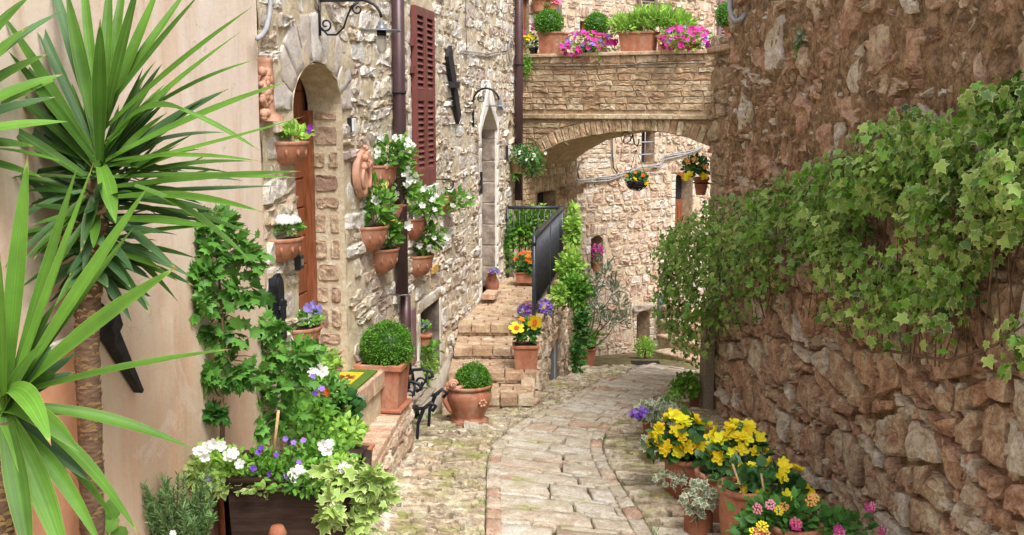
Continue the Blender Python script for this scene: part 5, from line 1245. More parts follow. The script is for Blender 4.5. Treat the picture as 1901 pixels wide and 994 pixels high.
# little pot hanging in the cellar opening
b = WL.at(790, 645, .05); t = thing('small_flowerpot', 'small terracotta pot with violet flowers in the cellar opening', 'flowerpot', b)
round_pot(t, b, .13, .062, .04); p = hp(789, 608, b); mound(t, p, rad_(p, 10, 12), 90, OVAL, .03, 'leaf_mid'); flowers_at(t, [hp(788, 603, b), hp(793, 600, b), hp(785, 606, b)], F5, .02, 'fl_lilac')
b = WL.at(796, 705, .08); t = thing('leafy_plant', 'trailing leafy plant growing from the foot of the cellar opening', 'plant', b)
for fx, fy, rx, rz, mt, n_, s_ in ((797, 680, 18, 26, 'leaf_light', 420, .028), (800, 648, 16, 12, 'leaf_mid', 60, .06), (792, 712, 12, 10, 'leaf_mid', 40, .05)):
    p = hp(fx, fy, b); mound(t, p, rad_(p, rx, rz), n_, OVAL, s_, mt, shell=.2, lower=-.9)
stems(t, b, [hp(797, 650, b), hp(800, 690, b)], .006)

# ================================================================== TOPIARY BALLS AND STREET POTS
def ball(parent, c, r_, n, s_=.016, mat='boxwood'):
    q = rdir(n); b_ = np.array([1 + .10 * noise.noise(Vector(tuple(v * 4 + np.array(c)))) + .05 * noise.noise(Vector(tuple(v * 11))) for v in q])
    b_ = b_ + np.array([.09 * noise.noise(Vector(tuple(v * 1.4 + np.array(c)))) for v in q]); pos = np.array(c) + q * (r_ * b_ * (.92 + .10 * rng.random(n) + .12 * (rng.random(n) < .035)))[:, None]
    tn = np.clip(.35 + .5 * rng.random(n) + .35 * np.array([noise.noise(Vector(tuple(v * 7))) for v in q]), 0, 1)
    foliage(parent, 'foliage', OVAL, pos, norm(q + rng.normal(size=(n, 3)) * .6), norm(q + rng.normal(size=(n, 3)) * .8), s_ * (.7 + .6 * rng.random(n)), tn, mat)
    m = M(); m.lathe([(max(.0, r_ * .9 * math.sin(a)), -r_ * .9 * math.cos(a)) for a in np.linspace(0, math.pi, 12)], 20, c, tone=.0); m.build('dark_core', mat, parent)  # core sphere added to block see-through, inner shade put in its dark tone
b = WL.pt(0, 0); b = P(714, 768, 7.88); b.z = LZ + .038
t = thing('ball_topiary', 'large clipped box ball in a square terracotta planter on the ledge', 'topiary', b)
square_pot(t, b, .32, .32, .33, ANG, 'terracotta', .86, .022, True); c = P(719, 645, 7.88); ball(t, c, .185, 5200, .017)
M().tube([b + Vector((0, 0, .3)), c], .014, 6).build('stem', 'bark', t)
b = P(871, 806, 9.15); b.z = g(b.x, b.y) + .052
t = thing('ball_topiary', 'clipped box ball in a round terracotta jar with a snail on its rim', 'topiary', b)
m = M(); m.lathe([(0, .0), (.15, .0), (.155, .012), (.15, .02), (.13, .02), (.135, .05), (.175, .14), (.20, .21), (.198, .26), (.185, .285), (.178, .295)], 36, b); m.build('jar', 'terracotta', t)
m = M(); m.lathe([(.176, .29), (.20, .305), (.208, .318), (.203, .33), (.19, .332), (.165, .31), (.16, .28)], 36, b); m.build('rim', 'terracotta', t)
M().lathe([(0, .285), (.168, .285)], 20, b).build('soil', 'soil', t)
M().lathe([(.0, -.012), (.17, -.012), (.175, .006), (.0, .004)], 26, b).build('saucer', 'terracotta_dark', t)
m = M(); m.tube([b + Vector((-.17, -.07, .30)), b + Vector((-.205, -.09, .27)), b + Vector((-.205, -.10, .2)), b + Vector((-.165, -.10, .12)), b + Vector((-.14, -.09, .09))], [.022, .026, .024, .018, .01], 8); m.build('handle', 'terracotta', t)
m = M(); sn = b + Vector((-.13, -.14, .365)); m.tube([sn + Vector((math.cos(q) * .034 * (1 - q / 16), -.004 * q, math.sin(q) * .034 * (1 - q / 16))) for q in np.linspace(0, 14, 50)], [.017 * (1 - k / 70) for k in range(50)], 7)
m.tube([sn + Vector((-.06, 0, -.04)), sn + Vector((0, 0, -.038)), sn + Vector((.06, 0, -.035)), sn + Vector((.085, 0, -.015))], [.008, .02, .018, .012], 7); m.build('snail', 'terracotta_pink', t)
em = M(); ec = b + Vector((.125, -.165, .20))
for k in range(6): a = k * math.pi / 3; em.lathe([(0, -.014), (.012, -.006), (.014, 0), (.012, .006), (0, .014)], 8, ec + Vector((math.cos(a) * .024, -.004 + math.cos(a) * .012, math.sin(a) * .026)))
em.lathe([(0, -.01), (.01, 0), (0, .01)], 8, ec); em.build('flower_emblem', 'terracotta_pink', t)
c = P(878, 708, 9.15); ball(t, c, .155, 3800, .017); M().tube([b + Vector((0, 0, .27)), c], .012, 6).build('stem', 'bark', t)
# hibiscus on the steps
b = P(976, 683, 10.45); b.z = -2.555
t = thing('hibiscus_pot', 'square terracotta pot of yellow hibiscus with red throats on the steps', 'flowerpot', b)
square_pot(t, b, .235, .2, .24, 0, 'terracotta', .92, .016); p = P(976, 614, 10.45); mound(t, p, rad_(p, 24, 22), 260, OVAL, .06, 'leaf_deep', shell=.2, split=30, lower=-.9)
for fx, fy in ((959, 609), (993, 599)):
    q = P(fx, fy, 10.3); flowers_at(t, [q], FROUND, .07, 'fl_yellow'); flowers_at(t, [q + Vector((0, -.012, .004))], FROUND, .026, 'fl_red', 'flower_throat')
flowers_at(t, [P(968, 594, 10.35)], FBEG, .035, 'fl_orange')
b = P(988, 600, 11.75); b.z = -2.27
t = thing('lobelia_pot', 'low pot of violet lobelia behind the hibiscus at the railing foot', 'flowerpot', b)
round_pot(t, b, .14, .11, .08); 
for fx, fy, rx, rz in ((980, 577, 18, 14), (1011, 574, 13, 17)):
    p = P(fx, fy, 11.7); mound(t, p, rad_(p, rx, rz), 110, NARROW, .05, 'leaf_mid', lower=-.9); blooms(t, p, rad_(p, rx, rz), 90, F5, .016, 'fl_violet', lo=-.7)
b = P(978, 528, 14.0); b.z = -2.27
t = thing('begonia_trough', 'small terracotta trough of orange begonias on the landing', 'flowerpot', b)
square_pot(t, b, .30, .18, .14, 0, 'terracotta', .93, .012); p = P(978, 492, 14.0); mound(t, p, rad_(p, 23, 16), 240, ROUND, .06, 'leaf_deep', shell=.2, lower=-.9); blooms(t, P(978, 482, 14.0), rad_(p, 20, 13), 15, FBEG, .034, 'fl_orange', parts=True)
b = P(909, 541, 13.2); b.z = -2.27; b.x += .03
t = thing('terracotta_jug', 'small terracotta jug of purple flowers by the gothic doorway', 'jug', b)
M().lathe([(0, 0), (.06, 0), (.085, .06), (.09, .12), (.065, .19), (.05, .22), (.065, .25), (.06, .25), (.045, .22)], 22, b).build('jug_body', 'terracotta', t)
p = P(913, 505, 13.1); p.x += .03; mound(t, p, rad_(p, 9, 8), 70, OVAL, .03, 'leaf_mid'); blooms(t, p, rad_(p, 9, 7), 26, F5, .016, 'fl_violet')
M().box((-.16, -.08, 0), (.16, .08, .07), Matrix.Translation((-.26, 12.8, -2.268)) @ Matrix.Rotation(ANG + 1.57, 4, 'Z'), .5, .006).build('x', 'ledge_brick', None, False)
tag(bpy.data.objects['x'], 'single loose brick lying by the gothic doorway on the landing', 'brick'); bpy.data.objects['x'].name = 'loose_brick'
# fern pot near slim drainpipe
b = P(961, 322, 15.1); t = thing('hanging_fern_pot', 'terracotta pot with feathery trailing foliage hung on the slim drainpipe', 'flowerpot', b)
round_pot(t, b, .22, .11, .075, 'terracotta_pink')
for fx, fy, rx, rz, n_ in ((975, 288, 34, 18, 420), (990, 310, 20, 22, 220), (957, 325, 14, 10, 50)):
    p = P(fx, fy, 15.0); mound(t, p, rad_(p, rx, rz), n_, NARROW, .08, 'leaf_deep' if rx > 15 else 'leaf_mid', shell=.1, droop=.5, lower=-1, tone=(.1, .9))
blooms(t, P(985, 295, 15.0), rad_(p, 30, 22), 12, F5, .022, 'fl_white')

# ================================================================== JASMINE ON THE RAILING
t = thing('climbing_jasmine', 'bushy green jasmine climbing the landing railing and hanging outside it', 'climbing plant', (.5, 13.2, -2.6))
for fx, fy, Y, rx, rz, n_, mt in ((965, 425, 14.7, 36, 40, 700, 'leaf_mid'), (940, 455, 14.6, 10, 55, 180, 'leaf_mid'), (1000, 400, 14.75, 40, 20, 350, 'leaf_light'), (1060, 430, 14.2, 15, 55, 460, 'leaf_light'), (1055, 500, 13.4, 24, 40, 600, 'leaf_light'), (1064, 540, 13.0, 32, 32, 800, 'leaf_mid'), (1078, 600, 13.9, 14, 44, 380, 'leaf_deep'), (1070, 660, 14.6, 12, 50, 320, 'leaf_deep'), (1035, 545, 12.3, 14, 18, 200, 'leaf_light')):
    p = P(fx, fy, Y); p.x += .02; mound(t, p, rad_(p, rx, rz, 14 if Y > 14.5 else 18), n_, OVAL, .07, mt, shell=.1, up=.2, lower=-1, clump=5)
M().tube([P(1066, 705, 14.9), P(1070, 640, 14.8), P(1066, 580, 14.5), P(1060, 500, 14.4)], [.02, .016, .012, .006], 6).build('stem', 'twig', t)
b = ghit(1089, 680); t = thing('oleander', 'loose grey-green oleander in a terracotta pot below the stair wall', 'shrub', b)
round_pot(t, b, .30, .155, .11, 'terracotta_dark'); tips = [P(x, y, b.y - .1) for x, y in ((1070, 560), (1085, 500), (1105, 520), (1125, 500), (1150, 560), (1160, 585), (1130, 590), (1110, 570), (1085, 620), (1140, 530), (1098, 545))]
stems(t, b + Vector((0, 0, .25)), tips, .012, 'twig', 'branch', bend=.2, parts=True)
for q in tips: mound(t, q - Vector((0, 0, .06)), (.11, .1, .16), 52, scx(OVAL, .3), .13, 'leaf_grey', shell=.0, up=.7, lower=-1)
p = P(1092, 628, b.y); mound(t, p, rad_(p, 26, 14), 240, OVAL, .07, 'leaf_mid', shell=.1, lower=-1)
b = ghit(1197, 664); t = thing('round_bush', 'small fresh green bush at the foot of the rear house', 'bush', b); p = P(1197, 645, b.y); mound(t, p, rad_(p, 19, 20), 700, OVAL, .045, 'leaf_light', shell=.2, lower=-.9)
stems(t, b, [p], .02, 'twig')
a_, b_, c_, d_ = OP['niche']; b = WB.pt((a_ + b_) / 2, c_ + .0, .0); t = thing('flowerpot', 'pot of magenta flowers standing in the small arched niche window', 'flowerpot', b)
round_pot(t, b + Vector((0, 0, .0)), .16, .09, .07); p = b + Vector((0, -.05, .3)); mound(t, p, (.1, .1, .15), 120, NARROW, .07, 'leaf_grey', shell=.1, lower=-1); blooms(t, p + Vector((0, 0, .05)), (.09, .1, .12), 22, F5, .028, 'fl_magenta', lo=-.6)

# ================================================================== BASKET AND PIER POT
b = P(1182, 354, 15.0); t = thing('hanging_basket', 'wire hanging basket of yellow and orange begonias under the arch', 'hanging basket', b)
hk = WG.hit(1182, 246)[0]; ap = P(1182, 250, 15.0); r_ = .16
for k in range(12): a = k * math.pi / 6; M().tube([b + Vector((math.cos(a) * r_ * math.sin(q), math.sin(a) * r_ * math.sin(q), r_ * .85 * (1 - math.cos(q)))) for q in np.linspace(.1, 1.57, 7)], .005, 5).build('wire', 'iron', t)
for z, rr in ((.136, 1.02), (.06, .8)): M().tube([b + Vector((math.cos(a) * r_ * rr, math.sin(a) * r_ * rr, z)) for a in np.linspace(0, 6.283, 25)], .006, 5).build('hoop', 'iron', t)
M().lathe([(0, .01), (.08, .03), (.13, .08), (.145, .12), (.0, .12)], 20, b).build('liner', 'soil', t)
for a in (0.3, 2.4, 4.5): M().tube([b + Vector((math.cos(a) * r_, math.sin(a) * r_, .136)), P(1181, 278, 15.0)], .004, 5).build('chain', 'iron', t)
p = P(1182, 330, 15.0); mound(t, p, rad_(p, 18, 10), 200, ROUND, .055, 'leaf_begonia', shell=.1); flowers_at(t, [P(1178, 333, 14.85), P(1201, 340, 14.9)], FBEG, .04, 'fl_yellow'); flowers_at(t, [P(1180, 321, 14.85), P(1194, 326, 14.85), P(1162, 326, 14.9)], FBEG, .03, 'fl_orange')
t = thing('iron_hook', 'double scrolled iron hook fixed under the bridge arch, holding the basket', 'hook', ap)
M().tube([P(x, y, 15.0) for x, y in ((1174, 240), (1175, 255), (1178, 268), (1183, 271), (1186, 265), (1186, 258))], .01, 6).build('hook', 'iron', t)
M().tube([P(x, y, 15.0) for x, y in ((1176, 246), (1170, 262), (1160, 268), (1157, 260), (1161, 252))], .009, 6).build('scroll', 'iron', t)
M().tube([P(1162 + 9 * math.cos(a) , 256 + 10 * math.sin(a), 15.02) for a in np.linspace(2, 7.4, 14)], .006, 6).build('scroll', 'iron', t)
b = P(1301, 362, 11.6); t = thing('begonia_wall_pot', 'terracotta pot of yellow and orange begonias bracketed to the pier', 'flowerpot', b)
round_pot(t, b, .19, .085, .05, 'terracotta'); M().tube([b + Vector((0, 0, .12)), b + Vector((.12, .0, .12))], .008, 6).build('bracket', 'iron', t)
M().tube([b + Vector((math.cos(a) * .085, math.sin(a) * .085, .13)) for a in np.linspace(0, 6.283, 18)], .006, 5).build('hoop', 'iron', t)
p = P(1291, 309, 11.5); mound(t, p, rad_(p, 22, 20), 200, ROUND, .06, 'leaf_begonia', shell=.2, split=25, lower=-.9); flowers_at(t, [P(1280, 325, 11.35), P(1306, 328, 11.35), P(1275, 330, 11.35)], FBEG, .045, 'fl_yellow'); flowers_at(t, [P(1264, 325, 11.35), P(1268, 331, 11.35), P(1275, 300, 11.4), P(1290, 297, 11.4), P(1308, 310, 11.4)], FBEG, .04, 'fl_peach')

# ================================================================== FLOWERS ALONG THE BRIDGE
def on_bridge(px, off=-.13): u = WG.hit(px, 100)[0]; return WG.pt(u, gt + .055, off)
ga = math.atan2(WG.d.y, WG.d.x)
for lbl, x0, x1, yt, bx_, by_, br_, n_ in (('clipped box ball in a square terracotta pot, leftmost on the bridge parapet', 996, 1043, 65, 1019, 44, 25, 2600), ('clipped box ball in a pot hidden by purple petunias on the bridge', 1094, 1124, 68, 1108, 47, 22, 2200)):
    b = on_bridge((x0 + x1) / 2); t = thing('ball_topiary', lbl, 'topiary', b); k = F / b.y; h = (200 - yt) / k - b.z
    if 'square' in lbl: square_pot(t, b, (x1 - x0) / k * .92, .28, h, ga, 'terracotta', .94, .014)
    else: b.y += .3; t.location = b; round_pot(t, b, h * .95, .13, .1)
    c = P(bx_, by_, b.y); ball(t, c, br_ / k, n_, .024, 'boxwood'); M().tube([b + Vector((0, 0, h * .8)), c], .015, 6).build('stem', 'bark', t)
for lbl, px, fx, fy, rx, rz, nf, dark in (('dark bowl of magenta and violet petunias between the two box balls on the bridge', 1086, 1092, 84, 50, 24, 75, 1), ('pot of magenta and violet petunias at the right end of the bridge parapet', 1278, 1275, 75, 48, 24, 75, 0)):
    b = on_bridge(px); t = thing('petunia_pot', lbl, 'flowerpot', b, 'petunia pots on the bridge'); round_pot(t, b, .11, .12, .08, 'terracotta_dark' if not dark else 'black_plastic')
    p = P(fx, fy, b.y - .12); mound(t, p, rad_(p, rx, rz, 18), 420, OVAL, .05, 'leaf_light', shell=.1, lower=-.9)
    blooms(t, p, rad_(p, rx, rz, 24), nf, F5, .034, 'fl_magenta', lo=-.8); blooms(t, p, rad_(p, rx * .9, rz, 26), nf // 4, F5, .032, 'fl_violet', lo=-.8)
    if dark:
        q = P(1112, 105, b.y - .2); mound(t, q, rad_(q, 8, 12), 60, OVAL, .04, 'leaf_light', lower=-1); flowers_at(t, [P(1115, 116, b.y - .22)], F5, .035, 'fl_violet')
for lbl, x0, x1, yt, pls in (('wide terracotta trough with feathery light green plants, centre of the bridge', 1144, 1212, 64, ((1160, 48, 26, 18), (1195, 40, 26, 26))), ('terracotta trough with tall feathery greenery right of centre on the bridge', 1214, 1262, 70, ((1228, 40, 30, 28), (1262, 48, 28, 24)))):
    b = on_bridge((x0 + x1) / 2, -.14 if x0 < 1200 else -.2); t = thing('planter_trough', lbl, 'planter', b); k = F / b.y
    square_pot(t, b, (x1 - x0) / k * .95, .26, (200 - yt) / k - b.z, ga, 'terracotta', .88, .016)
    for fx, fy, rx, rz in pls:
        p = P(fx, fy, b.y); mound(t, p, rad_(p, rx, rz, 18), 700, NARROW, .09, 'leaf_light', shell=.0, up=1., lower=-.8)
    stems(t, b + Vector((0, 0, .2)), [P(fx + random.uniform(-20, 20), fy - random.uniform(0, 25), b.y) for fx, fy, _, _ in pls for _ in range(7)], .005)
b = on_bridge(983); t = thing('small_flowerpot', 'small dark pot of yellow pansies at the left end of the bridge', 'flowerpot', b); round_pot(t, b, .1, .07, .05, 'black_plastic'); p = P(983, 80, b.y); mound(t, p, rad_(p, 14, 14), 160, OVAL, .05, 'leaf_deep', lower=-.9)
flowers_at(t, [P(x, y, b.y - .12) for x, y in ((975, 68), (983, 66), (980, 72), (989, 70))], F5, .035, 'fl_yellow'); flowers_at(t, [P(972, 60, b.y), P(988, 55, b.y), P(990, 47, b.y)], F5, .03, 'fl_magenta')
b = on_bridge(978, .08); t = thing('trailing_plant', 'fine green trailing plant hanging over the left end of the bridge', 'plant', P(975, 135, b.y)); p = P(977, 118, b.y - .04); mound(t, p, rad_(p, 9, 28, 5), 300, NARROW, .05, 'leaf_mid', shell=0, droop=.8, lower=-1)
stems(t, P(977, 100, b.y), [P(975, 140, b.y - .03), P(980, 132, b.y - .03)], .004)
b = on_bridge(1353, -.15); t = thing('ball_topiary', 'clipped box ball in a terracotta pot peeking past the top of the rubble wall', 'topiary', b); round_pot(t, b, .3, .11, .09); ball(t, P(1353, 28, b.y), .17, 1500, .022)
M().tube([b, P(1353, 28, b.y)], .012, 6).build('stem', 'bark', t)
a_, b_, c_, d_ = OP['hanger']; 
for lbl, px, fx in (('small terracotta pot hung in the upper window above the bridge', 1000, 1002), ('small terracotta pot of pink flowers hung in the upper window', 1024, 1026)):
    b = WB.at(px, 22, .15); t = thing('window_pot', lbl, 'flowerpot', b); round_pot(t, b, .2, .11, .08, 'terracotta'); p = WB.at(fx, 6, .16); mound(t, p, (.1, .1, .05), 60, OVAL, .04, 'leaf_mid'); 
    if px > 1010: blooms(t, p, (.12, .1, .06), 18, F5, .03, 'fl_pink')
    M().tube([b + Vector((0, 0, .2)), b + Vector((0, 0, .45))], .005, 5).build('hanger', 'iron', t)
p_ = on_bridge(1320, -.1); t = thing('small_flowerpot', 'tiny pot of white flowers beside the pier on the bridge', 'flowerpot', p_); round_pot(t, p_, .07, .05, .035); p = p_ + Vector((0, -.02, .12)); mound(t, p, (.1, .08, .06), 70, OVAL, .04, 'leaf_light'); blooms(t, p, (.1, .08, .07), 20, F5, .022, 'fl_white')

# ================================================================== RIGHT-HAND POTS
def rpot(name, lbl, cx_, yb, Y, h, rt, rb, mat='terracotta', group=None):
    b = P(cx_, yb, Y); b.z = g(b.x, b.y) + .028; t = thing(name, lbl, 'flowerpot', b, group); round_pot(t, b, h, rt, rb, mat); return t, b
t, b = rpot('leafy_pot', 'pot of bright green leafy plant beside the timber post', 1292, 768, 10.0, .19, .075, .06, 'terracotta_dark'); p = P(1272, 718, 9.9); mound(t, p, rad_(p, 30, 26), 420, ROUND, .042, 'leaf_mid', shell=.1, split=30, lower=-.9); stems(t, b + Vector((0, 0, .15)), [P(1262, 715, 9.9), P(1280, 700, 9.9)], .004)
t, b = rpot('ivy_geranium_pot', 'pot of variegated leaves with violet flowers, farthest of the street pots on the right', 1212, 830, 8.6, .23, .10, .075)
p = P(1222, 768, 8.5); mound(t, p, rad_(p, 44, 20), 280, IVY, .055, 'ivy_white', shell=.2, split=60, lower=-.8); blooms(t, P(1187, 766, 8.4), rad_(p, 16, 10), 26, F5, .018, 'fl_violet', lo=-.8); mound(t, P(1250, 750, 8.6), rad_(p, 20, 22), 120, OVAL, .035, 'leaf_mid')
t, b = rpot('ivy_pot', 'small pot of pale variegated ivy in front of the violet-flowered pot', 1214, 880, 7.9, .17, .075, .06, 'terracotta_dark'); p = P(1206, 826, 7.8); mound(t, p, rad_(p, 16, 14), 60, IVY, .05, 'ivy_white', split=30, lower=-.9)
BG = [(1272, 944, 6.95, .27, .155, .125, (1262, 822, 56, 44), 42, 'yellow begonias in a wide terracotta pot, farthest of the three'), (1330, 984, 6.5, .31, .145, .115, (1368, 842, 50, 48), 30, 'yellow begonias in a terracotta pot, middle of the three'), (1378, 1075, 6.0, .38, .16, .125, (1436, 915, 66, 50), 24, 'yellow begonias in the nearest large terracotta pot with stakes')]
for cx_, yb, Y, h, rt, rb, (fx, fy, rx, rz), nf, lbl in BG:
    t, b = rpot('begonia_pot', lbl, cx_, yb, Y, h, rt, rb, 'terracotta' if Y < 6.9 else 'terracotta_dark', 'yellow begonia pots along the right wall'); p = P(fx, fy, Y)
    mound(t, p, rad_(p, rx, rz, rx * .8), 210, ROUND, .075, 'leaf_begonia', shell=.35, split=90, up=.1, lower=-.8); blooms(t, p + Vector((0, 0, .03)), rad_(p, rx * 1.02, rz, rx * .85), nf, FBEG, .042, 'fl_yellow', parts=True, lo=-.45)
    stems(t, b + Vector((0, 0, h - .04)), [p + Vector((random.uniform(-.1, .1), random.uniform(-.1, .1), random.uniform(-.05, .1))) for _ in range(7)], .006)
    q_ = b + Vector((0, 0, h + .03)); mound(t, q_, (rt, rt, .07), 60, ROUND, .065, 'leaf_begonia', shell=.2, split=20, lower=-.3)
    if Y < 6.1:
        for a, c in (((1360, 862), (1395, 965)), ((1413, 880), (1425, 960))): M().tube([P(*a, 5.8), P(*c, 5.9)], .006, 6).build('stake', 'stake_wood', t)
t, b = rpot('ivy_pot', 'glazed terracotta pot of cream-edged ivy between the yellow begonias', 1296, 988, 6.25, .22, .09, .085, 'terracotta_dark')
for fx, fy, rx, rz, n_ in ((1300, 918, 34, 22, 110), (1290, 950, 14, 20, 36)): p = P(fx, fy, 6.15); mound(t, p, rad_(p, rx, rz), n_, IVY, .045, 'ivy_white', shell=.3, split=60, lower=-1, droop=.4)
p = P(1245, 890, 6.75); mound(t, p, rad_(p, 26, 12), 36, IVY, .045, 'ivy_white', split=36, lower=-1)
b = P(1470, 1120, 5.6); b.z = g(b.x, b.y) + .03; t = thing('lantana', 'pink and yellow lantana bush in the lower right corner by the rubble wall', 'shrub', b); round_pot(t, b, .3, .15, .12)
for fx, fy, rx, rz, n_ in ((1450, 955, 80, 34, 330), (1560, 978, 60, 26, 160), (1400, 985, 40, 22, 120)): p = P(fx, fy, 5.6); mound(t, p, rad_(p, rx, rz, 45), n_, OVAL, .06, 'leaf_deep', shell=.1, split=70, lower=-1, tone=(.2, 1))
stems(t, b + Vector((0, 0, .28)), [P(x, y, 5.6) for x, y in ((1410, 950), (1450, 940), (1500, 945), (1560, 960), (1600, 975))], .006)
for mt, pts in (('fl_pink', [(1405, 945), (1430, 937), (1478, 972), (1620, 940), (1630, 990), (1558, 990), (1408, 988)]), ('fl_magenta', [(1477, 978), (1556, 984), (1615, 943), (1638, 985)]), ('fl_peach', [(1512, 925), (1412, 982), (1420, 992), (1505, 930), (1455, 940)]), ('fl_yellow', [(1400, 990), (1446, 948), (1415, 978)])):
    flowers_at(t, [P(x, y, 5.42) for x, y in pts], CLUST, .026, mt, 'flower_head')
q = ghit(1218, 934); tag(M().add([q + Vector((math.cos(a) * .018, math.sin(a) * .02, .035 + .006 * math.sin(a * 3))) for a in np.linspace(0, 5.6, 9)] , [tuple(range(9))]).build('fallen_petal', 'fl_yellow', None), 'single yellow petal fallen on the street paving', 'petal')

wp_ = []; wd_ = []
for k in range(150):
    r_ = rng.random()
    if r_ < .4: t_ = rng.random() * .55; c_ = cl(t_); x_, y_ = c_[0] - .06 + rng.normal() * .03, c_[1]
    elif r_ < .6: t_ = rng.random() * .6; c_ = cr(t_); x_, y_ = c_[0] + .06 + rng.normal() * .03, c_[1]
    elif r_ < .85: q_ = ghit(775 + 70 * rng.random(), 770 + 40 * rng.random()); x_, y_ = q_.x, q_.y
    else: y_ = 6.3 + 3 * rng.random(); x_ = 2.5 - .07 * y_ - .1 * rng.random()
    for j in range(9): wp_.append((x_ + rng.normal() * .018, y_ + rng.normal() * .018, g(x_, y_) + .012)); wd_.append((rng.normal() * .5, rng.normal() * .5, 1))
m_ = len(wp_); wts = len(bpy.data.objects); foliage(None, 'joint_weeds', NEEDLE, wp_, wd_, rdir(m_), .045 * (.4 + .8 * rng.random(m_)), rng.random(m_), 'leaf_mid')
wo = bpy.data.objects['joint_weeds']; tag(wo, 'short grass and weeds sprouting in the paving joints', 'weeds'); wo['kind'] = 'stuff'

# ================================================================== IVY ON THE RUBBLE WALL
t = thing('wall_ivy', 'huge mass of variegated ivy hanging along the rubble wall', 'ivy', WR.at(1500, 640))
topx = [1225, 1240, 1300, 1360, 1420, 1480, 1540, 1610, 1640, 1700, 1760, 1850, 1905, 2010]; topy = [445, 425, 395, 368, 345, 330, 295, 280, 225, 200, 222, 180, 145, 120]
botx = [1225, 1245, 1290, 1330, 1400, 1480, 1560, 1640, 1700, 1780, 1830, 1905, 2010]; boty = [520, 640, 680, 650, 600, 590, 625, 660, 690, 685, 650, 650, 680]
pos = []; dr_ = []; nr_ = []; tn = []; sz = []
for s_ in range(1650):
    px = 1226 + (2010 - 1226) * rng.random() ** 1.15; ty, by = float(np.interp(px, topx, topy)), float(np.interp(px, botx, boty)); by = ty + (by - ty) * (1 if px < 1330 else min(1.1, .97 + .35 * noise.noise(Vector((px * .022, 1.7, 0)))))
    far = max(0, (1340 - px) / 110); off0 = .06 + .28 * far + .10 * rng.random()
    gap = noise.noise(Vector((px * .012, 3.3, 0)))
    y0 = ty + (by - ty) * (rng.random() ** 1.6) * .75; L_ = (by - ty) * (.12 + .45 * rng.random()); ye = min(y0 + L_, by + 30 * rng.random() - 12)
    if gap > .25 and y0 > ty + (by - ty) * .5 and px > 1380: continue
    u, v = WR.hit(px, y0, off0); ue, ve = WR.hit(px, ye, off0); nl = int(max(2, (v - ve) / .045)); uu = u
    for k in range(nl):
        f = k / nl; vv = v + (ve - v) * f; uu += rng.normal() * .014; px_, py_ = proj(WR.pt(uu, vv, off0))[:2]
        if 1828 < px_ < 1872 and 245 < py_ < 470: continue
        if 1550 < px_ < 1640 and py_ > 480 and rng.random() < .6: continue
        depth_fill = .15 * math.sin(math.pi * min(1, max(0, (py_ - ty) / max(1, by - ty)))) ** .5
        h = off0 * .5 + rng.random() * (.08 + depth_fill * .8) + .11 * noise.noise(Vector((uu * 5.5, vv * 5.5, 4))) + .05 + (.1 if far else 0) * rng.random()
        ed = abs(noise.noise(Vector((uu * 2.2, vv * 2.2, 1))))
        if noise.noise(Vector((uu * 2.3 + 5, vv * 2.3, 2))) + .42 * (py_ - ty) / max(1, by - ty) > .38 and px > 1380: continue
        p = WR.pt(uu + rng.normal() * .025, vv + rng.normal() * .02, h + .02); pos.append(tuple(p))
        n_ = WR.n * (.8 + .3 * rng.random()) + Vector((rng.normal() * .45, rng.normal() * .5, .5 + rng.normal() * .5)); d_ = Vector((rng.normal() * .7, rng.normal() * .85, -.75 + rng.normal() * .5))
        nr_.append(tuple(n_)); dr_.append(tuple(d_)); sz.append((.047 if p.y < 7.5 else .041) * (.45 + .95 * rng.random()))
        tn.append(min(1, max(0, .52 + .5 * noise.noise(Vector((uu * 3, vv * 3, 8))) + .24 * rng.normal() + .3 * (h > .14) - .1)))  # leaves standing farther out are lighter: clump shading put into the tone
pos = np.array(pos); nr_ = np.array(nr_); dr_ = np.array(dr_); sz = np.array(sz); tn = np.array(tn)
pn_ = np.array([noise.noise(Vector(tuple(p_ * 1.7))) for p_ in pos]); pale = rng.random(len(pos)) < .10 + .35 * (pn_ > .16) + .2 * (pos[:, 1] < 5.8)
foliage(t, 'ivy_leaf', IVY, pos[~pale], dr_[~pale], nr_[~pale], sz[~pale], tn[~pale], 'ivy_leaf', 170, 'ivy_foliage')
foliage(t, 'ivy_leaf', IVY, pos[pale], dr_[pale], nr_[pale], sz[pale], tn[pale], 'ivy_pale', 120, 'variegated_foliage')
m = M()
for k in range(46):
    px = 1250 + k * 14; ty, by = float(np.interp(px, topx, topy)), float(np.interp(px, botx, boty)); a = WR.at(px, ty + 20, .05); c = WR.at(px - 10 + rng.random() * 30, by - 10, .07)
    m.tube([a.lerp(c, f) + Vector((0, 0, 0)) + WR.d * .05 * math.sin(f * 7 + k) + WR.n * .05 * rng.random() for f in np.linspace(0, 1, 8)], .004, 4)
m.build('ivy_stems', 'twig', t)
for i, (pts, l) in enumerate((([(1905, 235), (1880, 300), (1850, 420), (1830, 600)], 0), ([(1560, 560), (1680, 500), (1800, 430), (1860, 380)], 1), ([(1640, 650), (1760, 670), (1850, 640), (1905, 600)], 2))):
    M().tube([WR.at(x, y, .2) for x, y in pts], [.009, .008, .006, .004], 6).build('ivy_branch', 'twig', t)
pb_ = WR.at(1487, 90, .04); t = thing('wall_fern', 'little grey-green plant sprouting high on the rubble wall', 'plant', pb_); mound(t, WR.at(1487, 68, .05), (.05, .09, .08), 90, OVAL, .035, 'leaf_grey', shell=0, lower=-1); mound(t, WR.at(1484, 95, .04), (.03, .04, .09), 50, OVAL, .03, 'leaf_mid', shell=0, lower=-1)
stems(t, pb_ , [WR.at(1487, 60, .06)], .003)

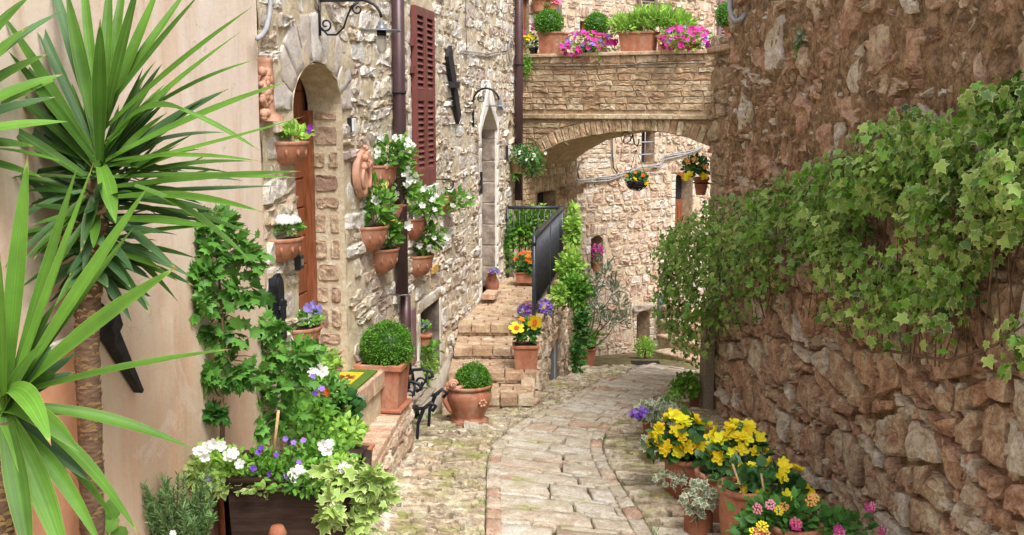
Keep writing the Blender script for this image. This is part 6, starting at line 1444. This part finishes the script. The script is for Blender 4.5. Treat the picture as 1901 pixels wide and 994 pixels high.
# ================================================================== LEFT FOREGROUND BED
TX = [Vector((-1.35, 4.9, 0)), Vector((-.69, 4.9, 0)), Vector((-.74, 5.3, 0)), Vector((-1.5, 5.28, 0))]
zr_ = -1.735; t = thing('wooden_trough', 'dark brown moulded wooden trough overflowing with white and violet flowers', 'planter', (-1.05, 5.05, -2.4))
m = M(); tv = []
for z, k in ((-.5, .93), (-.03, 1), (-.03, .93), (-.06, .93)):
    cc = sum(TX, Vector()) / 4; tv += [cc + (q - cc) * k + Vector((0, 0, zr_ + z)) for q in TX]
m.add(tv[:8], [(3, 2, 1, 0)] + [(i, (i + 1) % 4, 4 + (i + 1) % 4, 4 + i) for i in range(4)]); m.build('box', 'dark_wood', t, False)
M().add(tv[12:], [(0, 1, 2, 3)]).build('soil', 'soil', t, False)
for i in range(4):
    a, c = TX[i], TX[(i + 1) % 4]; 
    for z, r_ in ((-.012, .024), (-.055, .017)): M().tube([a + Vector((0, 0, zr_ + z)), c + Vector((0, 0, zr_ + z))], r_, 8).build('moulding', 'dark_wood', t)
M().add([TX[3] + Vector((-.02, 0, zr_ - .06)), TX[0] + Vector((-.02, 0, zr_ - .06)), TX[0] + Vector((-.01, 0, -2.5)), TX[3] + Vector((-.01, 0, -2.5))], [(0, 1, 2, 3)]).build('side_board', 'terracotta_dark', t, False)
for fx, fy, Y, rx, rz, n_, T_, s_, mt, sp in ((400, 858, 5.0, 60, 34, 420, OVAL, .035, 'leaf_light', 40), (500, 870, 5.05, 90, 34, 700, OVAL, .035, 'leaf_mid', 60), (590, 850, 5.1, 70, 34, 500, OVAL, .035, 'leaf_mid', 30), (560, 900, 4.85, 90, 16, 200, OVAL, .035, 'leaf_mid', 40), (640, 885, 4.88, 60, 26, 120, IVY, .06, 'ivy_pale', 90), (690, 900, 4.82, 34, 40, 90, IVY, .062, 'ivy_pale', 60), (395, 880, 4.95, 50, 18, 60, IVY, .045, 'ivy_pale', 40), (610, 945, 4.75, 22, 40, 34, IVY, .065, 'ivy_pale', 34), (672, 965, 4.8, 30, 50, 70, IVY, .055, 'ivy_pale', 50), (715, 925, 4.85, 22, 22, 40, IVY, .05, 'ivy_pale', 30)):
    p = P(fx, fy, Y); mound(t, p, rad_(p, rx, rz, 26), n_, T_, s_, mt, shell=.1, up=.3 if T_ is OVAL else -.2, split=sp, lower=-1, tone=(.1, 1))
for fx, fy, rx, rz, n_, mt in ((430, 872, 44, 26, 240, 'leaf_light'), (505, 880, 50, 24, 300, 'leaf_mid'), (580, 878, 50, 24, 280, 'leaf_mid'), (640, 868, 36, 24, 160, 'leaf_light')):
    p = P(fx, fy, 4.93); mound(t, p, rad_(p, rx, rz, 18), n_, OVAL, .032, mt, shell=.1, split=25, lower=-1)
for fx, fy, rx, rz, n_ in ((372, 880, 26, 30, 90), (420, 905, 40, 12, 50), (480, 908, 40, 8, 40)):
    p = P(fx, fy, 4.9); mound(t, p, rad_(p, rx, rz, 20), n_, OVAL, .045, 'ivy_pale', shell=.1, split=20, lower=-1, droop=.3)
flowers_at(t, [P(x, y, 4.86) for x, y in ((395, 825), (383, 832), (410, 828), (368, 838), (425, 846), (432, 842), (545, 880), (555, 872), (562, 884), (600, 828), (612, 824), (606, 836), (380, 850), (550, 890), (640, 870), (445, 862))], F5, .028, 'fl_white')
flowers_at(t, [P(x, y, 4.88) for x, y in ((436, 848), (485, 832), (513, 845), (530, 815), (563, 818), (470, 870), (532, 884), (386, 890), (555, 858), (500, 880), (640, 868), (480, 840), (545, 822))], F5, .015, 'fl_violet')
M().tube([P(517, 762, 5.0), P(507, 850, 5.0)], .008, 6).build('stake', 'stake_wood', t)
M().lathe([(0, -.04), (.028, -.035), (.045, 0), (.028, .035), (0, .04)], 14, P(515, 990, 4.8)).build('x', 'terracotta_dark', None).name = 'round_ornament'
tag(bpy.data.objects['round_ornament'], 'rounded brown terracotta ornament at the bottom edge in front of the trough', 'ornament')
# saplings
def sapling(lbl, base, pts, Y, leafs, T_, s_, mat, n_, r0=.014, sp=80, name='sapling'):
    b = Vector(base); t = thing(name, lbl, 'sapling', b); q = [P(x, y, Y) for x, y in pts]; M().tube([b] + q, [r0 * (1 - .75 * k / len(q)) for k in range(len(q) + 1)], 8).build('trunk', 'twig', t)
    for fx, fy, rx, rz in leafs:
        p = P(fx, fy, min(Y, 4720 / (1258 - fx + rx * .6) - .1)); mound(t, p, rad_(p, rx, rz, rx * .35), n_, T_, s_, mat, shell=.0, up=.0, split=sp // len(leafs), lower=-1, clump=9, tone=(0, 1))
        a = min(q, key=lambda w_: (w_ - p).length); stems(t, a, [p + Vector((random.uniform(-1, 1) * rx, random.uniform(-1, 1) * rx * .6, random.uniform(-.5, 1) * rz)) / (F / Y) for _ in range(4)], .004, 'twig', 'branch', parts=True)
    return t
sapling('slim young maple-leaved tree standing against the peach plaster', P(412, 850, 5.2), ((413, 790), (412, 740), (416, 660), (412, 580), (405, 500), (400, 430)), 5.15, ((390, 470, 60, 36), (440, 540, 66, 36), (372, 560, 44, 30), (415, 620, 56, 30), (436, 695, 52, 30), (385, 700, 36, 24), (465, 480, 40, 46), (405, 415, 44, 30), (400, 768, 22, 6), (370, 510, 40, 20)), MAPLE, .062, 'maple_leaf', 62, .014, 240)
sapling('bushier sapling with big pale green leaves right of the maple-leaved tree', P(490, 850, 5.9), ((488, 780), (485, 720), (490, 650)), 5.9, ((500, 660, 50, 46), (540, 700, 50, 44), (480, 720, 34, 50), (520, 770, 50, 34), (470, 800, 24, 30), (500, 610, 40, 24), (560, 660, 40, 26)), MAPLE, .066, 'shrub_leaf', 58, .012, 180)
b = P(600, 800, 6.4); b.z = LZ
t = thing('mixed_plants', 'tangled bed of green plants with white and violet flowers filling the near ledge', 'plants', b)
for fx, fy, Y, rx, rz, n_, T_, s_, mt, sp in ((580, 680, 6.6, 50, 26, 300, OVAL, .05, 'leaf_light', 30), (600, 730, 6.5, 50, 36, 360, OVAL, .05, 'shrub_leaf', 40), (570, 780, 6.3, 60, 44, 420, OVAL, .05, 'leaf_mid', 40), (640, 760, 6.6, 30, 34, 160, ROUND, .06, 'leaf_begonia', 30), (630, 800, 6.4, 44, 30, 240, OVAL, .05, 'leaf_light', 30), (610, 830, 6.2, 50, 24, 260, OVAL, .04, 'leaf_mid', 20), (608, 672, 6.7, 26, 16, 120, TINY, .04, 'leaf_light', 0)):
    p = P(fx, fy, Y); mound(t, p, rad_(p, rx, rz), n_, T_, s_, mt, shell=.1, split=sp, lower=-1)
stems(t, b, [P(x, y, 6.5) for x, y in ((580, 680), (610, 710), (560, 760), (640, 750), (600, 800), (575, 650))], .005)
flowers_at(t, [P(x, y, 6.3) for x, y in ((575, 690), (590, 685), (600, 690), (555, 697), (612, 828), (606, 820))], F5, .035, 'fl_white'); flowers_at(t, [P(x, y, 6.2) for x, y in ((563, 696), (585, 730), (597, 722), (540, 820), (520, 808), (580, 700))], F5, .02, 'fl_violet'); flowers_at(t, [P(607, 727, 6.25)], FBEG, .026, 'fl_orange')
b = P(652, 850, 6.5); b.z = LZ + .003; t = thing('terracotta_trough', 'small terracotta trough with a leafy plant on the near ledge', 'flowerpot', b); square_pot(t, b, .24, .15, .14, ANG, 'terracotta', .9, .012); p = P(655, 805, 6.5); mound(t, p, rad_(p, 26, 14), 90, OVAL, .05, 'leaf_light', split=20)
# rosemary
b = P(330, 1100, 4.6); b.z = -2.45; t = thing('rosemary_bush', 'feathery rosemary bush in the lower left in front of the plaster', 'shrub', b); pos = []; d_ = []; sm = M()
for k in range(90):
    tp = P(258 + 140 * rng.random(), 872 + 95 * rng.random() ** .8 + (25 if k % 3 else 0), 4.45 + .25 * rng.random()); b0 = b + Vector((rng.normal() * .06, rng.normal() * .05, .0)); pts = [b0.lerp(tp, f) + Vector((0, 0, .08 * math.sin(f * 3.1))) for f in np.linspace(0, 1, 9)]
    sm.tube(pts, [.005 - .0004 * i for i in range(9)], 4); ax = (pts[-1] - pts[-4]).normalized()
    for j in range(150):
        f = .45 + .55 * rng.random(); q = b0.lerp(tp, f) + Vector((0, 0, .08 * math.sin(f * 3.1))); pos.append(tuple(q)); o = Vector(tuple(rng.normal(size=3))).normalized(); d_.append(tuple(ax * .9 + o * .8))
sm.build('stems', 'twig', t); n_ = len(pos); foliage(t, 'needles', NEEDLE, pos, d_, rdir(n_), .034 * (.7 + .5 * rng.random(n_)), rng.random(n_), 'rosemary_leaf')
q = P(321, 990, 4.3); flowers_at(t, [q], F5, .014, 'fl_white')
t = thing('pine_cone_ornament', 'knobbly pink terracotta pine-cone ornament cut by the left frame edge', 'ornament', P(4, 990, 4.0)); m = M(); relief(m, P(2, 975, 4.0), WL, 60, .055, .014, 9); m.build('cone', 'terracotta_pink', t)
p = P(205, 950, 4.1); t = thing('broad_leaf_plant', 'low plant with broad heart-shaped leaves at the foot of the yucca trunk', 'plant', p)
foliage(t, 'leaf', ROUND, [tuple(P(x, y, 4.1)) for x, y in ((130, 895), (100, 900), (205, 925), (212, 950), (120, 930), (215, 975), (198, 960))], [(.3, -.3, -.8), (-.4, -.3, -.6), (.1, -.2, -1), (-.2, -.3, -.8), (.5, 0, -.7), (.3, .2, -.8), (-.6, -.2, -.5)], [(0, -1, .4)] * 7, np.array([.08, .07, .1, .09, .07, .08, .06]), np.array([.5, .8, .4, .7, .3, .6, .5]), 'shrub_leaf', 7)
stems(t, P(190, 1040, 4.15), [P(x, y, 4.12) for x, y in ((130, 900), (205, 925), (212, 960))], .004)
# ================================================================== YUCCAS
def yleaf(parent, base, tip, w_, lift, mat, tone, nrm=None, seg=12, fold=.22):
    b, tp = Vector(base), Vector(tip); L_ = (tp - b).length; mid = (b + tp) / 2 + Vector((0, 0, lift * L_)); m = M(); up = Vector(nrm) if nrm else Vector((0, -.65, .75)); vs = []; rim = []
    tw = random.uniform(-.35, .35); brown = random.random() < .55
    for k in range(seg + 1):
        f = k / seg; c = b * (1 - f) ** 2 + mid * 2 * f * (1 - f) + tp * f * f; d = ((mid - b) * (1 - f) + (tp - mid) * f).normalized()
        side = d.cross(up); side = side.normalized() if side.length > .05 else Vector((1, 0, 0)); side = (Matrix.Rotation(tw * f, 3, d) @ side); n_ = side.cross(d)
        ww = w_ * (.55 + .9 * f if f < .45 else .955 * (1 - ((f - .45) / .55) ** 2.1) + .0) ; ww = max(ww, .0008)
        fo = fold * (1 - .6 * f)
        vs += [c - side * ww / 2 + n_ * ww * fo, c - side * ww * .24 + n_ * ww * fo * .35, c, c + side * ww * .24 + n_ * ww * fo * .35, c + side * ww / 2 + n_ * ww * fo]
        rim += [1., .3, 0., .3, 1.] if f < .93 or not brown else [2.4] * 5
    fs = [(k * 5 + i, k * 5 + i + 1, k * 5 + 6 + i, k * 5 + 5 + i) for k in range(seg) for i in range(4)]
    # brown tip
    m.add(vs, fs, [tone] * len(vs), rim); return m.build('leaf', mat, parent, True)
def trunk(t, pts, r_, name='trunk'):
    m = M(); n = 40; q = []
    for k in range(n + 1):
        f = k / n * (len(pts) - 1); i = min(int(f), len(pts) - 2); q.append(Vector(pts[i]).lerp(Vector(pts[i + 1]), f - i))
    m.tube(q, [r_ * (1 + .07 * math.sin(k * 2.2) + .05 * random.uniform(-1, 1)) for k in range(n + 1)], 14); m.build(name, 'bark', t)
    m = M()
    for k in range(420):   # dry leaf scars
        f = random.random() * n; i = min(int(f), n - 1); c = q[i].lerp(q[i + 1], f - i); a = random.random() * 6.28; o = Vector((math.cos(a), math.sin(a), 0)); s_ = Vector((-o.y, o.x, 0)); z = Vector((0, 0, 1)); w2 = random.uniform(.008, .022)
        m.add([c + o * r_ * .98 - s_ * w2, c + o * r_ * .98 + s_ * w2, c + o * r_ * 1.12 + z * .012 + s_ * w2 * .4, c + o * r_ * 1.12 + z * .012 - s_ * w2 * .4], [(0, 1, 2, 3)])
    m.build('leaf_scars', 'stake_wood', t, False, kind='stuff')
Y1 = 3.85
t = thing('yucca', 'tall yucca with a brown ringed trunk and sword leaves filling the upper left', 'yucca', P(172, 1250, Y1))
trunk(t, [P(178, 1300, Y1), P(172, 994, Y1), P(166, 760, Y1), P(160, 620, Y1), P(172, 480, Y1), P(186, 330, Y1)], .043)
K1 = [ # base x,y ; tip x,y ; tip depth offset ; width px ; lift ; tone
 (190, 290, 186, 35, -.06, 38, .0, .35), (178, 260, 122, -25, .1, 34, .02, .5), (195, 250, 205, -60, .2, 30, 0, .45), (200, 240, 262, -50, .0, 34, .02, .4), (205, 230, 300, -35, .15, 30, .03, .8), (196, 230, 236, -70, .25, 26, 0, .6), (170, 230, 88, -60, .2, 30, 0, .3), (180, 240, 150, -90, .25, 26, 0, .7),
 (212, 200, 372, -12, .02, 22, .03, .35), (208, 190, 355, -30, .2, 22, .0, .7), (215, 230, 470, 12, -.05, 26, .04, .55), (218, 260, 446, 60, .1, 24, .04, .75), (225, 250, 480, 110, .15, 14, .12, .6), (212, 270, 345, 206, -.2, 26, .28, .45),
 (215, 290, 540, 150, .05, 24, .05, .75), (218, 298, 425, 165, .1, 26, .06, .3), (222, 300, 568, 215, -.1, 18, -.03, .8), (230, 320, 552, 330, .05, 20, .02, .7), (230, 330, 470, 300, .12, 18, .1, .4), (240, 290, 485, 300, -.2, 16, .06, .7), (300, 190, 482, 280, .0, 14, .08, .8),
 (225, 340, 560, 318, -.1, 22, .02, .5), (240, 350, 520, 345, .1, 18, .0, .3), (225, 360, 490, 395, -.15, 22, .1, .6), (250, 345, 470, 490, -.05, 18, .16, .6), (220, 380, 480, 440, .1, 20, .14, .35), (220, 400, 400, 425, -.1, 26, .06, .55), (215, 420, 345, 395, .1, 24, .02, .25), (210, 440, 395, 420, -.1, 20, .05, .6), (210, 450, 365, 480, .05, 22, .1, .4),
 (195, 300, 215, 415, -.12, 40, .14, .95), (175, 300, 0, 20, -.05, 28, .04, .45), (168, 280, -30, 5, .1, 24, .05, .6), (165, 290, 15, 95, -.1, 26, .03, .35), (160, 300, -40, 120, .0, 28, .05, .4), (165, 320, -30, 130, .1, 26, .02, .3), (170, 310, 35, 125, .15, 30, .06, .55), (160, 330, -40, 200, -.05, 28, .0, .4), (165, 350, -30, 165, .05, 24, .03, .25),
 (100, 150, -20, 205, -.1, 18, .02, .8), (170, 370, -40, 300, -.05, 26, .06, .5), (165, 380, 0, 330, .1, 24, .06, .3), (110, 300, -20, 275, -.15, 14, .06, .85), (165, 400, -30, 365, .05, 22, .1, .5), (160, 420, 30, 318, .0, 24, .02, .3), (170, 430, -20, 445, -.05, 24, .08, .4), (180, 400, 110, 480, .06, 26, .04, .35), (175, 440, 60, 490, .05, 22, .04, .4), (185, 450, 130, 520, -.06, 24, .02, .3), (200, 450, 300, 500, -.05, 24, .06, .5), (205, 430, 330, 560, .04, 18, .14, .55),
 (190, 330, 150, 470, -.1, 30, .05, .25), (205, 300, 340, 330, .08, 26, .16, .45), (160, 300, 20, 60, .12, 24, .1, .7), (215, 310, 310, 210, .08, 22, .1, .65), (150, 270, 55, 0, .16, 24, .0, .3), (175, 350, 70, 240, .1, 22, .04, .25)]
for bx_, by_, tx, ty, dy, wp, lf, tn_ in K1:
    pb2 = P(185 + (bx_ - 185) * .35, by_ + 10, Y1) if abs(bx_ - 185) < 60 else P(bx_, by_, Y1 - .1)
    yleaf(t, pb2, P(tx, ty, Y1 + dy * 1.3 - .05), wp / (F / Y1) * .82, lf, 'yucca_grey' if tn_ == .3 or tn_ == .25 else 'yucca_leaf', tn_)
for k in range(120):   # leaves further round the head and hanging ones
    a = random.random() * 6.28; el = random.uniform(-.45, 1.1); L_ = random.uniform(.28, .56); b0 = P(183, 300 + 170 * random.random() * (1 - max(0, el) * .6), Y1); dv = Vector((math.cos(a) * math.cos(el), abs(math.sin(a)) * math.cos(el) * .9, math.sin(el)))
    tp = b0 + dv * L_; x_, y_, _ = proj(tp)
    if x_ > 560 or (x_ > 330 and y_ > 430): continue
    yleaf(t, b0 + dv * .02, tp, random.uniform(.028, .042), random.uniform(-.02, .14), 'yucca_leaf' if k % 3 else 'yucca_grey', random.uniform(0, .6), (dv.x * -.3, -.5, .8))
for k in range(34):   # leaves toward the viewer and low ones covering the neck
    a = random.uniform(3.3, 6.1); el = random.uniform(-.7, .25); b0 = P(182, 330 + 170 * random.random(), Y1); dv = Vector((math.cos(a), math.sin(a) * .55, math.sin(el)))
    yleaf(t, b0 + dv * .02, b0 + dv * random.uniform(.3, .5), random.uniform(.028, .038), random.uniform(.0, .2), 'yucca_leaf' if k % 2 else 'yucca_grey', random.uniform(0, .55), (dv.x * -.4, -.3, .85))
for k in range(30):
    a = random.random() * 6.28; b0 = P(178, 460 + 70 * random.random(), Y1); dv = Vector((math.cos(a), math.sin(a) * .7, random.uniform(-.8, .1))); yleaf(t, b0, b0 + dv * random.uniform(.1, .26), .04, .1, 'yucca_grey', random.uniform(0, .4))
Y2 = 3.05
t = thing('yucca', 'nearer yucca head with broad arching leaves at the lower left frame edge', 'yucca', P(-10, 1500, Y2))
trunk(t, [P(0, 1500, Y2), P(0, 1000, Y2), P(2, 780, Y2)], .04)
K2 = [(15, 770, 52, 285, .1, 44, .0, .75), (30, 770, 145, 305, .15, 34, .02, .55), (25, 760, 175, 300, .05, 26, .0, .8), (60, 640, 276, 345, .02, 34, .02, .8), (50, 660, 330, 495, -.05, 44, .05, .65), (45, 680, 250, 420, .1, 26, .03, .5), (60, 650, 432, 648, .05, 22, .04, .6), (20, 650, 95, 828, -.25, 48, .38, .95),
      (20, 760, 148, 840, -.1, 44, .25, .6), (20, 740, 355, 832, .1, 30, .12, .55), (30, 770, 262, 1000, .0, 30, .28, .7), (10, 800, 135, 1080, -.2, 54, .2, .85), (20, 800, 168, 895, .0, 36, .06, .3), (40, 890, 195, 1030, -.1, 34, .25, .8), (15, 790, 58, 1060, -.25, 50, .1, .4), (60, 900, 225, 985, .1, 20, .25, .6), (0, 700, -30, 420, .0, 40, .0, .6),
      (20, 700, 105, 560, .1, 26, .1, .4), (15, 760, 0, 470, -.1, 30, .0, .8), (30, 780, 140, 690, .1, 28, .15, .3), (0, 760, -60, 600, -.1, 40, .1, .5), (15, 770, 100, 640, .0, 26, .1, .35), (0, 800, -60, 900, -.1, 40, .1, .5), (25, 790, 120, 770, .15, 30, .12, .3), (15, 720, 35, 420, .2, 24, .0, .45), (30, 820, 165, 960, .12, 30, .1, .35)]
for bx_, by_, tx, ty, dy, wp, lf, tn_ in K2:
    yleaf(t, P(5 + (bx_ - 5) * .4, 760 + (by_ - 760) * .25, Y2), P(tx, ty, Y2 + dy), wp / (F / Y2) * .92, lf, 'yucca_grey' if tn_ < .4 else 'yucca_leaf', tn_)
for tx, ty, w_, tn_, dy in ((50, 50, 24, .7, .1), (118, 138, 22, .8, .15), (126, 226, 20, .95, .1), (65, 272, 26, .5, .2), (60, -10, 26, .5, .2), (105, 180, 24, .35, .3), (30, 130, 28, .3, .3), (90, 100, 22, .45, .35), (20, 240, 28, .3, .1), (80, 330, 22, .6, .25), (40, 190, 26, .25, .4), (120, 20, 22, .4, .4)):
    yleaf(t, P(-110, 250 + (ty - 170) * .25, Y2 + .35), P(tx, ty, Y2 + .35 + dy), w_ * 1.25 / (F / (Y2 + .35)), .06 + .08 * random.random(), 'yucca_leaf' if tn_ > .4 else 'yucca_grey', tn_)
trunk(t, [P(0, 1150, Y2 + .1), P(-60, 700, Y2 + .25), P(-112, 260, Y2 + .35)], .035, 'side_trunk')
for k in range(34):
    a = random.random() * 6.28; el = random.uniform(-.9, .9); dv = Vector((math.cos(a) * math.cos(el) * .6, math.sin(a) * math.cos(el), math.sin(el))); b0 = P(0, 770, Y2); tp = b0 + dv * random.uniform(.25, .42); x_, y_, _ = proj(tp)
    if x_ > 150 or tp.y < Y2 - .22: continue
    yleaf(t, b0, tp, random.uniform(.04, .06), random.uniform(0, .15), 'yucca_grey' if k % 2 else 'yucca_leaf', random.uniform(0, .6))
